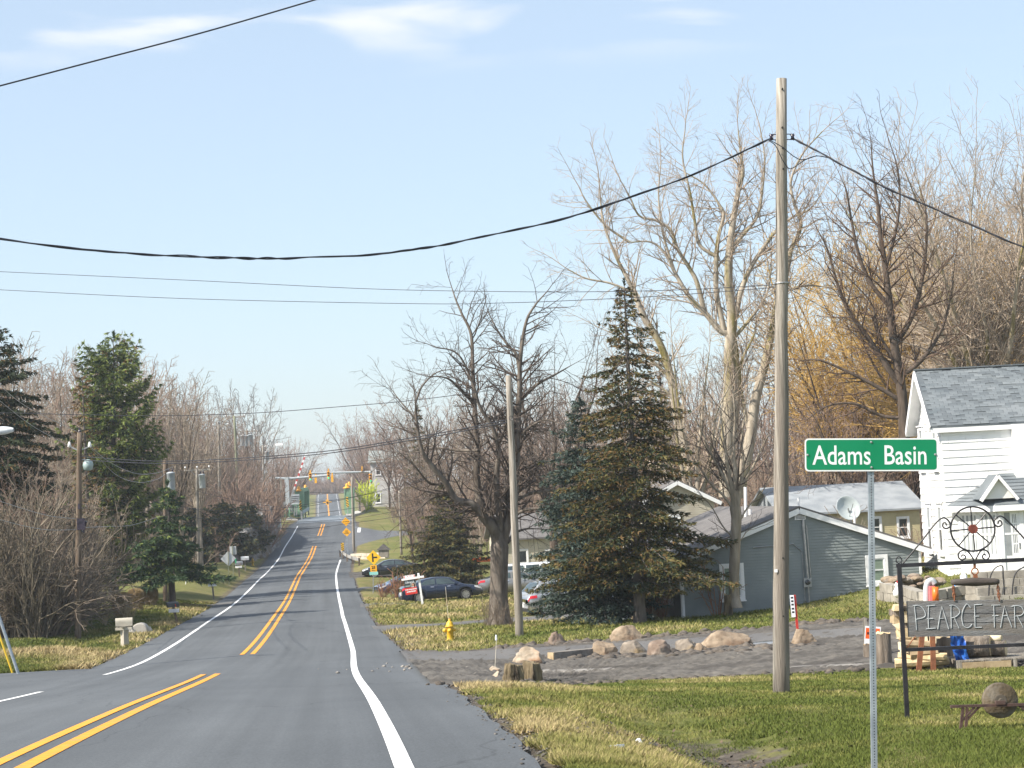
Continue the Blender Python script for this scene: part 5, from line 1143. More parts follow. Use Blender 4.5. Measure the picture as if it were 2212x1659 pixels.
b = hit(225, 1352); scatter_shrubs('dry_shrub', pr7, [(b.x, b.y, 1.7), (b.x+.9, b.y+1.6, 1.5), (b.x-1.0, b.y+.6, 1.9)], 'upright straw coloured stems beside the clipped hedge', 'straw stems beside the hedge', 7)
pr8 = [(shrub_proto('forsythia_shrub', 63, 2.2, 24, mat('yellow green forsythia', (.5, .6, .03), (.66, .72, .08), 3, .8), 36, 3.0, .02, .02), 2.2)]
b = Vector((P(795, 1105, 296).x, 296, 0)); scatter_shrubs('forsythia_shrub', pr8, [(b.x, 296, 4.2)], 'bright yellow green forsythia beside the lift bridge', None, 8)
# slender bare saplings along the left brush and by the canal road
# sprouts round the maple foot
pr9 = [(shrub_proto('root_sprouts', 64, 1.3, 30, M_twbrush, 26, 1.6, .005, .007), 1.3)]
b = hit(1080, 1353); scatter_shrubs('root_sprouts', pr9, [(b.x, b.y-.35, 1.15), (b.x+.45, b.y-.3, .8), (b.x-.5, b.y-.2, 1.3)], 'thin upright sprouts around the foot of the big maple', 'sprouts around the maple foot', 9)

# --- clipped hedge of straw coloured shrubs
M_hedge = mat('straw brown hedge', (.2, .145, .07), (.33, .25, .13), 9, .95, .8, 30); M_hedge2 = mat('straw brown hedge twigs', (.24, .175, .085), (.4, .3, .16), 3, .9)
def hedge_block(x0, x1, yb, yt, Y, label, seed):
    rng = np.random.default_rng(seed); a = P(x0, yb, Y); bq = P(x1, yb, Y); w = bq.x-a.x; h = (P((x0+x1)/2, yt, Y)-P((x0+x1)/2, yb, Y)).z; c = Vector(((a.x+bq.x)/2, Y+w/2, 0)); c.z = G(c.x, c.y); h = P((x0+x1)/2, yt, Y).z-c.z
    r = thing('hedge', c, label, 'hedge', 'clipped hedge blocks by the left driveway')
    bm = bmesh.new(); bmesh.ops.create_cube(bm, size=1); bmesh.ops.subdivide_edges(bm, edges=bm.edges[:], cuts=7, use_grid_fill=True)
    for v in bm.verts:
        p = v.co*2; q = p.copy(); s_ = max(abs(p.x), abs(p.y), abs(p.z)); l = (abs(p.x)**4+abs(p.y)**4+abs(p.z)**4)**.25; q = p/l*.97
        v.co = Vector((q.x*w/2, q.y*w*.55, q.z*h/2+h/2-.06))+Vector(rng.normal(0, .025, 3))
    me = bpy.data.meshes.new('core'); bm.to_mesh(me); bm.free(); me.materials.append(M_hedge); o = bpy.data.objects.new('core', me); COL.objects.link(o); o.parent = r
    n = 5200; d = rng.normal(0, 1, (n, 3)); d[:, 2] = np.where(d[:, 2] < -.3*np.linalg.norm(d, axis=1), -d[:, 2], d[:, 2]); l = (np.abs(d)**4).sum(1)**.25; q = d/l[:, None]; C = np.stack([q[:, 0]*w/2, q[:, 1]*w*.55, q[:, 2]*h/2+h/2-.06], 1); C[:, 2] = np.maximum(C[:, 2], .02)
    foliage('twigs', C, q*.7+np.array([0, 0, .5]), .13, .16, [M_hedge2], np.zeros(n, int), r, rng, .5, 1)
hedge_block(243, 278, 1333, 1282, 104, 'nearest straw brown clipped hedge block by the left driveway', 1)
hedge_block(276, 306, 1326, 1274, 112, 'middle straw brown clipped hedge block of the three', 2)
hedge_block(300, 336, 1320, 1268, 120, 'farthest straw brown clipped hedge block near the tilted mailbox', 3)
# bare lower trunks standing on the left lawn
for i, (x, yb, Y, rr, lb) in enumerate(((358, 1298, 0, .16, ''), (375, 1272, 0, .15, ''), (297, 1262, 0, .22, ''), (262, 1290, 0, .3, ''), (432, 1245, 0, .18, ''), (215, 1312, 0, .33, ''), (207, 1330, 0, .2, ''))):
    pass

# ------------------------------------------------------------------ grass: blades on the near lawn and verge
M_grass = bpy.data.materials.new('grass blades'); M_grass.use_nodes = True
_nt = M_grass.node_tree; _b = _nt.nodes['Principled BSDF']; _b.inputs['Roughness'].default_value = .8; _b.inputs['Specular IOR Level'].default_value = .15
_at = _nt.nodes.new('ShaderNodeAttribute'); _at.attribute_name = 'tint'; _nt.links.new(_at.outputs['Color'], _b.inputs['Base Color'])
def vnoise(X, Y, s, seed):
    rng = np.random.default_rng(seed); T = rng.random((256, 256)); x, y = X/s, Y/s; xi, yi = np.floor(x).astype(int), np.floor(y).astype(int); fx, fy = x-xi, y-yi; fx = fx*fx*(3-2*fx); fy = fy*fy*(3-2*fy)
    g = lambda a, b: T[a % 256, b % 256]
    return (g(xi, yi)*(1-fx)+g(xi+1, yi)*fx)*(1-fy)+(g(xi, yi+1)*(1-fx)+g(xi+1, yi+1)*fx)*fy
def grass(name, n, Y0, Y1, side, h0, seed, dens_pow=1.6, margin=60, xmaxpx=2330, xminpx=700):
    rng = np.random.default_rng(seed); Y = Y0+(Y1-Y0)*rng.random(n)**dens_pow
    d0 = np.array([(lambda r: r.x/r.y)(ray(xminpx, 1500))]); d1 = np.array([(lambda r: r.x/r.y)(ray(xmaxpx, 1500))])
    if side > 0: X = np.maximum(d0*Y, _rx(Y)+u_right(Y)+.05)+rng.random(n)*(d1*Y-np.maximum(d0*Y, _rx(Y)+u_right(Y)))
    else:
        xm = _rx(Y)+u_left(Y)-.05; xl = (lambda r: r.x/r.y)(ray(-60, 1400))*Y; X = xl+(xm-xl)*rng.random(n)
    u = X-_rx(Y); e = np.where(u > 0, u-u_right(Y), u_left(Y)-u)
    dr, di, li = cover(X, Y); pn = vnoise(X, Y, 1.7, 1)*.55+vnoise(X, Y, .55, 2)*.45; pat = vnoise(X, Y, 4.2, 3)*.6+vnoise(X, Y, 1.3, 7)*.4
    keep = (di*.9+vnoise(X, Y, .5, 5) < 1.05) & (li < .5)
    # clear the gravel lot and drives
    keep &= ~in_polys(X, Y)
    X, Y, u, e, dr, pn, pat = [a[keep] for a in (X, Y, u, e, dr, pn, pat)]; n = len(X)
    Z = ground(X, Y); tall = 1+1.1*np.clip(dr*1.4, 0, 1)*(pn > .45)+.5*(pat > .62)
    h = h0*tall*rng.uniform(.45, 1.25, n); wd = np.maximum(.006, .00032*Y)*rng.uniform(.7, 1.4, n); az = rng.random(n)*6.283; le = rng.normal(0, .75, (n, 2))*h[:, None]
    sx, sy = np.cos(az)*wd, np.sin(az)*wd
    V = np.stack([np.stack([X-sx, Y-sy, Z-.015], 1), np.stack([X+sx, Y+sy, Z-.015], 1), np.stack([X+le[:, 0], Y+le[:, 1], Z+h], 1)], 1).reshape(-1, 3)
    o = mesh_arr(name, V, np.arange(n*3).reshape(-1, 3), M_grass); o['kind'] = 'stuff'
    q = np.clip(.12+dr*1.15+(pn-.5)*1.3+(pat-.5)*1.2+rng.normal(0, .17, n), 0, 1)[:, None]
    ga = np.array([.095, .12, .026]); gb = np.array([.21, .205, .062]); gc = np.array([.40, .32, .17])
    c = np.where(q < .5, ga+(gb-ga)*q*2, gb+(gc-gb)*(q-.5)*2)*rng.uniform(.7, 1.25, (n, 1))
    c = np.repeat(np.c_[c, np.ones(n)], 3, 0).astype(np.float32); at = o.data.color_attributes.new('tint', 'FLOAT_COLOR', 'POINT'); at.data.foreach_set('color', c.ravel()); return o
_polys = [[hit(*q) for q in ([(900,1478),(1000,1482),(1100,1478),(1200,1478),(1320,1473),(1500,1466),(1700,1456),(1900,1447),(2212,1442),(2400,1439)]+[(2400,1333),(2212,1336),(1900,1342),(1740,1349),(1650,1360),(1500,1371),(1400,1378),(1300,1385),(1180,1393),(1050,1402),(960,1409),(855,1405)])],
          [hit(*q) for q in [(808,1361),(900,1357),(1000,1351),(1100,1345),(1200,1340),(1330,1334),(1330,1318),(1200,1327),(1100,1333),(1000,1340),(900,1347),(800,1352)]]]
def in_polys(X, Y):
    m = np.zeros(len(X), bool)
    for pl in _polys:
        c = np.zeros(len(X), bool)
        for i in range(len(pl)):
            a, b = pl[i-1], pl[i]; dy = (b.y-a.y) or 1e-9
            c ^= ((a.y > Y) != (b.y > Y)) & (X < (b.x-a.x)*(Y-a.y)/dy+a.x)
        m |= c
    return m
grass('lawn_grass', 400000, 15.5, 46, 1, .042, 1)
grass('lawn_grass', 160000, 58, 125, 1, .08, 2, 1.3)
grass('lawn_grass', 120000, 62.8, 130, -1, .09, 3, 1.3)
# ------------------------------------------------------------------ poles, wires, signs
M_pole = mat('weathered grey pole wood', (.15, .132, .11), (.40, .37, .325), 7, .95, 1.0, 26, stretch=(3.2, 3.2, .1), c3=(.2, .175, .15), s3=1.2, detail=9, spec=.1)
M_poledark = mat('dark brown pole wood', (.10, .075, .055), (.19, .15, .115), 5, .95, .8, 22, stretch=(2.2, 2.2, .16), spec=.1)
M_polegreen = mat('greenish treated pole', (.15, .17, .11), (.24, .25, .17), 4, .95, .5, 22, stretch=(2, 2, .2))
M_wire = mat('black cable', (.012, .013, .02), (.02, .022, .03), 4, .5)
M_ins = mat('dark porcelain', (.02, .015, .03), (.04, .03, .05), 4, .25)
M_steel = mat('galvanised steel post', (.25, .29, .33), (.36, .41, .45), 9, .45, .1, 60, metal=.35)
M_trf = mat('light grey transformer', (.32, .36, .39), (.42, .46, .48), 4, .5)
M_lampw = mat('white lamp housing', (.6, .63, .65), (.75, .77, .78), 4, .4)
def round_pole(name, label, xb, yb, xt, yt, r0, r1, m, Y=None, group=None):
    b = hit(xb, yb) if Y is None else P(xb, yb, Y)
    t = P(xt, yt, b.y); b2 = b+(b-t).normalized()*.6
    r = thing(name, b, label, 'utility pole', group); mb = MB(); n = 10
    rr = [r0+(r1-r0)*i/n for i in range(n+1)]; rng = random.Random(hash(label) % 999)
    mb.tube([b2.lerp(t, i/n)+Vector((rng.uniform(-.01, .01), rng.uniform(-.01, .01), 0)) for i in range(n+1)], rr, 14); mb.build('pole', m, r, True); return r, b, t
def crossarm(r, c, half, ex=(1, 0, 0), w=.11, m=None, pins=3):
    ex = Vector(ex); mb = MB(); mb.bar(c-ex*half, c+ex*half, w, w*1.1); a = mb.build('crossarm', m or M_pole, r)
    for i in range(pins):
        q = c+ex*half*(-.92+1.84*i/(max(1, pins-1))); mb = MB(); mb.lathe([(.02, 0), (.02, .1), (.06, .1), (.075, .17), (.045, .24), (.02, .25)], 8, q+Vector((0, 0, w*.5))); mb.build('insulator', M_trim, a, True)
    for s in (-1, 1): mb = MB(); mb.bar(c+ex*half*.5*s-Vector((0, .06, 0)), c-Vector((0, .06, .6)), .03, .03); mb.build('brace', M_greym, a)
def transformer(r, c, h=.9, rad=.24):
    mb = MB(); mb.lathe([(rad*.9, -h/2), (rad, -h/2+.05), (rad, h/2-.06), (rad*1.06, h/2-.05), (rad*1.06, h/2), (rad*.5, h/2+.06)], 14, c); t = mb.build('transformer', M_trf, r, True)
    for s in (-1, 1): mb = MB(); mb.lathe([(.04, 0), (.06, .06), (.04, .1), (.06, .14), (.02, .24)], 8, c+Vector((s*rad*.45, 0, h/2+.03))); mb.build('bushing', M_ins, t, True)
NP, npb, npt = round_pole('utility_pole', 'tall weathered grey pole nearest the camera, standing in the front lawn', 1687, 1497, 1689, 170, .142, .085, M_pole)
Yn = npb.y
for s, x in ((-1, 1666), (1, 1712)):
    c = P(x, 296, Yn); mb = MB(); e = P(1689, 296, Yn)
    for dz in (-.045, .045): mb.bar(e+Vector((s*.07, 0, dz)), c+Vector((s*.02, 0, dz)), .025, .012)
    mb.bar(c+Vector((s*.02, 0, -.06)), c+Vector((s*.02, 0, .06)), .012, .012); b_ = mb.build('clevis', M_ins, NP)
    mb = MB(); mb.lathe([(.02, -.04), (.04, -.035), (.022, 0), (.04, .035), (.02, .04)], 10, c); mb.build('spool_insulator', M_ins, b_, True)
for i, y in enumerate((278, 322, 367, 195, 1205, 1330)):
    q = P(1688+(i % 3), y, Yn); mb = MB(); mb.lathe([(.014, -.14), (.014, -.06)], 8, q+Vector((0, -.0, 0)), Matrix.Rotation(-math.pi/2, 3, 'X')); mb.build('bolt', M_dark, NP)
mb = MB(); mb.lathe([(.118, -.012), (.124, 0), (.118, .012)], 16, P(1688.5, 612, Yn)); mb.build('wire_wrap', M_greym, NP)
q = P(1682, 1232, Yn); mb = MB(); mb.box(q+Vector((-.06, -.13, 0)), (.05, .012, .05)); mb.build('tag', M_trim, NP)
OP, opb, opt = round_pole('utility_pole', 'shorter weathered grey pole leaning left beside the big bare maple', 1122, 1373, 1099, 811, .15, .1, M_pole)
mb = MB(); mb.tube([P(1104, y, opb.y-.16)+Vector((.07*math.sin(a), 0, .07*math.cos(a))) for y, a in [(903, k*.7) for k in range(10)]], .01, 5); mb.build('wire_coil', M_ins, OP)
LP, lpb, lpt = round_pole('utility_pole', 'brown utility pole with a hanging cable box before the left thicket', 168, 1379, 172, 934, .15, .11, M_poledark)
mb = MB(); mb.lathe([(.05, 0), (.07, .05), (.05, .1), (.03, .2)], 8, lpt); mb.build('insulator', M_ins, LP)
for x, y in ((150, 964), (194, 964)):
    a = P(171, 974, lpb.y); c = P(x, y, lpb.y); mb = MB(); mb.bar(a, c, .05, .05); ar = mb.build('arm', M_greym, LP); mb = MB(); mb.lathe([(.05, -.05), (.09, 0), (.06, .12), (.03, .2)], 8, c); mb.build('insulator', M_trim, ar, True)
mb = MB(); mb.bar(P(170, 995, lpb.y), P(184, 992, lpb.y), .05, .05); a_ = mb.build('lamp_arm', M_greym, LP)
mb = MB(); mb.lathe([(.08, .2), (.2, .1), (.24, -.05), (.2, -.25), (.1, -.3)], 12, P(190, 1002, lpb.y)); mb.build('lamp_globe', mat('grey lamp globe', (.25, .33, .33), (.4, .5, .5), 4, .3), a_, True)
mb = MB(); mb.box(P(176, 1132, lpb.y), (.35, .25, .5)); mb.tube([P(174, 1120, lpb.y), P(186, 1128, lpb.y), P(180, 1150, lpb.y), P(170, 1140, lpb.y)], .05, 6); mb.build('cable_box', M_ins, LP)
mb = MB(); mb.bar(P(171, 1088, lpb.y-.15), P(171, 1100, lpb.y-.15), .1, .1); mb.build('bracket', M_ins, LP)
def far_pole(label, xb, yb, xt, yt, Y, m, r=.15, arm=None, trf=None):
    o, b, t = round_pole('utility_pole', label, xb, yb, xt, yt, r, r*.75, m, Y, None)
    b.z = min(b.z, G(b.x, b.y))
    if arm:
        c = P((arm[0]+arm[1])/2, arm[2], Y); half = (P(arm[1], arm[2], Y)-P(arm[0], arm[2], Y)).length/2; crossarm(o, c, half, (1, 0, .0), .13)
    for q in trf or (): transformer(o, P(q[0], q[1], Y)+Vector((0, -.1, 0)), 1.1 if Y < 180 else 1.5, .26 if Y < 180 else .4)
    return o
far_pole('dark brown pole with one grey transformer behind the low dark pine', 357, 1302, 357, 994, hit(357, 1300).y, M_poledark, .16, None, [(370, 1040)])
far_pole('short crossarm pole with three white insulators among the left woods', 430, 1250, 425, 1012, 160, M_pole, .15, (398, 454, 1015), [(437, 1040)])
far_pole('tall tan pole with a double crossarm left of the greenish pole', 475, 1150, 472, 912, 238, M_pole, .19, (459, 494, 920))
far_pole('tall greenish pole with a wide top crossarm above the left woods', 517, 1120, 506, 898, 258, M_polegreen, .2, (486, 530, 901))
far_pole('pole carrying a bank of three grey transformers over the left woods', 535, 1120, 534, 930, 282, M_poledark, .19, (519, 551, 932), [(525, 952), (533, 953), (541, 951)])
o = far_pole('thin pole with a white street lamp arm left of the bridge', 571, 1100, 568, 962, 284, M_pole, .15)
mb = MB(); mb.tube([P(568, 966, 284), P(580, 961, 284), P(600, 960, 284)], .06, 6); a_ = mb.build('lamp_arm', M_greym, o); mb = MB(); mb.box(P(603, 960, 284), (1.3, .5, .3), taper=.7); mb.build('lamp_head', M_lampw, a_); transformer(o, P(577, 985, 284), 1.2, .3)
far_pole('plain tan pole right beside the yellow lift bridge signs', 765, 1206, 760, 1030, 214, M_pole, .16)
far_pole('slim pale pole behind the olive spruce bush on the right', 867, 1190, 862, 1060, 205, M_pole, .13)
far_pole('thin pole at the left end of the signal mast by the bridge', 555, 1110, 555, 1036, 292, M_pole, .14, (551, 577, 1038))
# guyed leaning post and street lamp at the left edge
b = hit(40, 1457); t = P(-14, 1296, b.y); r = thing('leaning_post', b, 'grey metal post leaning left at the left edge by the side street', 'post'); mb = MB(); mb.tube([b-(t-b)*.05, t], .05, 8); mb.build('post', M_steel, r)
b = P(27, 1450, 62.6); b.z = G(b.x, b.y); t = P(-10, 1346, 62.6); r = thing('guy_wire', b, 'guy wire in a yellow plastic guard beside the leaning grey post', 'guy wire'); mb = MB(); mb.tube([b, t], .035, 8); mb.build('guard', mat('yellow plastic guard', (.6, .38, .02), (.7, .48, .04), 4, .4), r); mb = MB(); mb.tube([b-(t-b)*.06, t+(t-b)*.5], .01, 5); mb.build('wire', M_greym, r)
Yl = 60.; lp = thing('street_lamp', P(-60, 930, Yl), 'white cobra head street lamp poking in at the left edge', 'street lamp')
c = P(6, 931, Yl); mb = MB(); rows = []
for i in range(9):
    f = i/8; w_ = .17*math.sin(math.pi*(.12+.8*f))**.6; x = -.42+.75*f; rows.append([c+Vector((x, math.cos(a)*w_, math.sin(a)*w_*.75+.02*f)) for a in [k*math.pi/6 for k in range(13)]])
mb.grid(rows); mb.build('lamp_head', M_lampw, lp, True)
mb = MB(); mb.tube([c+Vector((-.4, 0, .02)), P(-40, 925, Yl), P(-90, 960, Yl)], .035, 6); mb.build('lamp_arm', M_greym, lp)
b = P(-92, 1440, Yl); b.z = G(b.x, b.y); mb = MB(); mb.tube([b, P(-90, 900, Yl)], .12, 10); mb.build('pole', M_poledark, lp)
def wire(label, pts, Y0, Y1, rad, strands=1, group=None, m=None, seed=0):
    n = len(pts)-1; base = [P(x, y, Y0+(Y1-Y0)*i/n) for i, (x, y) in enumerate(pts)]; C = through(base, 14); mb = MB()
    if strands == 1: mb.tube(C, rad, 5)
    else:
        rnd = random.Random(seed)
        for s in range(strands):
            ph = s*2*math.pi/strands; o = []
            for i, q in enumerate(C):
                a = ph+i*.55+1.6*math.sin(i*.13+s); rr = rad*(.75 if s else .35)*(1+.5*math.sin(i*.21+s*2)); o.append(q+Vector((0, math.cos(a)*rr, math.sin(a)*rr)))
            mb.tube(o, rad*.62, 5)
    o = mb.build('overhead_wire', m or M_wire, None, True, base=base[0]); return tag(o, label, 'wire', group)
wire('single black wire crossing the top left corner of the sky', [(-40, 196), (200, 133), (450, 67), (720, -12)], 17, 18, .0075)
wire('thick twisted service cable sagging from the near pole to the left', [(1664, 299), (1500, 375), (1250, 463), (1000, 520), (850, 545), (650, 557), (500, 557), (250, 545), (-40, 512)], Yn, 27, .016, 3)
wire('thick twisted cable running down right from the near pole', [(1714, 299), (1800, 345), (1900, 399), (2030, 456), (2130, 500), (2260, 553)], Yn, 31, .016, 3)
wire('slack jumper loop hanging right of the near pole top', [(1660, 303), (1676, 316), (1690, 345), (1703, 363), (1714, 362), (1740, 345), (1765, 337), (1795, 342)], Yn-.2, Yn-.15, .008)
wire('upper jumper lead with splice beside the near pole', [(1662, 302), (1690, 318), (1715, 338), (1735, 345), (1765, 336)], Yn-.22, Yn-.2, .008)
wire('upper of the two thin wires crossing the middle of the sky', [(-40, 585), (400, 605), (800, 624), (1100, 630), (1300, 630), (1500, 625), (1688, 614)], 42, Yn, .006)
wire('lower of the two thin wires crossing the middle of the sky', [(-40, 624), (400, 645), (900, 656), (1100, 654), (1260, 648), (1450, 638), (1688, 620)], 42, Yn, .006)
wire('thin wire running right from the middle of the near pole to the white house', [(1690, 616), (1830, 690), (1960, 742), (2100, 782), (2240, 815)], Yn, 66, .006)
wire('upper black wire from the shorter weathered pole over the road', [(1100, 838), (980, 854), (860, 868), (740, 878), (600, 889), (480, 895), (300, 898), (-30, 891)], opb.y, 70, .012)
for i, (dy, lb) in enumerate(((0, 'upper strand of the black cable pair crossing the road at pole height'), (5, 'lower strand of the black cable pair crossing the road at pole height'))): wire(lb, [(1105, 905+dy), (980, 930+dy), (870, 949+dy), (700, 975+dy), (480, 992+dy), (330, 996+dy), (171, 986+dy*1.5)], opb.y, lpb.y, .018, 1)
gw = 'thin wires crossing the road before the bridge'
for i, pts in enumerate(([(424, 1060), (483, 1075), (575, 1092), (650, 1095), (760, 1075), (900, 1040), (1110, 960)], [(324, 1081), (408, 1097), (463, 1103), (556, 1104), (672, 1088), (800, 1065), (1000, 1010)], [(360, 1107), (500, 1128), (700, 1125), (850, 1105), (1010, 1060)], [(355, 1060), (480, 1125), (640, 1142), (760, 1130), (900, 1110)], [(600, 1118), (700, 1107), (800, 1092), (930, 1075)])):
    wire('thin sagging wire crossing the road below the traffic signals', pts, 150, 170, .016, 1, gw)
gl = 'grey cables between the left poles'
for pts, Ya, Yb in (([(0, 1083), (60, 1102), (110, 1115), (168, 1121)], 70, lpb.y), ([(0, 1123), (60, 1138), (110, 1145), (168, 1144)], 70, lpb.y), ([(172, 1140), (237, 1137), (286, 1134), (357, 1112)], lpb.y, 122), ([(194, 964), (240, 1000), (294, 1023), (340, 1021), (374, 1008)], lpb.y, 122), ([(194, 966), (250, 1025), (300, 1042), (340, 1035), (357, 1024)], lpb.y, 122), ([(-20, 815), (60, 880), (172, 935)], 62, lpb.y), ([(-20, 850), (70, 920), (150, 964)], 62, lpb.y)):
    wire('grey cable sagging between poles on the left side', pts, Ya, Yb, .012 if Ya > 65 else .01, 1, gl, M_greym)

# ------------------------------------------------------------------ place name sign
M_green = mat('green sign sheeting', (.0, .20, .085), (.004, .225, .10), 2, .35, spec=.4)
M_wsheet = mat('white sign sheeting', (.74, .76, .78), (.8, .82, .84), 2, .35)
M_yelsign = mat('yellow sign sheeting', (.82, .47, .01), (.88, .53, .015), 2, .4)
M_orsign = mat('amber sign sheeting', (.8, .38, .01), (.86, .43, .015), 2, .4)
M_blk_ = mat('black sign ink', (.012, .011, .01), None, 2, .5)
M_signback = mat('bare aluminium sign back', (.52, .54, .56), (.62, .64, .66), 3, .4, metal=.25)
Ys = 18.3; yaw0 = 0.0
def upright(a, b):            # frame whose up axis follows the photographed post
    z = (Vector(b)-Vector(a)).normalized(); return z
def round_rect(w, h, r, n=5):
    o = []
    for cx, cy, a0 in ((w/2-r, h/2-r, 0), (-w/2+r, h/2-r, 90), (-w/2+r, -h/2+r, 180), (w/2-r, -h/2+r, 270)):
        for i in range(n+1): a = R_(a0+90*i/n); o.append((cx+r*math.cos(a), cy+r*math.sin(a)))
    return o
def panel(name, parent, M4, poly, th, m):       # poly in the sign's own x/y; front at local z=0
    n = len(poly); vs = [M4 @ Vector((x, y, 0)) for x, y in poly]+[M4 @ Vector((x, y, -th)) for x, y in poly]
    mb = MB(); mb.add(vs, [tuple(range(n)), tuple(reversed(range(n, 2*n)))]+[(i, i+n, (i+1) % n+n, (i+1) % n) for i in range(n)]); return mb.build(name, m, parent)
def on_sign(M4, dz): return M4 @ Matrix.Translation((0, 0, dz))
def local(M4, o): L4 = M4.copy(); L4.translation = M4.translation-ORG[o]; return L4
sb = P(1886, 1700, Ys); sb.z = G(sb.x, sb.y); st_ = P(1880, 950, Ys)
sg = thing('place_name_sign', sb, 'green Adams Basin place sign on a perforated steel post', 'sign')
sc = (P(1737.5, 947, Ys)+P(2024, 1018, Ys))/2; ux = (P(2024, 982, Ys)-P(1737, 983, Ys)); wS = ux.length; hS = (P(1880, 947, Ys)-P(1880, 1018, Ys)).length
uz = Vector((-ux.z, 0, ux.x)).normalized(); Ms = frame4(ux, uz, sc+Vector((0, -.04, 0)))
panel('sign_panel', sg, Ms, round_rect(wS, hS, .035), .003, M_wsheet); 
gp = panel('sign_face', sg, on_sign(Ms, .0012), round_rect(wS-.026, hS-.026, .026), .001, M_green)
put_text('Adams  Basin', .25, M_wsheet, gp, local(on_sign(Ms, .0022), sg) @ Matrix.Translation((-.012, -.012, 0)), .002, .775)
for x, y in ((0, hS/2-.035), (0, -hS/2+.035), (-wS/2+.025, 0), (wS/2-.025, 0)):
    mb = MB(); q = Ms @ Vector((x, y, .002)); mb.lathe([(.011, 0), (.009, .006), (.004, .008)], 10, q, Ms.to_3x3()); mb.build('bolt', M_greym, sg)
mb = MB(); pv = upright(sb, st_); w_ = .052; c0, c1 = sb-pv*.5, st_-pv*.01
mb.bar(c0, c1, w_, w_*.9, (0, -1, 0)); po = mb.build('post', M_steel, sg)
mb = MB(); nH = int((c1-c0).length/.0254); px_ = Vector((pv.z, 0, -pv.x))
for i in range(nH):
    q = c0.lerp(c1, (i+.5)/nH)+Vector((0, -w_*.45-.0008, 0)); mb.add([q+px_*.006*math.cos(a)+pv*.006*math.sin(a) for a in [k*math.pi/3 for k in range(6)]], [tuple(range(6))])
h_ = mb.build('punched_holes', M_dark, po, base=sb); h_.location = (0, 0, 0); h_['kind'] = 'stuff'
# junction warning sign
def warn_post(name, label, xb, yb, xt, yt, m=M_greym, r=.03, Y=None, cat='sign'):
    b = hit(xb, yb) if Y is None else Vector((P(xb, yb, Y).x, Y, 0))
    if Y is not None: b.z = surf(b.x, Y)
    t = P(xt, yt, b.y); g = thing(name, b, label, cat); mb = MB(); mb.bar(b-(t-b)*.1, t, r*2, r*2); mb.build('post', m, g); return g, b, t
g, b, t = warn_post('junction_warning_sign', 'yellow side road warning diamond with 25 mph plate on the right verge', 806, 1281, 807, 1190)
Yw = b.y; k_ = K*Yw/FPX
def sgn(x, y, dy=-.06): return frame4((1, 0, -.0), (-.02, 0, 1), P(x, y, Yw)+Vector((0, dy, 0)))
hd = 15.9*k_; M1 = sgn(807, 1204.4)
dia = lambda s: [(0, s), (-s, 0), (0, -s), (s, 0)]
d_ = panel('diamond_panel', g, M1, dia(hd), .006, M_yelsign)
for poly in ([(-.115*hd*2, .58*hd), (-.20*hd, .58*hd)],): pass
panel('junction_symbol', d_, on_sign(M1, .002), [(-.22*hd, .58*hd), (-.22*hd, -.6*hd), (0, -.6*hd), (0, -.1*hd), (.5*hd, -.1*hd), (.5*hd, .12*hd), (0, .12*hd), (0, .58*hd)], .0015, M_blk_)
M2 = sgn(807, 1227.8); s = 7.1*k_; p_ = panel('speed_plate', g, M2, round_rect(2*s, 2*s, .03), .006, M_orsign)
put_text('25', 8.2*k_, M_blk_, p_, local(on_sign(M2, .002), g) @ Matrix.Translation((0, 1.6*k_, 0)), .012, 1.0); put_text('M.P.H.', 3.2*k_, M_blk_, p_, local(on_sign(M2, .002), g) @ Matrix.Translation((0, -4.6*k_, 0)), .004, 1.0)
M3 = sgn(807.5, 1238.3); panel('small_plate', g, M3, round_rect(18.8*k_, 6.8*k_, .05), .006, mat('pale turquoise plate', (.22, .55, .52), (.3, .62, .58), 2, .4))
# lift bridge signs and object marker beside the guard rail
g, b, t = warn_post('lift_bridge_sign', 'two amber diamond signs on one post ahead of the lift bridge', 752, 1203, 747, 1112, M_steel, .05)
Yw = b.y; k_ = K*Yw/FPX; hd = 9.6*k_
for i, (x, y, tx) in enumerate(((747.2, 1127, 'LIFT  BRIDGE'), (748.9, 1149.5, 'STOP\nWHEN\nFLASHING'))):
    Mq = frame4((1, 0, 0), (-.05, 0, 1), P(x, y, Yw)+Vector((0, -.1, 0))); d_ = panel('diamond_panel', g, Mq, dia(hd), .01, M_orsign)
    put_text(tx, 2.6*k_, M_blk_, d_, local(on_sign(Mq, .004), g), .004, .9)
M_stripe = mat('black marker stripe', (.015, .013, .01), None, 2, .5)
def striped(g, c, w, h, yaw_up=(-.04, 0, 1), name='marker_panel', flip=1):
    Mq = frame4((1, 0, 0), yaw_up, c); p_ = panel(name, g, Mq, round_rect(w, h, w*.2), .01, M_yelsign)
    n = 4
    for i in range(n):
        y0 = -h/2+h*(i+.15)/n; hh = h/n*.48; a, b2 = (0, w*.8) if flip > 0 else (w*.8, 0)
        pl = clip_poly([(-w/2, y0+b2-w*.4), (w/2, y0+a-w*.4), (w/2, y0+a+hh-w*.4), (-w/2, y0+b2+hh-w*.4)], [(0, 1, h/2), (0, -1, h/2)])
        if len(pl) > 2: panel('stripe', p_, on_sign(Mq, .004), list(reversed(pl)), .002, M_stripe)
g, b, t = warn_post('object_marker', 'yellow and black striped marker at the guard rail end', 741, 1201, 740, 1188, M_greym, .03); k_ = K*b.y/FPX
striped(g, P(740, 1181, b.y)+Vector((0, -.08, 0)), 6.3*k_, 17*k_)
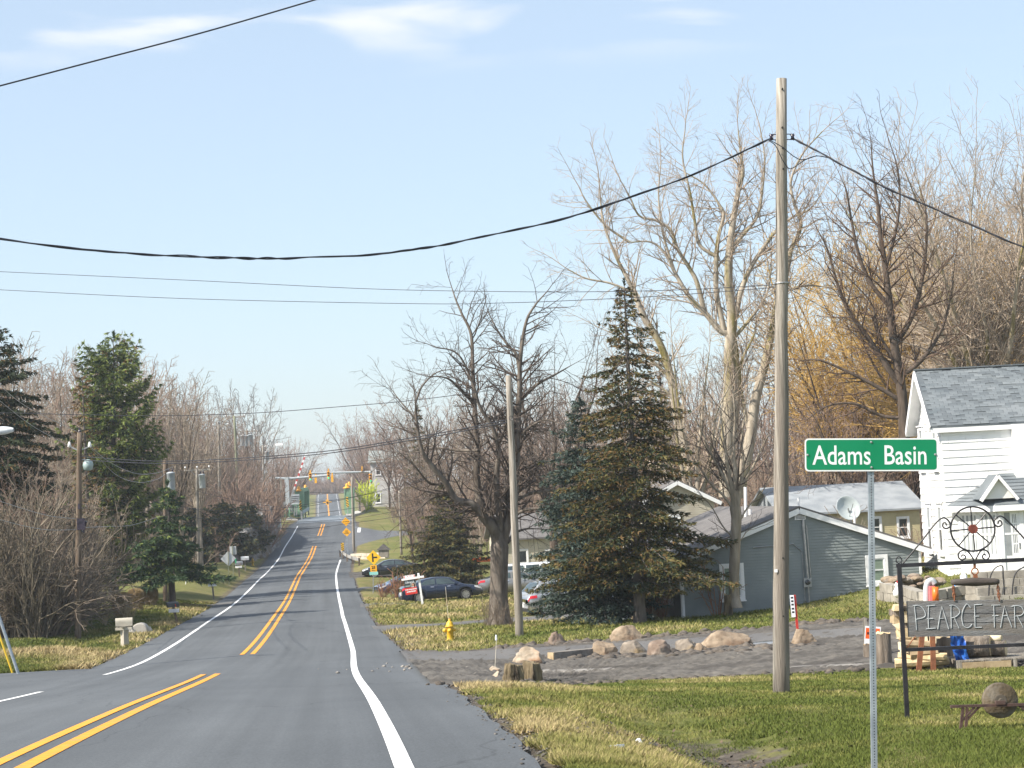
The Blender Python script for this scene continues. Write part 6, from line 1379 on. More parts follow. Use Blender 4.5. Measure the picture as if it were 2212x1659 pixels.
# guard rail
gr = thing('guard_rail', hit(738, 1200), 'weathered steel guard rail curving round the side road corner', 'guard rail')
pts = [hit(x, y) for x, y in ((733, 1206), (735, 1203), (741, 1207), (750, 1213), (762, 1218), (776, 1222))]; C = through(pts, 5); mb = MB(); rows = []
for q in C: rows.append([q+Vector((0, -.06*s_, z)) for z, s_ in ((.42, 0), (.48, 1), (.55, .1), (.6, .1), (.67, 1), (.74, 0))])
mb.grid(rows); mb.build('rail', mat('weathered rail steel', (.3, .3, .29), (.44, .43, .41), 2, .6, metal=.2), gr, True)
for q in pts[1::1]: mb = MB(); mb.box(q+Vector((0, .12, .3)), (.15, .2, .85)); mb.build('post', M_poledark, gr)
# white sign backs on the left verge
g, b, t = warn_post('diamond_sign_back', 'pale bare back of a diamond sign on the left verge', 495, 1266, 493, 1192, M_polegreen, .025); k_ = K*b.y/FPX
Mq = frame4((1, .1, 0), (-.02, 0, 1), P(493, 1207, b.y)+Vector((0, .05, 0))); panel('panel', g, Mq, dia(16.4*k_), .01, M_signback); mb = MB(); mb.bar(P(493, 1192, b.y-.02), P(493.6, 1224, b.y-.02), .05, .03); mb.build('post_upper', M_polegreen, g)
g, b, t = warn_post('rectangular_sign_back', 'grey rectangular sign back with small green plate beside the diamond sign', 504, 1246, 502, 1178, M_polegreen, .03); k_ = K*b.y/FPX
Mq = frame4((1, .1, 0), (-.02, 0, 1), P(503, 1189, b.y)+Vector((0, .06, 0))); panel('panel', g, Mq, round_rect(14*k_, 18*k_, .05), .01, M_signback); Mq = frame4((.5, -1, 0), (0, 0, 1), P(509, 1212, b.y)); panel('green_plate', g, Mq, round_rect(8*k_, 10*k_, .03), .01, M_green)
# stakes and rods
def stick(name, label, xb, yb, xt, yt, r, m, cat, Y=None):
    b = hit(xb, yb) if Y is None else P(xb, yb, Y); t = P(xt, yt, b.y); g = thing(name, b, label, cat); mb = MB(); mb.tube([b-(t-b)*.08, t], r, 6); mb.build('rod', m, g); return g, b, t
M_rod = mat('pale fibreglass rod', (.55, .5, .4), (.65, .6, .5), 3, .5); M_redp = mat('red paint', (.42, .03, .02), (.55, .05, .03), 5, .5)
g, b, t = stick('driveway_marker', 'thin pale driveway marker rod with reflector behind the rotten stump', 1069, 1446, 1073, 1372, .008, M_rod, 'marker'); mb = MB(); mb.lathe([(.02, -.03), (.028, 0), (.02, .1), (.01, .11)], 8, P(1072, 1381, b.y)); mb.build('reflector', M_trim, g)
g, b, t = stick('plastic_stake', 'pale plastic stake standing on the left lawn', 401, 1262, 405, 1232, .03, M_trim, 'stake')
b = hit(1723, 1364); g = thing('red_marker_post', b, 'short red painted post with a white label right of the near pole', 'marker'); t = P(1716, 1285, b.y); mb = MB(); mb.bar(b-(t-b)*.1, t, .07, .05); mb.build('post', M_redp, g)
c = P(1714, 1309, b.y)+Vector((-.02, -.05, 0)); Mq = frame4((1, 0, 0), (t-b), c); p_ = panel('label_plate', g, Mq, [(-.07, -.32), (.05, -.32), (.05, .32), (-.07, .32)], .008, M_wsheet)
for y in (.22, .12, .02, -.1, -.2): panel('printed_mark', p_, on_sign(Mq, .003), [(-.045, y), (.025, y), (.025, y+.05), (-.045, y+.05)], .001, M_blk_)
b = hit(1869, 1422); g = thing('sale_sign', b, 'small orange and white FOR SALE card on a wooden stake behind the sign post', 'sign'); t = P(1868, 1336, b.y); mb = MB(); mb.bar(b-(t-b)*.1, t, .09, .03); mb.build('stake', M_pole, g)
k_ = K*b.y/FPX; Mq = frame4((1, 0, -.12), (.12, 0, 1), P(1884, 1375, b.y)+Vector((0, -.04, 0))); p_ = panel('card', g, Mq, [(-17*k_, -22*k_), (17*k_, -22*k_), (17*k_, 22*k_), (-17*k_, 22*k_)], .005, M_wsheet)
panel('orange_field', p_, on_sign(Mq, .002), [(-15*k_, -5*k_), (15*k_, -5*k_), (15*k_, 18*k_), (-15*k_, 18*k_)], .001, mat('orange print', (.75, .1, .01), (.8, .13, .02), 2, .5)); put_text('FOR SALE', 7*k_, M_blk_, p_, local(on_sign(Mq, .004), g) @ Matrix.Translation((0, 6*k_, 0)), .006, .8)
# estate agent sign
b = hit(913, 1307); Yr = b.y; g = thing('estate_agent_sign', b, 'leaning white for sale post with a red and grey board and SOLD rider', 'sign'); t = P(903.5, 1238, Yr); k_ = K*Yr/FPX
mb = MB(); mb.bar(b-(t-b)*.1, t, .11, .11); mb.build('post', M_trim, g); a0, a1 = P(867.6, 1252.6, Yr-.0), P(916, 1245, Yr-.0); mb = MB(); mb.bar(a0+Vector((0, -.115, 0)), a1+Vector((0, -.115, 0)), .11, .11); mb.build('crossbar', M_trim, g)
ux = (a1-a0); uz = Vector((-ux.z, 0, ux.x)); cc = (P(874, 1254, Yr)+P(900.5, 1282, Yr))/2+Vector((0, -.1, 0)); Mq = frame4(ux, uz, cc); W_, H_ = 12.8*k_, 15.5*k_
p_ = panel('board', g, Mq, [(-W_, -H_), (W_, -H_), (W_, H_), (-W_, H_)], .01, mat('dark slate print', (.045, .06, .065), None, 2, .4))
panel('red_field', p_, on_sign(Mq, .003), [(-W_, -H_), (W_, -H_), (W_, -.05*H_), (-W_, -.05*H_)], .001, mat('red print', (.55, .03, .02), (.6, .04, .03), 2, .4))
L4 = local(on_sign(Mq, .006), g); T_ = Matrix.Translation
put_text('FOR SALE', 5.3*k_, M_wsheet, p_, L4 @ T_((-1.0*k_, 11*k_, 0)), .012, .85); put_text('LYNN WALSH DATES', 3.2*k_, M_wsheet, p_, L4 @ T_((0, -5*k_, 0)), .006, .8); put_text('cell 585-750-6024', 3.4*k_, M_wsheet, p_, L4 @ T_((0, -9.6*k_, 0)), .006, .8)
ph = panel('portrait_photo', p_, on_sign(Mq, .003), [(.5*k_, -.8*k_), (11.5*k_, -.8*k_), (11.5*k_, 8.5*k_), (.5*k_, 8.5*k_)], .001, mat('portrait backdrop', (.3, .29, .28), None, 2, .4))
el = lambda cx, cy, rx, ry, n=14: [(cx+rx*math.cos(2*math.pi*i/n), cy+ry*math.sin(2*math.pi*i/n)) for i in range(n)]
panel('portrait_hair', ph, on_sign(Mq, .005), el(6.6*k_, 3.6*k_, 4.0*k_, 4.4*k_), .001, mat('dark hair print', (.03, .015, .012), None, 2, .4)); panel('portrait_face', ph, on_sign(Mq, .007), el(5.6*k_, 4.2*k_, 2.1*k_, 3.0*k_), .001, mat('skin print', (.5, .27, .17), None, 2, .4)); panel('portrait_collar', ph, on_sign(Mq, .007), [(3.8*k_, -1*k_), (6.2*k_, -1*k_), (6.8*k_, 1.2*k_), (4.6*k_, 1.0*k_)], .001, M_wsheet)
panel('logo_bar', p_, on_sign(Mq, .003), [(-11*k_, 1.5*k_), (-.5*k_, 1.5*k_), (-.5*k_, 4*k_), (-11*k_, 4*k_)], .001, mat('grey green print', (.25, .33, .32), None, 2, .4))
cc = (a0.lerp(a1, .36))+uz.normalized()*4.6*k_+Vector((0, -.11, 0)); Mq = frame4(ux, uz, cc); p_ = panel('sold_rider', g, Mq, [(-12.3*k_, -3.2*k_), (12.3*k_, -3.2*k_), (12.3*k_, 3.2*k_), (-12.3*k_, 3.2*k_)], .01, M_wsheet)
panel('rider_face', p_, on_sign(Mq, .003), [(-11.6*k_, -2.6*k_), (11.6*k_, -2.6*k_), (11.6*k_, 2.6*k_), (-11.6*k_, 2.6*k_)], .001, mat('brick red print', (.5, .07, .04), None, 2, .4)); put_text('SOLD!', 5.6*k_, M_wsheet, p_, local(on_sign(Mq, .006), g), .012, 1.25)
for s_ in (-.55, .5):
    q = a0.lerp(a1, .36+s_*.4)+Vector((0, -.1, 0)); mb = MB(); mb.tube([q, q-uz.normalized()*2.6*k_], .012, 5); mb.build('hook', M_greym, g)
# ------------------------------------------------------------------ hydrants
M_hyd = mat('yellow hydrant paint', (.55, .33, .02), (.68, .44, .035), 5, .5, .15, 30); M_hydo = mat('orange hydrant cap', (.6, .22, .02), (.68, .28, .03), 4, .5)
def hydrant(label, x, y, sc, rod=True, rz=0):
    b = hit(x, y); g = thing('fire_hydrant', b, label, 'fire hydrant', None); Mz = rotz(rz)
    V3 = lambda x, y, z: b+Mz @ Vector((x*sc, y*sc, z*sc))
    mb = MB(); mb.lathe([(q*sc, z*sc) for q, z in ((.17, -.1), (.17, .03), (.115, .03), (.115, .1), (.11, .42), (.125, .43), (.125, .47), (.165, .48), (.165, .51), (.13, .52), (.12, .58), (.085, .65), (.04, .68), (.04, .73), (.02, .73))], 18, b); mb.build('barrel', M_hyd, g, True)
    mb = MB(); mb.lathe([(.04*sc, .68*sc), (.045*sc, .7*sc), (.03*sc, .76*sc)], 6, b); mb.build('bonnet_nut', M_hydo, g)
    for ang, rr, ln in ((math.pi, .07, .2), (0, .05, .17), (-math.pi/2, .075, .18)):
        A = rotz(ang+rz) @ Matrix.Rotation(math.pi/2, 3, 'Y'); mb = MB(); mb.lathe([(rr*.75*sc, .08*sc), (rr*.75*sc, (ln-.06)*sc), (rr*sc, (ln-.05)*sc), (rr*1.05*sc, ln*sc), (rr*.6*sc, (ln+.02)*sc), (rr*.3*sc, (ln+.05)*sc)], 12, V3(0, 0, .36), A); mb.build('nozzle', M_hyd if ang else M_hyd, g, True)
    if rod:
        t = V3(-.08, 0, 1.85); mb = MB(); mb.tube([V3(-.03, .05, .5), t], .007*sc, 5); q = mb.build('marker_rod', M_rod, g); mb = MB(); mb.tube([V3(-.055, .05, 1.2), V3(-.066, .04, 1.42)], .010*sc, 5); mb.build('red_band', M_redp, q)
    return g
hydrant('yellow fire hydrant with marker rod on the right front lawn', 973, 1384, 1.0)
hydrant('small distant yellow fire hydrant in front of the rock cut on the left', 546, 1222, 1.05, True, .4)
# ------------------------------------------------------------------ mailboxes
def mailbox(label, x, y, h, mbox, mpost, tilt=0, tube=None, scale=1, yaw=.0, plastic=False, postr=.05):
    b = hit(x, y); g = thing('mailbox', b, label, 'mailbox'); up = Vector((math.sin(tilt), 0, math.cos(tilt))); t = b+up*h
    ax = Vector((math.cos(yaw), math.sin(yaw), 0)); sd = Vector((-ax.y, ax.x, 0)); w, l, hb = .2*scale, .5*scale, .24*scale
    mb = MB(); rows = []
    for s_ in (-.5, .5):
        rows.append([t+ax*l*s_+sd*q[0]*w+up*q[1]*hb for q in [(-.5, 0), (-.5, .5)]+[(-.5*math.cos(a), .5+.5*math.sin(a)) for a in [math.pi*k/8 for k in range(1, 8)]]+[(.5, .5), (.5, 0)]])
    n = len(rows[0]); mb.add(rows[0]+rows[1], [(i, i+1, n+i+1, n+i) for i in range(n-1)]+[(0, n, 2*n-1, n-1), tuple(reversed(range(n))), tuple(n+i for i in range(n))]); bx = mb.build('box', mbox, g)
    mb = MB(); c = t+ax*(l*.5+.008); mb.add([c+sd*q[0]*w*.92+up*q[1]*hb*.95 for q in [(-.5, .02), (.5, .02), (.5, .5), (.35, .85), (0, 1), (-.35, .85), (-.5, .5)]], [tuple(range(7))]); mb.build('door', mbox if not plastic else M_dark, bx)
    if not plastic: mb = MB(); mb.bar(t-sd*(w*.5+.01)+ax*.1+up*.02, t-sd*(w*.5+.01)+ax*.1+up*.16, .015, .04); mb.build('flag', M_redp, bx)
    if plastic:
        mb = MB(); d = -sd*0; rr = [(-.2, .18), (.0, .17), (.5, .15), (.7, .18), (h*.98, .30)]
        mb.tube([b+up*z for z, _ in rr], [q for _, q in rr], 4); mb.build('post', mpost, g)
        mb = MB(); mb.box(t+up*-.1, (l*.98, w*1.25, .1)); mb.build('tray', mpost, g)
    else:
        mb = MB(); mb.bar(b-up*.2, t, postr*2, postr*2); mb.build('post', mpost, g)
    if tube: mb = MB(); mb.box(t-up*.17+ax*-.02-sd*.02, (l*.85, w*.85, .17), None); mb.build('paper_tube', tube, g)
    return g
M_mtan = mat('tan grey plastic', (.36, .33, .27), (.44, .41, .34), 3, .6); M_mblk = mat('black mailbox paint', (.02, .025, .028), (.04, .045, .05), 3, .45); M_mgrey = mat('grey mailbox metal', (.28, .29, .3), (.38, .39, .4), 3, .45, metal=.3)
mailbox('large tan plastic mailbox on a moulded post at the left verge', 270, 1398, .82, M_mtan, M_mtan, .0, None, 1.3, .15, True)
mailbox('black mailbox with a white paper tube on a tilted post by the left driveway', 384, 1348, .85, M_mblk, M_poledark, -.22, M_trim, 1.15, .5)
mailbox('black mailbox with white newspaper tube on an upright post, third along the left verge', 462, 1295, 1.15, M_mblk, M_pole, -.06, M_trim, 1.25, .3)
mailbox('grey mailbox on a wooden post near the diamond sign back', 517, 1246, 1.05, M_mgrey, M_poledark, 0, M_trim, 1.35, .25)
mailbox('white mailbox farthest along the left verge', 530, 1233, 1.0, M_trim, M_pole, 0, None, 1.5, .2)
# culvert
b = hit(303, 1371); cv = P(303.5, 1363, b.y+.3); g = thing('culvert_pipe', b, 'round concrete culvert pipe opening in the ditch beside the tan mailbox', 'culvert'); mb = MB(); A = Matrix.Rotation(math.pi/2, 3, 'X')
mb.lathe([(.30, -.1), (.36, -.1), (.36, .5), (.30, .5)], 20, cv+Vector((0, .2, 0)), A); mb.build('pipe', M_conc, g, True); mb = MB(); mb.lathe([(.29, .0), (.29, .02)], 20, cv+Vector((0, .4, 0)), A); mb.build('dark_bore', M_dark, g)
mb = MB(); mb.add([cv+Vector(q) for q in ((-.34, -.1, -.2), (-.95, -.9, -.4), (-.95, .4, -.1), (-.34, .4, .2), (.34, -.1, -.2), (.5, -.4, -.4), (.5, .4, -.1), (.34, .4, .2))], [(0, 1, 2, 3), (4, 7, 6, 5)]); mb.build('flared_apron', M_conc, g)
# ------------------------------------------------------------------ lift bridge, signals, rock cut
_zb = zc(1000, 1750, 3.318); BY = 286.
def zb(x, y, Y=BY): d = _zb(x, y); return P(d[0], d[1], Y)
M_bgreen = mat('pale green bridge paint', (.12, .25, .15), (.2, .34, .22), .6, .55, .1, 10)
M_bgreend = mat('dark green bridge paint', (.06, .15, .085), (.1, .2, .12), .6, .55)
M_beacon = mat('amber beacon', (.75, .3, .01), (.85, .4, .02), 2, .35); M_sigy = mat('yellow signal housing', (.75, .36, .01), (.85, .44, .02), 2, .4)
M_gateR = mat('red gate stripe', (.5, .03, .03), None, 2, .4); M_lens = mat('dark red lens', (.06, .008, .005), None, 2, .2); M_lensA = mat('dark amber lens', (.16, .06, .005), None, 2, .2); M_lensG = emis('green signal lens lit', (.03, .75, .42), .8)
br = thing('lift_bridge', zb(1030, 1010), 'pale green lift bridge with railing panels and amber beacons across the canal', 'bridge')
Yfar = 322.
def vpost(a, b, w, d, name, m=M_bgreen, par=br): mb = MB(); mb.bar(a-(b-a)*.04, b, w, d, (0, 1, 0)); return mb.build(name, m, par)
def side_panel(xn, ytn, ybn, xf, ytf, ybf, n, name):
    a0, a1 = zb(xn, ybn), zb(xn, ytn); f0, f1 = zb(xf, ybf, Yfar), zb(xf, ytf, Yfar)
    mb = MB(); mb.bar(a1, f1, .35, .55); mb.build('top_chord', M_bgreen, br); mb = MB(); mb.bar(a0+Vector((0, 0, .25)), f0+Vector((0, 0, .25)), .3, .5); mb.build('bottom_chord', M_bgreen, br)
    for i in range(1, n):
        t = i/n; vpost(a0.lerp(f0, t), a1.lerp(f1, t), .16, .3, 'vertical_bar', M_bgreen if i % 2 else M_bgreend)
    mb = MB(); v = [a0.lerp(f0, .02), f0.lerp(a0, .02), f1, a1]; off = Vector((-.25, 0, 0)); mb.add([q+off for q in v], [(0, 1, 2, 3)]); mb.build('backing_web', M_bgreend, br)
side_panel(668, 700, 1040, 762, 682, 940, 9, 'left'); side_panel(1318, 662, 990, 1278, 655, 960, 9, 'right')
for (x, yt, yb, Y, w) in ((655, 700, 1045, BY, 1.25), (757, 690, 935, Yfar, .7), (1325, 665, 1000, BY, 1.3), (1283, 660, 970, Yfar, .7)):
    a, b = zb(x, yb, Y), zb(x, yt, Y); vpost(a, b, w, .9, 'end_post')
for (x, y, Y) in ((648, 690, BY), (735, 665, Yfar), (1287, 650, BY), (1316, 625, Yfar)):
    c = zb(x, y, Y); mb = MB(); mb.lathe([(.62, -.25), (.55, -.12), (.24, .0), (.22, .05), (.22, .3), (.14, .42), (.03, .46)], 14, c); mb.build('beacon', M_beacon, br, True)
deck = MB(); cxa = float(_rx(270)); rows = []
for Y in np.linspace(268, 330, 12): rows.append([Vector((float(_rx(Y))+u, Y, float(road_z(u, Y))+.012)) for u in (-3.7, -1.8, 0, 1.8, 3.7)])
deck.grid(rows); tag(deck.build('bridge_deck', mat('steel grating deck', (.13, .15, .17), (.22, .25, .28), .4, .5, .3, 20, metal=.2)), kind='structure')
# left approach railing with orange toprail, right sidewalk slabs
rl = thing('bridge_railing', zb(470, 1045), 'green lattice railing with an orange top rail left of the bridge', 'railing')
a, b = zb(285, 952, 280), zb(465, 945, 280); mb = MB(); mb.bar(a, b, .25, .25); mb.build('top_rail', M_beacon, rl)
for (x0, y0, x1, y1, m) in ((470, 945, 578, 900, M_bgreen), (470, 975, 578, 925, M_bgreen), (470, 1000, 578, 960, M_bgreen), (470, 1035, 578, 1000, M_bgreen)): mb = MB(); mb.bar(zb(x0, y0, 280), zb(x1, y1, 292), .12, .28); mb.build('rail', m, rl)
for i in range(8): x = 290+i*24; mb = MB(); mb.bar(zb(x, 1045, 280), zb(x+18, 962, 280), .08, .1); mb.bar(zb(x+24, 1045, 280), zb(x, 962, 280), .08, .1); mb.build('lattice', M_bgreend, rl)
for x, y0 in ((285, 955), (378, 950), (470, 945), (525, 925)): mb = MB(); mb.bar(zb(x, 1060, 280), zb(x, y0, 280), .2, .2); mb.build('post', M_bgreen, rl)
for nm, lb, qs in (('sidewalk', '', ((470, 1100), (640, 1100), (640, 1045), (520, 1055))), ('sidewalk', '', ((1275, 1060), (1520, 1010), (1430, 975), (1275, 1000)))):
    vs = [hit(*_zb(x, y)) for x, y in qs]; mb = MB(); mb.add([Vector((v.x, v.y, surf(v.x, v.y)+.12)) for v in vs]+[Vector((v.x, v.y, surf(v.x, v.y)-.3)) for v in vs], [(0, 1, 2, 3), (0, 4, 5, 1), (1, 5, 6, 2), (2, 6, 7, 3), (3, 7, 4, 0)]); tag(mb.build(nm, M_conc), kind='structure')
gr2 = thing('bridge_guard_rail', zb(740, 1000), 'short steel guard rail in front of the left green bridge panel', 'guard rail'); mb = MB(); rows = []
for f in (0, .5, 1): q = zb(695, 1010, 280).lerp(zb(785, 955, 312), f); rows.append([q+Vector((.1*s_, 0, z)) for z, s_ in ((-.15, 0), (0, 1), (.12, 0), (.25, 1), (.4, 0))])
mb.grid(rows); mb.build('rail', M_steel, gr2)
for f in (0, .5, 1): q = zb(695, 1010, 280).lerp(zb(785, 955, 312), f); mb = MB(); mb.box(q+Vector((-.1, 0, -.3)), (.2, .2, 1.3)); mb.build('post', M_greym, gr2)
for i, (x, y, h) in enumerate(((670, 897, 133), (1292, 857, 135))):
    c = zb(x, y, BY-1.2); kz = BY/FPX/4/3.318; g = thing('object_marker', c-Vector((0, 0, 2)), 'yellow and black striped marker on the %s green bridge post' % ('left' if i == 0 else 'right'), 'sign'); mb = MB(); mb.bar(c-Vector((0, 0, 2.2)), c, .1, .1); mb.build('post', M_greym, g); striped(g, c+Vector((0, -.1, 0)), 32*kz, h*kz, (-.05, 0, 1), 'marker_panel', 1 if i else -1)
cb = thing('signal_cabinet', zb(598, 1010, 279), 'grey ladder and cabinet beside the left bridge post', 'cabinet')
for i in range(5): mb = MB(); mb.box(zb(602, 772+i*24, 279), (1.1, .4, .38)); mb.build('panel', M_trf, cb)
for x in (588, 618): mb = MB(); mb.bar(zb(x, 1040, 279), zb(x, 760, 279), .14, .14); mb.build('upright', M_greym, cb)
# gate arm
ga = thing('gate_arm', zb(510, 900, 283), 'raised red and white striped barrier arm left of the bridge', 'barrier'); n = 19; a, b = zb(512, 900, 283), zb(736, 226, 283)
for i in range(n): mb = MB(); mb.bar(a.lerp(b, i/n), a.lerp(b, (i+1)/n), .2 if i > 5 else .3, .12, (0, 1, 0)); mb.build('stripe', (M_gateR if i % 2 else M_trim) if i > 5 else M_greym, ga)
mb = MB(); mb.bar(zb(734, 224, 283), zb(778, 234, 283), .08, .08); mb.build('tip', M_trim, ga); mb = MB(); mb.box(zb(505, 915, 283), (1.2, .8, 1.4)); mb.build('drive_box', M_greym, ga)
# signal masts
ms = thing('signal_mast', zb(500, 905, 281), 'grey mast pole with long signal arms left of the bridge', 'traffic signal mast'); mb = MB(); mb.bar(zb(505, 920, 281)-Vector((0, 0, .5)), zb(485, 525, 281), .55, .5, (0, 1, 0)); mb.build('pole', M_trf, ms)
for (x0, y0, x1, y1) in ((340, 538, 500, 545), (490, 548, 1040, 503)): mb = MB(); mb.tube([zb(x0, y0, 281), zb(x1, y1, 281)], .16, 8); mb.build('arm', M_trf, ms)
for (x0, y0, x1, y1) in ((335, 530, 348, 690), (408, 545, 415, 690)): mb = MB(); mb.bar(zb(x1, y1, 283), zb(x0, y0, 283), .25, .25); mb.build('strut', M_pole, ms)
ms2 = thing('signal_mast', zb(1605, 1000, 300), 'grey signal mast mostly hidden by trees right of the bridge', 'traffic signal mast'); mb = MB(); mb.tube([zb(1602, 1010, 300), zb(1600, 440, 300)], .2, 8); mb.build('pole', M_trf, ms2); mb = MB(); mb.tube([zb(1600, 456, 300), zb(815, 472, 300)], .14, 8); mb.build('arm', M_trf, ms2)
def signal(label, x, ytop, ybot, Y, front=True, lit='g', spike=38):
    c = zb(x, (ytop+ybot)/2, Y); h = (zb(x, ytop, Y)-zb(x, ybot, Y)).length; w = h*.34; g = thing('traffic_signal', c, label, 'traffic signal')
    mb = MB(); mb.box(c, (w, w*.8, h)); mb.build('housing', M_sigy, g); mb = MB(); mb.bar(c+Vector((0, 0, h/2)), zb(x, ytop-spike, Y), .16, .16); mb.build('hanger', M_sigy, g)
    if front:
        for i, (dz, m) in enumerate(((.31, M_lens), (0, M_lensA), (-.31, M_lensG if lit == 'g' else M_lensA))):
            q = c+Vector((0, -w*.4-.02, dz*h)); A = Matrix.Rotation(math.pi/2, 3, 'X'); mb = MB(); mb.lathe([(.34*w, 0), (.34*w, .04)], 14, q, A); mb.build('lens', m, g)
            mb = MB(); pts = [q+Vector((math.cos(t)*w*.4, -.0, math.sin(t)*w*.4)) for t in [math.pi*k/8 for k in range(9)]]; mb.grid([pts, [v+Vector((0, -.38, -.03)) for v in pts]]); mb.build('visor', M_sigy, g)
    return g
signal('left traffic signal facing the road with its green lens lit', 801, 470, 575, 279); signal('second traffic signal facing the road with its green lens lit', 1042, 450, 555, 279)
signal('yellow traffic signal back just right of the left lit signal', 873, 520, 605, 283, False); signal('yellow traffic signal back just right of the second lit signal', 1092, 505, 592, 283, False)
signal('red topped traffic signal half hidden in branches right of the bridge', 1487, 418, 470, 300, True, 'a'); signal('traffic signal hidden in branches at the end of the right arm', 1600, 480, 600, 300)
fb = thing('flashing_beacon', zb(1027, 858, 420), 'small yellow cross shaped beacon hanging over the far road', 'traffic signal')
c = zb(1027, 858, 420)
for dx, dz, w, h in ((0, 0, .6, 1.1), (-.6, .0, .6, .22), (.6, .0, .6, .22)): mb = MB(); mb.box(c+Vector((dx, 0, dz)), (w, .5, h)); mb.build('housing', M_sigy, fb)
mb = MB(); mb.lathe([(.2, 0), (.2, .05)], 12, c+Vector((0, -.27, -.1)), Matrix.Rotation(math.pi/2, 3, 'X')); mb.build('lens', M_lens, fb)
wire('span wire across the far road holding the yellow beacon', [_zb(760, 728), _zb(1030, 735), _zb(1290, 738)], 420, 420, .05)
# stop bar and corner line on the side road, low retaining wall
def paint(name, pts, m, dz=.06):
    vs = [hit(*q) for q in pts]; mb = MB(); mb.add([v+Vector((0, -.0, dz)) for v in vs], [tuple(range(len(vs)))]); tag(mb.build(name, m), kind='structure')
paint('white_stop_bar', [(771.5, 1151.5), (778.5, 1151.5), (780, 1141.5), (773, 1141.5)], M_wht, .09)
mb = MB()
for L0 in ([(733.5, 1203), (740, 1193), (752, 1180), (770, 1172), (800, 1163), (830, 1156)], [(727, 1113), (733, 1119), (745, 1128), (756, 1136), (772, 1141)]):
    C = through([hit(*q) for q in L0], 6)
    mb.grid([[c+Vector((0, -.14, .10)), c+Vector((0, .14, .10))] for c in C])
tag(mb.build('white_edge_line', M_wht), kind='structure')
def block_wall(label, pts, h, n, m, rows=2, name='retaining_wall', group=None, depth=.4, seed=1):
    C = resample([hit(*q) for q in pts], n+1); b = Vector((C[0][0], C[0][1], G(*C[0]))); g = thing(name, b, label, 'wall', group); rnd = random.Random(seed)
    for i in range(n):
        for r_ in range(rows):
            f = (i+.5*(r_ % 2))
            if f >= n: continue
            i0 = int(f); t = f-i0; a = C[i0]*(1-t)+C[min(i0+1, n)]*t; i1 = min(i0+1, n-1); e = C[i1]*(1-t)+C[min(i1+1, n)]*t if t else C[i0+1]
            p0 = Vector((a[0], a[1], G(*a))); p1 = Vector((e[0], e[1], G(*e))); hh = h/rows; z = Vector((0, 0, hh*(r_+.5)-.03)); d = (p1-p0); 
            if d.length < .05: continue
            mb = MB(); sh = d*.02; mb.bar(p0+sh+z+Vector((0, rnd.uniform(-.03, .03), 0)), p1-sh+z, depth*rnd.uniform(.9, 1.1), hh*rnd.uniform(.9, .98)); mb.build('block', m, g)
    return g
block_wall('low pale retaining wall between the side road and the parked cars', [(752, 1206), (780, 1207), (812, 1207), (836, 1206)], .62, 9, mat('pale stone block', (.42, .37, .29), (.56, .5, .41), .8, .9, .3), 2)
# rock cut beside the left lane: rough face following the road
def rock_cut():
    rng = np.random.default_rng(4); n, k = 70, 22; pts = resample([(P(520, 1214, 196).x, 196), (P(548, 1213, 204).x, 204), (P(585, 1209, 216).x, 216), (P(609, 1203, 226).x, 226), (P(606, 1170, 250).x-1.5, 250), (P(600, 1140, 262).x-4.0, 262)], n)
    tops = np.interp(np.linspace(0, 1, n), [0, .12, .35, .6, .85, 1], [1.0, 3.2, 4.6, 4.9, 4.0, 2.5]); rows = []
    for j in range(k+1):
        f = j/k; row = []
        for i in range(n):
            x, y = pts[i]; d = pts[min(i+1, n-1)]-pts[max(i-1, 0)]; d = d/np.linalg.norm(d); nn = np.array([d[1], -d[0]])
            rough = (.5*math.sin(i*.9)+.35*math.sin(i*2.3+1)+.25*math.sin(i*4.1+j*.3))*.32+rng.normal(0, .09)
            q = np.array([x, y])-nn*(f*1.1)+nn*rough*min(1, f*4+.2); row.append(Vector((q[0], q[1], G(x, y)-.3+f*tops[i]*(1+.06*math.sin(i*1.7))+(rng.normal(0, .05) if j else 0))))
        rows.append(row)
    top = []
    for i in range(n): top.append(rows[-1][i]+Vector((-5, 2, .1)))
    rows.append(top); mb = MB(); mb.grid(rows)
    return tag(mb.build('rock_cut', mat('grey rock face', (.12, .115, .11), (.24, .23, .22), 1.2, .95, 1.0, 6, stretch=(1, 1, .25), c3=(.16, .13, .09), s3=.5)), 'grey rock cut face beside the left lane below the bridge', 'rock face')
rock_cut()
ub = thing('utility_cabinet', hit(599, 1150), 'small white utility cabinet at the end of the rock cut', 'cabinet'); a = P(599.5, 1148, 258); mb = MB(); mb.box(P(599.5, 1139, 258), (.95, .6, 2.1)); mb.build('cabinet', M_trim, ub); mb = MB(); mb.box(P(599.5, 1137, 257.6), (.7, .1, 1.0)); mb.build('door', M_trf, ub)

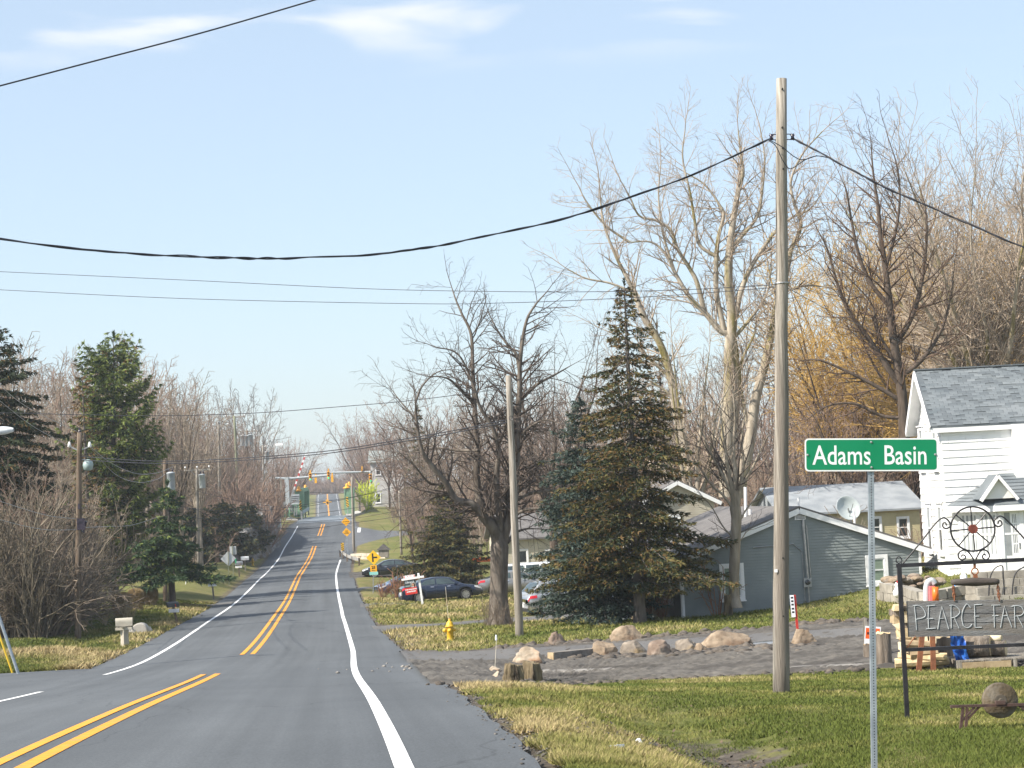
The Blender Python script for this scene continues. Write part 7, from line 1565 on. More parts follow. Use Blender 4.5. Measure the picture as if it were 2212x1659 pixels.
# ------------------------------------------------------------------ cars
M_tyre = mat('tyre rubber', (.015, .015, .016), (.03, .03, .03), 8, .8); M_rim = mat('alloy rim', (.5, .5, .52), (.65, .65, .67), 4, .3, metal=.7); M_cglass = mat('car glass', (.03, .045, .05), (.06, .085, .09), 1.5, .06, spec=.8); M_chrome = mat('chrome trim', (.6, .6, .62), None, 3, .2, metal=.8)
M_tail = mat('red tail lamp', (.45, .01, .02), (.6, .03, .04), 5, .2); M_head = mat('clear head lamp', (.5, .52, .54), (.65, .66, .68), 5, .15); M_plast = mat('black plastic trim', (.02, .02, .021), None, 3, .6)
def carpaint(n, c, metal=.3): return mat(n, c, tuple(v*1.06 for v in c), 2, .25, spec=.5, metal=metal, coat=1.0)
def car(name, label, loc, yaw, Lc, W, H, wb, rw, lower, upper, paint, doors, tilt=(0, 0), kind='sedan', plate=True):
    """lower: [(x,z)] shoulder line; upper: [(x,z)] roof line over the shoulder; x from the rear (-L/2) to the nose (+L/2)"""
    g = thing(name, loc, label, 'car', 'cars parked on the right driveways', yaw); g.rotation_euler = (tilt[0], tilt[1], yaw); ORG[g] = Vector((0, 0, 0)); hw = W/2
    sx = lambda pts, x: float(np.interp(x, [p[0] for p in pts], [p[1] for p in pts]))
    axl = (-wb/2-.02, wb/2-.02); zb0 = .2
    def plan(x): e = abs(x)/(Lc/2); return hw*(1-.16*max(0, (e-.72)/.28)**2.2)
    def section(x):
        w = plan(x); zs = sx(lower, x); zr = max(sx(upper, x), zs); e = max(0, (abs(x)/(Lc/2)-.9)/.1); zb_ = zb0+.14*e
        arch = zb_
        for a in axl:
            d = abs(x-a); R2 = rw+.075
            if d < R2: arch = max(arch, rw+math.sqrt(R2*R2-d*d))
        z2 = max(zb_+.05, arch); z3 = max((zb_+zs)*.5, z2+.03); z4 = max(zs-.1, z3+.02); gh = zr-zs
        pts = [(0, zb_), (w*.8, zb_ if arch <= zb_+.01 else arch-.02), (w*.985, z2), (w, z3), (w*.99, z4), (w*.945, max(zs, z4+.02))]
        if gh > .03: k = min(1, gh/.3); pts += [(w*.91, zs+.02), (w*(.91-.2*k), zr-.05*k), (w*.5, zr-.008), (0, zr+.01)]
        else: pts += [(w*.85, zs+.012), (w*.6, zs+.026), (w*.3, zs+.034), (0, zs+.036)]
        return pts
    xs = np.unique(np.round(np.concatenate([np.linspace(-Lc/2, Lc/2, 56), *[a+np.linspace(-rw-.08, rw+.08, 15) for a in axl]]), 3)); S_ = [section(x) for x in xs]
    mb = MB(); rows = [[Vector((x, -p[0], p[1])) for p in s]+[Vector((x, p[0], p[1])) for p in reversed(s)][1:] for x, s in zip(xs, S_)]
    mb.grid(rows); n = len(rows[0]); o = 0; mb.f.append(tuple(range(n))); mb.m.append(0); mb.f.append(tuple(range((len(rows)-1)*n, len(rows)*n))[::-1]); mb.m.append(0)
    body = mb.build('body', paint, g, True, base=(0, 0, 0))
    def pt(x, s, side, off=.008):
        q = section(x); i = min(int(s), 8); t = s-i; y = q[i][0]*(1-t)+q[i+1][0]*t; z = q[i][1]*(1-t)+q[i+1][1]*t; dy, dz = q[i+1][0]-q[i][0], q[i+1][1]-q[i][1]; l = math.hypot(dy, dz)+1e-6
        ny, nz = dz/l, -dy/l; return Vector((x, side*(y+ny*off), z+nz*off))
    def patch(nm, x0, x1, s0, s1, side, m, par=g, nx=6, ns=3, off=.008, x0b=None, x1b=None):
        mb = MB(); rws = []
        for j in range(ns+1):
            f = j/ns; a = x0+((x0b if x0b is not None else x0)-x0)*f; b = x1+((x1b if x1b is not None else x1)-x1)*f; rws.append([pt(a+(b-a)*i/nx, s0+(s1-s0)*f, side, off) for i in range(nx+1)])
        mb.grid(rws); return mb.build(nm, m, par, True, base=(0, 0, 0))
    for side in (-1, 1):
        for (x0, x1, x0b, x1b) in doors['glass']: patch('side_window', x0, x1, 6.12, 6.9, side, M_cglass, body, 8, 3, .01, x0b, x1b)
        patch('window_trim', doors['belt'][0], doors['belt'][1], 5.55, 5.85, side, M_chrome if kind == 'sedan' else M_plast, body, 10, 1, .012)
        for dx in doors['handles']: patch('door_handle', dx, dx+.2, 4.1, 4.45, side, M_chrome, body, 2, 1, .03)
        for dx in doors['gaps']: patch('door_gap', dx, dx+.012, 2.2, 5.4, side, M_plast, body, 1, 6, .004)
        patch('tail_lamp', -Lc/2+.015, -Lc/2+.42, 3.85, 4.8, side, M_tail, g, 5, 2, .012); patch('head_lamp', Lc/2-.5, Lc/2-.03, 4.0, 5.2, side, M_head, g, 5, 2, .012)
        patch('sill_trim', axl[0]+rw+.1, axl[1]-rw-.1, 1.1, 2.1, side, M_plast, g, 6, 1, .006)
        mx_ = doors['mirror']; q = pt(mx_, 6.2, side, .09); mb = MB(); mb.box(q, (.2, .2, .14), taper=.75); mb.build('mirror', paint, g, base=(0, 0, 0))
        for a in axl:
            c = Vector((a, side*(hw-.115), rw)); A = Matrix.Rotation(side*-math.pi/2, 3, 'X'); mb = MB(); rr = rw; mb.lathe([(rr*.6, -.1), (rr*.93, -.1), (rr, -.06), (rr, .06), (rr*.93, .1), (rr*.68, .1), (rr*.66, .04)], 26, c, A); w_ = mb.build('wheel', M_tyre, g, True, base=(0, 0, 0))
            mb = MB(); mb.lathe([(rr*.66, .02), (rr*.66, .09), (rr*.61, .09), (rr*.59, .04)], 22, c, A)
            for k in range(9):
                t = 2*math.pi*k/9
                for dt in (-.1, .1): p0 = A @ Vector((math.cos(t)*rr*.1, math.sin(t)*rr*.1, .075)); p1 = A @ Vector((math.cos(t+dt)*rr*.62, math.sin(t+dt)*rr*.62, .08)); mb.bar(c+p0, c+p1, .035, .03, A @ Vector((0, 0, 1)))
            mb.lathe([(.05, .06), (.05, .1)], 10, c, A); mb.build('rim', M_rim, w_, base=(0, 0, 0)); mb = MB(); mb.lathe([(rr*.6, .0), (rr*.6, .02)], 18, c, A); mb.build('rim_well', M_plast, w_, base=(0, 0, 0))
    for (xa, xb_, nm) in doors['screens']:
        mb = MB(); rws = []
        for i in range(7): x = xa+(xb_-xa)*i/6; ss = [pt(x, s, -1, .01) for s in (7.15, 7.6, 8.0, 8.5, 9)]; rws.append(ss+[Vector((v.x, -v.y, v.z)) for v in reversed(ss[:-1])])
        mb.grid(rws); mb.build(nm, M_cglass, body, True, base=(0, 0, 0))
    mb = MB(); mb.box((-Lc/2-.006, 0, sx(lower, -Lc/2)-.28), (.012, .34, .16)); mb.build('number_plate', M_trim, g, base=(0, 0, 0))
    mb = MB(); mb.box((-Lc/2+.16, 0, .34), (.36, W*.82, .16)); mb.build('rear_valance', M_plast, g, base=(0, 0, 0)); mb = MB(); mb.box((Lc/2-.14, 0, .4), (.3, W*.7, .26)); mb.build('grille', M_plast, g, base=(0, 0, 0))
    return g
sed_lo = [(-2.42, .86), (-2.3, .98), (-1.75, 1.02), (-.9, .97), (.9, .93), (1.25, .92), (1.9, .82), (2.3, .68), (2.42, .56)]; sed_up = [(-2.42, .5), (-1.95, 1.02), (-1.15, 1.36), (-.5, 1.45), (.1, 1.45), (.5, 1.38), (1.3, .95), (2.4, .5)]
sed_d = dict(glass=[(-1.45, -.42, -.98, -.42), (-.34, .92, -.34, .42)], belt=(-1.5, 1.05), handles=(-.72, .28), gaps=(-1.0, -.38, .82), mirror=.82, screens=[(-1.85, -1.2, 'rear_screen'), (.52, 1.22, 'windscreen')])
def place_car(xd, yd, Y): v = P(xd, yd, Y); return Vector((v.x, Y, surf(v.x, Y)-.01))
car('parked_sedan', 'dark blue sedan parked on the right behind the sold sign', place_car(953, 1300, 119.5), .2, 4.84, 1.83, 1.47, 2.78, .33, sed_lo, sed_up, carpaint('dark navy car paint', (.008, .017, .045)), sed_d, (0, -.02))
car('parked_sedan', 'grey sedan parked nose right behind the big maple trunk', place_car(1117, 1292, 122.5), .12, 4.84, 1.83, 1.47, 2.8, .34, sed_lo, sed_up, carpaint('grey champagne car paint', (.27, .265, .26), .5), sed_d)
suv_lo = [(-2.25, .8), (-2.15, 1.0), (-1.5, 1.06), (.8, 1.02), (1.2, 1.02), (1.9, .93), (2.2, .75), (2.25, .62)]; suv_up = [(-2.25, .6), (-2.1, 1.1), (-1.65, 1.55), (-1.2, 1.66), (.0, 1.68), (.45, 1.6), (1.15, 1.06), (2.2, .6)]
suv_d = dict(glass=[(-1.85, -1.25, -1.5, -1.25), (-1.15, -.3, -1.15, -.3), (-.2, .95, -.2, .42)], belt=(-1.9, 1.0), handles=(-.6, .4), gaps=(-1.2, -.25, .85), mirror=.85, screens=[(-2.05, -1.62, 'rear_screen'), (.5, 1.1, 'windscreen')])
car('parked_suv', 'silver suv with red tail lamp tucked behind the bluish spruce', place_car(1226, 1328, 94.5), .36, 4.5, 1.85, 1.68, 2.66, .36, suv_lo, suv_up, carpaint('silver car paint', (.42, .43, .44), .6), suv_d, (0, 0), 'suv')
van_lo = [(-2.6, .9), (-2.5, 1.06), (.9, 1.06), (1.5, 1.05), (2.4, .92), (2.6, .7)]; van_up = [(-2.6, .7), (-2.5, 1.5), (-2.3, 1.82), (.3, 1.86), (.8, 1.75), (1.45, 1.1), (2.6, .6)]
van_d = dict(glass=[(-2.3, -1.2, -2.25, -1.2), (-1.05, -.2, -1.05, -.2), (-.08, 1.1, -.08, .7)], belt=(-2.3, 1.2), handles=(-.5, .5), gaps=(-1.15, -.15, 1.1), mirror=1.1, screens=[(-2.48, -2.34, 'rear_screen'), (.85, 1.4, 'windscreen')])
car('parked_suv', 'white suv showing its roof and windows behind the grey sedan', place_car(1172, 1286, 127.5), .1, 5.2, 1.95, 1.86, 3.0, .38, van_lo, van_up, carpaint('white car paint', (.62, .64, .66), 0), van_d, (0, 0), 'suv')
car('parked_sedan', 'black car half hidden by the junction warning sign', place_car(842, 1220, 168), math.pi+.1, 4.7, 1.8, 1.45, 2.7, .34, sed_lo, sed_up, carpaint('black car paint', (.012, .013, .018)), sed_d)
car('parked_sedan', 'blue car facing left behind the reddish shrub and olive spruce', place_car(875, 1243, 146), math.pi+.42, 4.6, 1.8, 1.45, 2.7, .33, sed_lo, sed_up, carpaint('blue car paint', (.02, .075, .19)), sed_d)
sl = thing('plastic_sledge', hit(1042, 1225, ymin=120), 'orange plastic sledge lying behind the maple trunk', 'sledge'); c = P(1042, 1214, 140); mb = MB(); rows = []
for i in range(9): f = i/8; w_ = .5*math.sin(math.pi*(.1+.8*f)); rows.append([c+Vector((-.9+1.8*f, s_*w_, .28*abs(s_)**3+.12*(2*f-1)**4)) for s_ in (-1, -.85, -.5, 0, .5, .85, 1)])
mb.grid(rows); mb.build('hull', mat('orange plastic', (.6, .08, .02), (.7, .13, .03), 3, .4), sl, True)
dh = thing('dog_house', P(829, 1197, 181), 'tiny wooden gabled shelter on the bank above the black car', 'shelter'); c = P(829, 1195, 181); mb = MB(); mb.box(c, (.9, .8, .7)); mb.build('walls', M_pole, dh); mb = MB(); mb.prism([(-.62, .3), (.62, .3), (0, .85)], 1.0, Matrix.Identity(3), c+Vector((0, -.5, 0))); mb.build('roof', M_roofg, dh)
# ------------------------------------------------------------------ boulders, stumps, timber
from mathutils import noise as mnoise
M_rockA = mat('tan boulder', (.17, .125, .085), (.36, .285, .205), 3.2, .95, 1.0, 11, c3=(.15, .10, .065), s3=1.6, detail=9); M_rockB = mat('pale boulder', (.27, .215, .155), (.48, .41, .32), 3.2, .95, 1.0, 11, c3=(.27, .155, .085), s3=1.7, detail=9)
M_rockC = mat('reddish boulder', (.15, .108, .082), (.265, .205, .16), 3.2, .95, 1.0, 11, c3=(.26, .22, .18), s3=1.5); M_rockD = mat('grey tan boulder', (.16, .135, .11), (.31, .265, .215), 3.2, .95, 1.0, 11, c3=(.19, .14, .08), s3=1.2)
def boulder(label, x0, y0, x1, y1, m, seed, flat=.75, cuts=5, Y=None, name='boulder', cat='boulder', group='boulders along the gravel lot', ridge=0.0):
    b = hit((x0+x1)/2, y1-1.5) if Y is None else P((x0+x1)/2, y1, Y); Y = b.y; w = (P(x1, y1, Y)-P(x0, y1, Y)).length; h = (P((x0+x1)/2, y0, Y)-b).length; d = w*flat; b = b+Vector((0, d*.35, 0)); b.z = surf(b.x, b.y)
    h = P((x0+x1)/2, y0, b.y).z-b.z
    rnd = random.Random(seed); bm = bmesh.new(); bmesh.ops.create_icosphere(bm, subdivisions=5, radius=1); pl = []
    for k in range(cuts+3): v = Vector(rvec(rnd)); v.z = abs(v.z)*.8; v.normalize(); pl.append((v, rnd.uniform(.55, .82)))
    if ridge: pl.append((Vector((.1, 0, 1)).normalized(), .42))
    off = Vector((seed*3.1, seed*1.7, 0))
    for v in bm.verts:
        p = v.co.copy()
        for n_, c in pl:
            dd = p.dot(n_)-c
            if dd > 0: p -= n_*dd*.96
        p *= 1+.09*mnoise.fractal(p*1.3+off, 1, 2, 4)+.07*mnoise.fractal(p*3.4+off, 1, 2, 5)
        if ridge: a_ = math.atan2(p.y, p.x); p.x, p.y = [q*(1+ridge*mnoise.fractal(Vector((math.cos(a_)*5+seed, math.sin(a_)*5, p.z*1.1)), 1, 2, 4)) for q in (p.x, p.y)]; p.z *= 1+.35*ridge*mnoise.noise(Vector((p.x*3, p.y*3, seed)))
        v.co = p
    mn = Vector((min(v.co.x for v in bm.verts), min(v.co.y for v in bm.verts), 0)); mxv = Vector((max(v.co.x for v in bm.verts), max(v.co.y for v in bm.verts), max(v.co.z for v in bm.verts)))
    for v in bm.verts: v.co = Vector(((v.co.x-(mn.x+mxv.x)/2)/(mxv.x-mn.x)*w, (v.co.y-(mn.y+mxv.y)/2)/(mxv.y-mn.y)*d, (v.co.z+.35)/(mxv.z+.35)*h if v.co.z > -.35 else (v.co.z+.35)*h*.3))
    me = bpy.data.meshes.new(name); bm.to_mesh(me); bm.free(); me.materials.append(m)
    for p in me.polygons: p.use_smooth = True
    o = bpy.data.objects.new(name, me); COL.objects.link(o); o.location = b; return tag(o, label, cat, group)
boulder('pale blocky boulder resting behind the rotten stump', 1104, 1396, 1181, 1440, M_rockB, 3, .6, 7)
boulder('small pale rock behind the marker rod', 1050, 1438, 1085, 1455, M_rockB, 4, .7); boulder('small rounded pale rock left of the rotten stump', 1056, 1449, 1088, 1470, M_rockB, 5, .7)
boulder('squat reddish boulder at the lawn edge near the weathered pole', 1183, 1364, 1224, 1397, M_rockC, 6, .8); boulder('rounded tan boulder touching the end of the grey timber', 1272, 1384, 1337, 1422, M_rockA, 7, .7)
boulder('grey topped tan boulder in the middle of the row', 1340, 1382, 1405, 1418, M_rockD, 8, .7); boulder('brown boulder with a split grey lower face', 1398, 1381, 1453, 1421, M_rockC, 9, .8)
boulder('tallest tan boulder at the back edge of the lawn', 1318, 1350, 1394, 1389, M_rockA, 10, .7, 4); boulder('tilted pointed brown boulder left of the largest boulder', 1461, 1379, 1512, 1411, M_rockD, 11, .7, 7)
boulder('low orange brown rock leaning on the largest boulder', 1498, 1388, 1536, 1413, M_rockA, 12, .8); boulder('largest wide flat boulder at the right end of the row', 1508, 1361, 1627, 1403, M_rockA, 13, .55, 6)
boulder('rounded tan boulder right of the near utility pole', 1707, 1357, 1769, 1397, M_rockA, 14, .7)
for i, (x0, y0, x1, y1, s) in enumerate(((1240, 1414, 1252, 1420, 21), (1420, 1412, 1436, 1420, 22), (1560, 1404, 1572, 1411, 23), (1700, 1438, 1722, 1447, 24), (1300, 1448, 1312, 1453, 25))): boulder(['stone lying in front of the grey timber', 'small stone in front of the split boulder', 'small stone in front of the largest boulder', 'flat stone left behind the near pole', 'small stone on the churned gravel'][i], x0, y0, x1, y1, M_rockD, s, .8)
M_rot = mat('rotten mossy wood', (.09, .068, .038), (.27, .215, .13), 3.5, .95, 1.0, 12, stretch=(1.5, 1.5, .35), c3=(.05, .038, .025), s3=2.0); M_bark2 = mat('rough log bark', (.10, .08, .062), (.24, .2, .16), 4, .95, 1.0, 16, stretch=(2, 2, .4)); M_cut = mat('fresh cut wood', (.48, .36, .2), (.66, .54, .34), 6, .85, .3, 30); M_cut2 = mat('pale split wood', (.58, .48, .32), (.74, .65, .48), 6, .85, .3, 30); M_cutd = mat('weathered cut wood', (.3, .22, .13), (.44, .34, .21), 6, .9, .3, 30)
def stump(label, x0, y0, x1, y1, m, seed, lean=0.0, top=M_cutd, flare=1.25, rough=.12, Y=None, name='tree_stump', group=None, n=28, dy=.3):
    b = hit((x0+x1)/2, y1-1) if Y is None else P((x0+x1)/2, y1, Y); rr = (P(x1, y1, b.y)-P(x0, y1, b.y)).length/2; b = b+Vector((0, rr*dy, 0)); b.z = surf(b.x, b.y); h = P((x0+x1)/2, y0, b.y).z-b.z; g = thing(name, b, label, 'stump' if 'stump' in name else 'log', group); rows = []
    for j in range(9):
        f = j/8; row = []
        for i in range(n+1):
            a = 2*math.pi*(i % n)/n; r_ = rr/flare*(1+(flare-1)*(1-f)**2)*(1+rough*mnoise.noise(Vector((math.cos(a)*2.2+seed, math.sin(a)*2.2, f*.9)))*1.6+rough*.6*mnoise.noise(Vector((math.cos(a)*6+seed, math.sin(a)*6, f*.6))))
            row.append(b+Vector((math.cos(a)*r_+lean*f*h, math.sin(a)*r_, -.06+f*(h+.06)*(1+ (.18*rough/.12*mnoise.noise(Vector((math.cos(a)*1.5, math.sin(a)*1.5, seed))) if j == 8 else 0)))))
        rows.append(row)
    mb = MB(); mb.grid(rows); mb.build('bark', m, g, True); mb = MB(); c = sum((Vector(v) for v in rows[-1][:-1]), Vector())/n; mb.add([c+(Vector(v)-c)*.985+Vector((0, 0, .004)) for v in rows[-1][:-1]]+[c+Vector((0, 0, -.02))], [(i, (i+1) % n, n) for i in range(n)]); mb.build('cut_face', top, g); return g
boulder('left half of the rotten mossy stump at the gravel edge', 1085, 1431, 1134, 1477, M_rot, 33, .8, 1, None, 'tree_stump', 'stump', None, .22); boulder('right half of the rotten stump with grey split grain', 1128, 1425, 1174, 1477, M_rot, 38, .8, 2, None, 'tree_stump', 'stump', None, .2)
stump('tall cut log round standing right of the sign post', 1891, 1368, 1930, 1441, M_bark2, 5, .02, M_cut, 1.15, .08); stump('short brown log behind the small for sale card', 1866, 1392, 1886, 1424, M_bark2, 6, 0, M_cutd, 1.1, .08)
a_ = BHF.p(BHF.px(1560, 1300)[0], 0, 1.0); da = P(1573, 1300, a_.y); stump('low pale stump at the foot of the slender tree', 1563, 1286, 1583, 1305, M_rot, 7, 0, M_cutd, 1.25, .15, a_.y)
tm = thing('timber_beam', hit(1245, 1425), 'long grey squared timber lying left of the boulder row', 'timber'); p0, p1 = hit(1192, 1430)+Vector((0, .15, 0)), hit(1312, 1418)+Vector((0, .15, 0)); mb = MB(); z_ = Vector((0, 0, .12)); mb.bar(p0+z_, p1+z_, .25, .25); mb.build('beam', mat('old grey timber', (.16, .14, .12), (.27, .245, .215), 4, .95, .8, 20, stretch=(.3, 2, 2)), tm); d = (p0-p1).normalized(); mb = MB(); mb.bar(p0+z_, p0+z_+d*.006+d*.03, .24, .24); mb.build('cut_end', M_cutd, tm)
# clods of dirt along the edges of the lot
M_clod = mat('dark dirt clods', (.05, .042, .036), (.13, .11, .09), 5, .95, .6, 20)
def clods(label, path, n, spread, s0, s1, seed, m=M_clod):
    rng = np.random.default_rng(seed); C = resample([hit(*q) for q in path], n); bm = bmesh.new(); bmesh.ops.create_icosphere(bm, subdivisions=1, radius=1); bv = np.array([v.co for v in bm.verts]); bf = np.array([[v.index for v in f.verts] for f in bm.faces]); bm.free(); VV, FF = [], []
    for i in range(n):
        x, y = C[i]+rng.normal(0, spread, 2); s = s0+(s1-s0)*rng.random()**2.2; v = bv*(1+rng.normal(0, .2, (len(bv), 1)))*s*np.array([1.3, 1.2, .75]); VV.append(v+np.array([x, y, surf(x, y)+s*.25])); FF.append(bf+len(bv)*i)
    o = mesh_arr('dirt_clods', np.concatenate(VV), np.concatenate(FF), m, smooth=True); o['kind'] = 'stuff'
clods('', [(1060,1404),(1180,1396),(1300,1388),(1400,1381),(1500,1373),(1650,1362),(1740,1351),(1900,1344)], 520, .3, .03, .16, 1); clods('', [(1190,1428),(1300,1423),(1400,1419),(1500,1415),(1600,1408),(1700,1400)], 420, .6, .03, .17, 2)
clods('', [(980,1482),(1150,1480),(1320,1474),(1500,1467),(1700,1457),(1880,1449)], 420, .35, .015, .09, 3); clods('', [(1000,1445),(1200,1450),(1400,1440),(1600,1432),(1800,1420)], 700, 1.6, .01, .06, 5, mat('lot gravel stones', (.12, .11, .1), (.28, .26, .235), 5, .95))
clods('', [(1205,1659),(1128,1588),(1062,1530),(992,1484)], 700, .16, .004, .02, 6, mat('verge gravel', (.06, .055, .05), (.15, .14, .13), 5, .95))
# ------------------------------------------------------------------ firewood, logs, pallet, splitter
Yf = 41.5; fw = thing('firewood_stack', P(1965, 1440, Yf), 'leaning stack of pale split firewood behind the black sign frame', 'firewood stack'); rnd = random.Random(12); cnt = 0
fx0, fx1 = P(1932, 1440, Yf).x, P(2016, 1440, Yf).x; fz = surf((fx0+fx1)/2, Yf); H_ = P(1960, 1312, Yf).z-fz; z = 0
edge = pr((0, .35), (.25, .45), (.45, .18), (.6, .28), (.75, .05), (1, .12))
while z < H_-.05:
    hh = rnd.uniform(.10, .17); x = fx0+edge(z/H_)*(fx1-fx0)*.55+rnd.uniform(-.05, .05)
    xr = fx1-(0 if z < H_*.6 else .25*(z/H_))
    while x < xr:
        w_ = rnd.uniform(.12, .24); c = Vector((x+w_/2, Yf+rnd.uniform(-.08, .08), fz+z+hh/2)); kk = rnd.choice((3, 4, 4, 5)); ln = rnd.uniform(.4, .5); ang = rnd.uniform(-.35, .35)
        M3 = rotz(ang); poly = [(math.cos(2*math.pi*i/kk+rnd.uniform(-.3, .3)+.78)*w_*.62, math.sin(2*math.pi*i/kk+rnd.uniform(-.2, .2)+.78)*hh*.68) for i in range(kk)]
        mb = MB(); mb.prism(poly, ln, M3, c-M3 @ Vector((0, ln/2, 0))); mb.build('firewood_log', rnd.choice((M_cut, M_cut2, M_cut2, M_cutd, M_bark2)), fw); x += w_*.86
    z += hh*.8
for k in range(6):
    c = P(1978+rnd.uniform(-18, 42), 1418+rnd.uniform(-30, 14), Yf-.35); ln = rnd.uniform(.45, .75); d = Vector((1, rnd.uniform(-.25, .25), rnd.uniform(-.12, .12))).normalized(); r_ = rnd.uniform(.07, .11); mb = MB(); mb.tube([c-d*ln/2, c+d*ln/2], [r_, r_*.9], 8); mb.build('firewood_log', rnd.choice((M_cut, M_cutd, M_bark2)), fw)
M_rust = mat('rusty steel', (.16, .06, .03), (.28, .11, .05), 6, .85, .3, 30)
for i, (xb, yb, xt, yt) in enumerate(((1984, 1443, 1993, 1362), (2016, 1442, 2014, 1362))): b = P(xb, yb, Yf-.75); b.z = surf(b.x, b.y); t = P(xt, yt, Yf-.75); g = thing('rack_post', b, ('left' if i == 0 else 'right')+' rusty iron post leaning against the firewood stack', 'post'); mb = MB(); mb.bar(b, t, .1, .06); mb.build('post', M_rust, g)
stump('dark upright log round right of the rusty posts', 2016, 1378, 2064, 1441, M_bark2, 15, .0, M_cutd, 1.08, .06, None, 'log_round')
pl = thing('wooden_pallet', P(2130, 1440, 41.2), 'grey wooden pallet lying at the lawn edge under the farm board', 'pallet'); px0, px1 = P(2060, 1440, 41.2).x, P(2250, 1440, 41.2).x; pz = surf((px0+px1)/2, 41.2); n = 7
for i in range(n): mb = MB(); mb.box(((px0+px1)/2, 40.9+i*.17, pz+.18), (px1-px0, .1, .022)); mb.build('deck_board', M_pole, pl)
for i in range(4): mb = MB(); mb.box((px0+.05+(px1-px0-.1)*i/3, 41.4, pz+.085), (.09, 1.1, .16)); mb.build('stringer', M_pole, pl)
for dx in (0,): mb = MB(); mb.box(((px0+px1)/2-.3, 40.84, pz+.09), ((px1-px0)*.55, .02, .13)); mb.build('front_board', M_cutd, pl)
for i, (x0, x1, y, r_, m, lb) in enumerate(((2078, 2140, 1405, .22, M_bark2, 'thick dark short log lying on the pallet'), (2118, 2172, 1390, .17, M_bark2, 'brown barked log lying behind on the pallet'), (2128, 2165, 1408, .07, M_cut2, 'thin split piece lying on the pallet'))):
    c0, c1 = P(x0, y, 41.5), P(x1, y-2, 41.3); c0.z = c1.z = pz+.195+r_+(.0 if i < 2 else .3); g = thing('cut_log', (c0+c1)/2, lb, 'log'); mb = MB(); mb.tube([c0, c1], r_, 14); mb.build('bark', m, g, True); mb = MB(); d = (c1-c0).normalized(); mb.tube([c0-d*.004, c0+d*.002], r_*.93, 14); mb.tube([c1-d*.002, c1+d*.004], r_*.93, 14); mb.build('cut_face', M_cut, g)
tp = thing('blue_tarp', P(2065, 1414, 41.2), 'crumpled piece of blue tarp between the log round and pallet', 'tarp'); c = P(2066, 1400, 41.0); rng = np.random.default_rng(2); rows = [[c+Vector((-.12+.3*i/6+.1*f, .25*rng.random(), .32-.62*f+(.06*rng.random()))) for i in range(7)] for f in np.linspace(0, 1, 8)]; mb = MB(); mb.grid(rows); mb.build('sheet', mat('blue plastic tarp', (.01, .08, .4), (.03, .16, .55), 6, .4), tp, True)
b = hit(2010, 1330, ymin=43); b = P(2010, 1330, 47); b.z = surf(b.x, b.y); ls = thing('log_splitter', b, 'upright log splitter with grey beam and orange cylinder behind the firewood', 'log splitter'); M_grybeam = mat('grey machine paint', (.42, .44, .45), (.52, .54, .55), 4, .5)
Y_ = 47.; sp = lambda x, y, dy=0: P(x, y, Y_+dy)
mb = MB(); mb.tube(through([sp(2002, 1345), sp(2001, 1285), sp(2003, 1262), sp(2012, 1254), sp(2019, 1262)], 5), .075, 8); mb.build('beam', M_grybeam, ls, True); mb = MB(); mb.bar(sp(2014, 1345, -.1), sp(2013, 1266, -.1), .13, .12); mb.build('ram_rail', mat('faded pink red paint', (.55, .12, .12), (.65, .2, .2), 4, .5), ls); mb = MB(); mb.tube([sp(2021, 1299, -.2), sp(2020.5, 1268, -.2)], .075, 12); mb.build('cylinder', mat('orange machine paint', (.7, .14, .01), (.78, .19, .02), 4, .4), ls, True); mb = MB(); mb.tube([sp(2021, 1345, -.2), sp(2021, 1299, -.2)], .05, 10); mb.build('rod', M_greym, ls, True)
# ------------------------------------------------------------------ rockery and ornaments before the white house
block_wall('curving low wall of grey garden blocks below the white house', [(1905, 1293), (1960, 1303), (2000, 1318), (2040, 1312), (2080, 1302), (2130, 1300)], .62, 15, M_blk, 2, 'garden_wall', None, .35, 5)
rp_ = random.Random(8); rk = thing('rock_pile', P(2000, 1262, 71.5), 'pile of flat brown field stones against the white house corner', 'rock pile'); rk_b = ORG[rk]
for i in range(46):
    f = rp_.random(); x = 1915+f*125; y = 1268-rp_.random()*26*(1-abs(f-.5)*.8); c = P(x, y, 70.6+rp_.uniform(-.5, .5)); w_ = rp_.uniform(.2, .5); mb = MB(); bm = bmesh.new(); bmesh.ops.create_icosphere(bm, subdivisions=2, radius=1); vs = [c+Vector((v.co.x*w_*.6, v.co.y*w_*.5, v.co.z*w_*.28))*(1+.15*mnoise.noise(v.co*2+Vector((i, 0, 0)))) for v in bm.verts]; fs = [tuple(v.index for v in f.verts) for f in bm.faces]; bm.free(); mb.add(vs, fs); mb.build('stone', rp_.choice((M_rockC, M_rockD, M_rockA)), rk)
M_orr = mat('red glazed ornament', (.5, .02, .03), None, 3, .4); M_ory = mat('yellow glazed ornament', (.62, .4, .03), None, 3, .4); M_orb = mat('blue glazed ornament', (.06, .25, .62), None, 3, .4)
c = P(1939, 1286, 68); og = thing('garden_rooster', c, 'small red white and yellow rooster ornament on the garden bed', 'ornament'); mb = MB(); mb.lathe([(.05, -.08), (.15, 0), (.16, .12), (.09, .22), (.06, .3), (.09, .36), (.04, .44)], 10, c); mb.build('body', M_trim, og, True); mb = MB(); mb.lathe([(.02, 0), (.09, .05), (.02, .12)], 8, c+Vector((.05, -.05, .4))); mb.build('comb', M_orr, og, True); mb = MB(); mb.lathe([(.05, -.1), (.14, -.02), (.05, .06)], 8, c+Vector((.16, -.05, -.02))); mb.build('tail', M_ory, og, True)
c = P(2084, 1283, 66); og = thing('garden_figure', c, 'blue and white seated pair ornament on the garden wall', 'ornament')
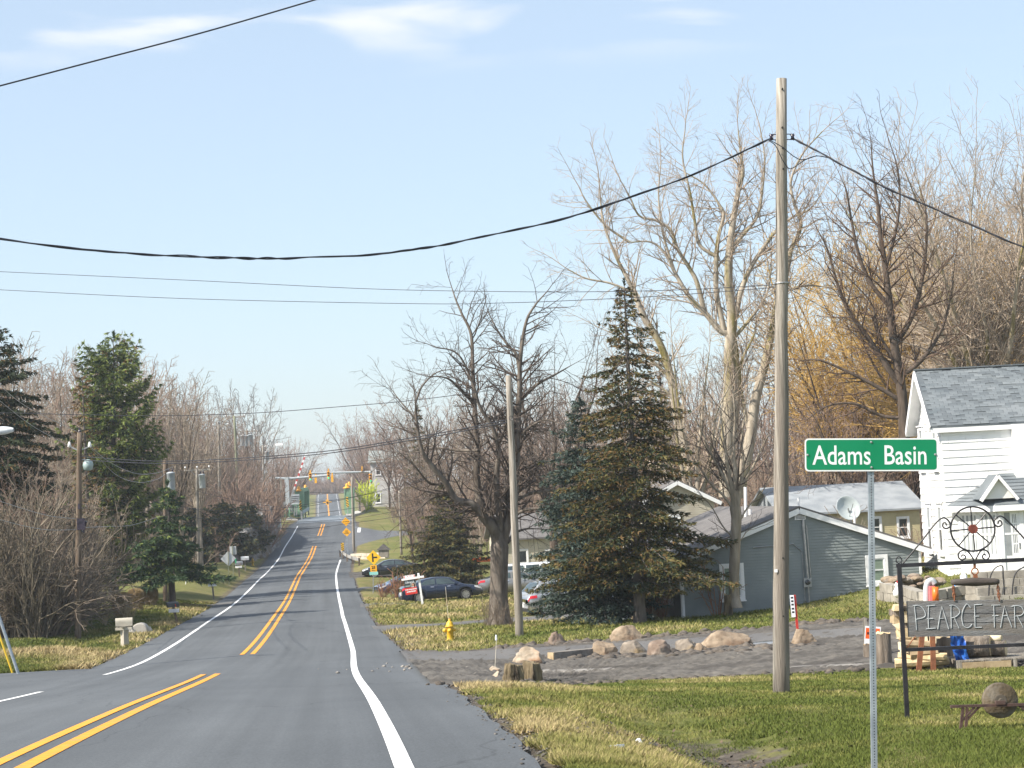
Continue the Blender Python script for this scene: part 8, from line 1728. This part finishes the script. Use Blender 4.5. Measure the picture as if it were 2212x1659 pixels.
for s_ in (-1, 1): mb = MB(); mb.tube([c+Vector((s_*.05, 0, .32)), c+Vector((s_*.32, -.05, .2)), c+Vector((s_*.42, -.05, -.12))], [.1, .13, .1], 8); mb.build('leg', M_orb, og, True); mb = MB(); mb.lathe([(.15, -.05), (.17, .03), (.08, .1)], 8, c+Vector((s_*.44, -.08, -.2))); mb.build('shoe', M_trim, og, True)
mb = MB(); mb.lathe([(.2, .25), (.22, .38), (.12, .5), (.12, .6), (.04, .68)], 10, c); mb.build('torso', M_trim, og, True)
# ------------------------------------------------------------------ farm sign frame with spoked wheel
Yq = hit(1960, 1552).y; fr = thing('farm_sign', hit(1960, 1552), 'black iron frame holding the weathered PEARCE FARM board under a spoked wheel', 'sign'); q_ = lambda x, y, dy=0: P(x, y, Yq+dy)
_zw = zc(3600, 1980, 4.46); zw = lambda x, y, dy=0: q_(*_zw(x, y), dy); _z3 = zc(3550, 2300, 4.051); z3 = lambda x, y, dy=0: q_(*_z3(x, y), dy)
b = q_(1960, 1555); mb = MB(); mb.bar(b+(b-q_(1942, 1222))*.1, q_(1942, 1218), .055, .055); mb.build('leg', M_black, fr)
xr = 2420; b2 = q_(xr+18, 1532); mb = MB(); mb.bar(b2+Vector((0, 0, -.3)), q_(xr, 1196), .055, .055); mb.build('leg', M_black, fr)
mb = MB(); mb.bar(q_(1936, 1222), q_(xr, 1199), .05, .05); mb.build('top_bar', M_black, fr); mb = MB(); mb.bar(q_(1955, 1404), q_(xr, 1383), .045, .045); mb.build('lower_bar', M_black, fr)
cw = zw(1297, 605); rw_ = (zw(1297+395, 605)-cw).length; mb = MB(); mb.tube([cw+Vector((math.cos(a)*rw_, 0, math.sin(a)*rw_)) for a in [2*math.pi*i/48 for i in range(49)]], .0135, 6, False); wh = mb.build('wheel_rim', M_black, fr, True)
for k in range(8): a = R_(2+45*k); mb = MB(); mb.tube([cw, cw+Vector((math.cos(a)*rw_, 0, math.sin(a)*rw_))], .0095, 5); mb.build('spoke', M_black, wh)
mb = MB(); hb = rw_*.19; mb.prism([(hb*(1.0+.16*(i % 2))*math.cos(2*math.pi*i/16), hb*(1.0+.16*(i % 2))*math.sin(2*math.pi*i/16)) for i in range(16)], .05, Matrix.Identity(3), cw+Vector((0, -.04, 0))); mb.build('hub', mat('rust red hub', (.13, .03, .02), (.24, .06, .04), 9, .8, .5, 40), wh)
def scroll(pts, r_=.011, name='scroll'): mb = MB(); mb.tube(through([zw(*p) for p in pts], 7), r_, 6); mb.build(name, M_black, fr, True)
scroll([(40, 1235), (130, 1130), (380, 830), (640, 500), (770, 410), (860, 455), (897, 545), (830, 600), (765, 565), (770, 505), (810, 497), (832, 545)])
scroll([(2560, 1190), (2480, 1090), (2200, 760), (1950, 490), (1810, 380), (1720, 410), (1678, 495), (1740, 565), (1815, 530), (1805, 470), (1765, 460), (1745, 515)])
scroll([(1325, 1210), (1295, 1120), (1210, 1010), (1130, 985), (1050, 1030), (1045, 1110), (1105, 1160), (1165, 1125), (1155, 1080), (1115, 1070), (1090, 1100)])
scroll([(1335, 1210), (1375, 1100), (1440, 1000), (1510, 980), (1580, 1030), (1590, 1110), (1530, 1155), (1475, 1115), (1480, 1070), (1510, 1060), (1530, 1080)])
scroll([(15, 1240), (30, 1160), (-5, 1105), (-60, 1120), (-65, 1190), (-20, 1215), (10, 1190)], .008)
mb = MB(); cr = zw(1336, 1362); rr_ = (zw(1336+58, 1362)-cr).length; mb.tube([cr+Vector((math.cos(a)*rr_, 0, math.sin(a)*rr_)) for a in [2*math.pi*i/24 for i in range(25)]], .01, 6, False); mb.build('ring', M_rust, fr, True); mb = MB(); mb.bar(zw(1330, 1225), zw(1332, 1305), .03, .03); mb.build('hanger', M_rust, fr)
M_yoke = mat('dark worn yoke wood', (.05, .04, .035), (.1, .085, .075), 5, .8, .5, 30, stretch=(.3, 1, 1)); y0, y1 = z3(1030, 118), z3(1808, 105); ym = y0.lerp(y1, .5); mb = MB(); mb.tube([y0, y0.lerp(y1, .08), y0.lerp(y1, .3), ym, y0.lerp(y1, .7), y0.lerp(y1, .92), y1], [.03, .045, .052, .062, .052, .045, .03], 10); yk = mb.build('yoke', M_yoke, fr, True)
mb = MB(); mb.bar(z3(1425, 0), z3(1425, 100), .05, .05); mb.build('clasp', M_rust, yk)
for xs_, xe in ((1062, 1085), (1785, 1812)):
    for i in range(5):
        f = (i+.5)/5; c = z3(xs_+(xe-xs_)*f, 150+250*f); mb = MB(); a_ax = Vector((1, 0, 0)) if i % 2 else Vector((0, 1, 0)); mb.tube([c+a_ax*math.cos(t)*.018+Vector((0, 0, math.sin(t)*.042)) for t in [2*math.pi*k/10 for k in range(11)]], .006, 5, False); mb.build('chain_link', M_rust, fr, True)
for i in range(6):
    f = (i+.5)/6; c = z3(440-140*f, 1010+185*f); mb = MB(); a_ax = Vector((.6, 0, .6)) if i % 2 else Vector((0, 1, 0)); mb.tube([c+a_ax*math.cos(t)*.016+Vector((-.6, 0, -.8))*math.sin(t)*.034 for t in [2*math.pi*k/10 for k in range(11)]], .005, 5, False); mb.build('chain_link', M_rust, fr, True)
M_board = mat('weathered grey board', (.10, .10, .104), (.26, .263, .266), 2.6, .95, .7, 24, stretch=(.5, 1, 5), c3=(.17, .155, .14), s3=2.2, lo=.3, hi=.75); M_chalk = mat('pale carved lettering', (.27, .30, .32), (.46, .49, .51), 14, .9)
bl, bb, br_, bbr = z3(315, 428), z3(345, 1003), q_(2400, 1292), q_(2402, 1368)
mb = MB(); th = Vector((0, .05, 0)); mb.add([bl, bb, bbr, br_, bl+th, bb+th, bbr+th, br_+th], [(0, 1, 2, 3), (7, 6, 5, 4), (0, 4, 5, 1), (1, 5, 6, 2), (2, 6, 7, 3), (3, 7, 4, 0)]); bd = mb.build('board', M_board, fr)
for f, dz in ((.42, .003), (.66, -.002)):
    mb = MB(); mb.bar(bl.lerp(bb, f)+Vector((.7, -.001, dz)), br_.lerp(bbr, f)+Vector((-.1, -.001, 0)), .003, .005); mb.build('grain_crack', M_dark, bd)
ST_ = [[(435,490),(455,690),(472,890)], [(410,500),(500,495),(580,550),(615,640),(580,690),(460,720)], [(665,500),(660,700),(665,875)], [(630,505),(770,490)], [(640,710),(740,705)], [(625,875),(780,862)], [(815,878),(845,680),(880,510),(940,700),(992,875)], [(840,705),(905,705)],
       [(1030,490),(1030,680),(1035,860)], [(1000,495),(1080,495),(1160,560),(1165,620),(1100,680),(1035,695)], [(1085,700),(1160,860)], [(1345,530),(1285,470),(1225,560),(1203,690),(1230,820),(1290,855),(1340,835),(1365,795)], [(1410,490),(1415,680),(1420,850)], [(1400,485),(1530,475)], [(1400,670),(1485,668)], [(1420,852),(1528,848)],
       [(1720,490),(1728,680),(1732,850)], [(1680,492),(1822,488)], [(1695,662),(1795,660)], [(1832,850),(1860,690),(1895,500),(1950,680),(2015,845)], [(1865,662),(1940,660)], [(2058,510),(2060,680),(2068,850)], [(2010,510),(2080,498),(2170,520),(2205,600),(2160,655),(2070,668)], [(2105,670),(2200,850)],
       [(2320,850),(2335,500),(2420,740),(2510,490),(2530,840)]]
fp = Vector((0, -.004, 0)); pn_ = (bb-bl).cross(br_-bl).normalized()
for s_ in ST_:
    C = [z3(*p) for p in s_]; C = through(C, 4) if len(C) > 2 and len(s_) != 5 or len(s_) == 6 else C; mb = MB(); mb.tube([c+fp for c in C], .0066, 5); mb.build('carved_stroke', M_chalk, bd)
# grindstone
_zg = zc(3500, 2600, 3.515); Yg_ = hit(*_zg(1240, 1112)).y; zg = lambda x, y, dy=0: P(*_zg(x, y), Yg_+dy); gs = thing('grindstone', hit(*_zg(1240, 1112)), 'old round grindstone on a low brown bench at the right lawn', 'grindstone')
M_bench = mat('dark red brown bench wood', (.055, .03, .025), (.10, .06, .048), 5, .85, .4, 20); cg = zg(1755, 707); rg = (zg(1755+248, 707)-cg).length; A = Matrix.Rotation(math.pi/2, 3, 'X'); mb = MB(); mb.lathe([(rg*.96, -.045), (rg, -.035), (rg, .035), (rg*.96, .045)], 40, cg, A); wl = mb.build('stone', mat('tan grindstone', (.075, .056, .034), (.15, .115, .07), 3.2, .95, .6, 30, c3=(.17, .16, .14), s3=2.5), gs, True)
mb = MB(); mb.lathe([(rg*.36, .044), (rg*.34, .05), (rg*.15, .052), (rg*.12, .09)], 24, cg, A); mb.build('worn_centre', mat('dark worn stone', (.07, .06, .045), (.12, .1, .08), 6, .9), wl)
for dy in (-.12, .12):
    xe, ye = 2700, 747; mb = MB(); mb.bar(zg(1060, 795, dy), zg(xe, ye, dy), .04, .032, (0, 0, 1)); mb.build('rail', M_bench, gs)
for (x0, y0, x1, y1, dy) in ((1240, 812, 1203, 1116, -.12), (1297, 812, 1276, 1112, .12), (2480, 770, 2500, 1070, -.12), (2530, 770, 2560, 1065, .12)): a, b = zg(x0, y0, dy), zg(x1, y1, dy); mb = MB(); mb.bar(b+(b-a)*.12, a, .034, .034); mb.build('leg', M_bench, gs)
for (x0, y0, x1, y1, dy) in ((1245, 980, 1400, 800, -.12), (1300, 975, 1470, 790, .12), (2000, 770, 2200, 900, -.12), (2050, 770, 2480, 990, .12)): mb = MB(); mb.bar(zg(x0, y0, dy), zg(x1, y1, dy), .025, .024); mb.build('brace', M_bench, gs)
mb = MB(); mb.bar(zg(1690, 742, -.13), zg(1830, 738, -.13), .04, .045); mb.build('axle_block', M_bench, gs)
# fallen leaves
def leaves(cx, cy, rx, ry, n, cols, seed, size=.045):
    rng = np.random.default_rng(seed); x = cx+rng.normal(0, rx, n); y = cy+rng.normal(0, ry, n); z = ground(x, y)+rng.uniform(.005, .04, n); a = rng.random(n)*6.28; s_ = size*rng.uniform(.6, 1.4, n); t = rng.normal(0, .35, (n, 3))*s_[:, None]
    dx, dy = np.cos(a)*s_, np.sin(a)*s_; P0 = np.stack([x, y, z], 1); A = np.stack([dx, dy, t[:, 0]], 1); B = np.stack([-dy*.6, dx*.6, t[:, 1]], 1)
    V = np.stack([P0-A, P0-B, P0+A, P0+B], 1).reshape(-1, 3); o = mesh_arr('fallen_leaves', V, np.arange(4*n).reshape(-1, 4), cols, rng.integers(0, len(cols), n)); o['kind'] = 'stuff'
M_lf = [mat('dark wet leaf', (.03, .026, .024), (.06, .052, .047), 9, .6), mat('brown leaf', (.08, .056, .035), (.15, .105, .065), 9, .8), mat('pale dry leaf', (.3, .23, .15), (.42, .34, .23), 9, .9)]
q = hit(1440, 1622); leaves(q.x, q.y, .55, .8, 1300, M_lf[:2], 1, .024); q = hit(1330, 1600); leaves(q.x, q.y, .5, .7, 400, M_lf[:2], 2, .022); 
q = hit(1000, 1345); leaves(q.x+1, q.y, 3.0, 2.5, 350, M_lf[1:2], 4, .05); q = hit(1100, 1540); leaves(q.x+.8, q.y, 1.0, 2.5, 200, M_lf[1:2], 5, .025); q = hit(1700, 1540); leaves(q.x, q.y, 3, 4, 120, M_lf[1:2], 6, .025); q = hit(120, 1420); leaves(q.x, q.y, 4, 2.5, 500, M_lf[1:2], 7, .045)
# litter in the ditch
b = hit(1381, 1611); o = MB(); bm = bmesh.new(); bmesh.ops.create_icosphere(bm, subdivisions=2, radius=.04); o.add([b+v.co*(1+.5*mnoise.noise(v.co*30))+Vector((0, 0, .04)) for v in bm.verts], [tuple(v.index for v in f.verts) for f in bm.faces]); bm.free(); tag(o.build('crumpled_paper', M_trim, None, False, base=b), 'crumpled white paper litter in the roadside ditch', 'litter')
b = hit(1333, 1623); o = MB(); o.tube([b+Vector((-.07, 0, .03)), b+Vector((.07, .02, .035))], [.03, .028], 8); tag(o.build('crushed_can', mat('pale blue can', (.4, .45, .55), None, 5, .35, metal=.3), None, True, base=b), 'crushed pale blue can in the roadside ditch', 'litter')
# ------------------------------------------------------------------ air
mh = bpy.data.materials.new('thin spring haze'); mh.use_nodes = True; nh = mh.node_tree
for n in list(nh.nodes):
    if n.type != 'OUTPUT_MATERIAL': nh.nodes.remove(n)
pv_ = nh.nodes.new('ShaderNodeVolumePrincipled'); pv_.inputs['Color'].default_value = (.86, .92, 1, 1); pv_.inputs['Density'].default_value = .0003; pv_.inputs['Anisotropy'].default_value = .2
nh.links.new(pv_.outputs[0], [n for n in nh.nodes if n.type == 'OUTPUT_MATERIAL'][0].inputs['Volume'])
mb = MB(); mb.box((0, 2000, 8), (2600, 4300, 46)); tag(mb.build('haze', mh), kind='stuff')
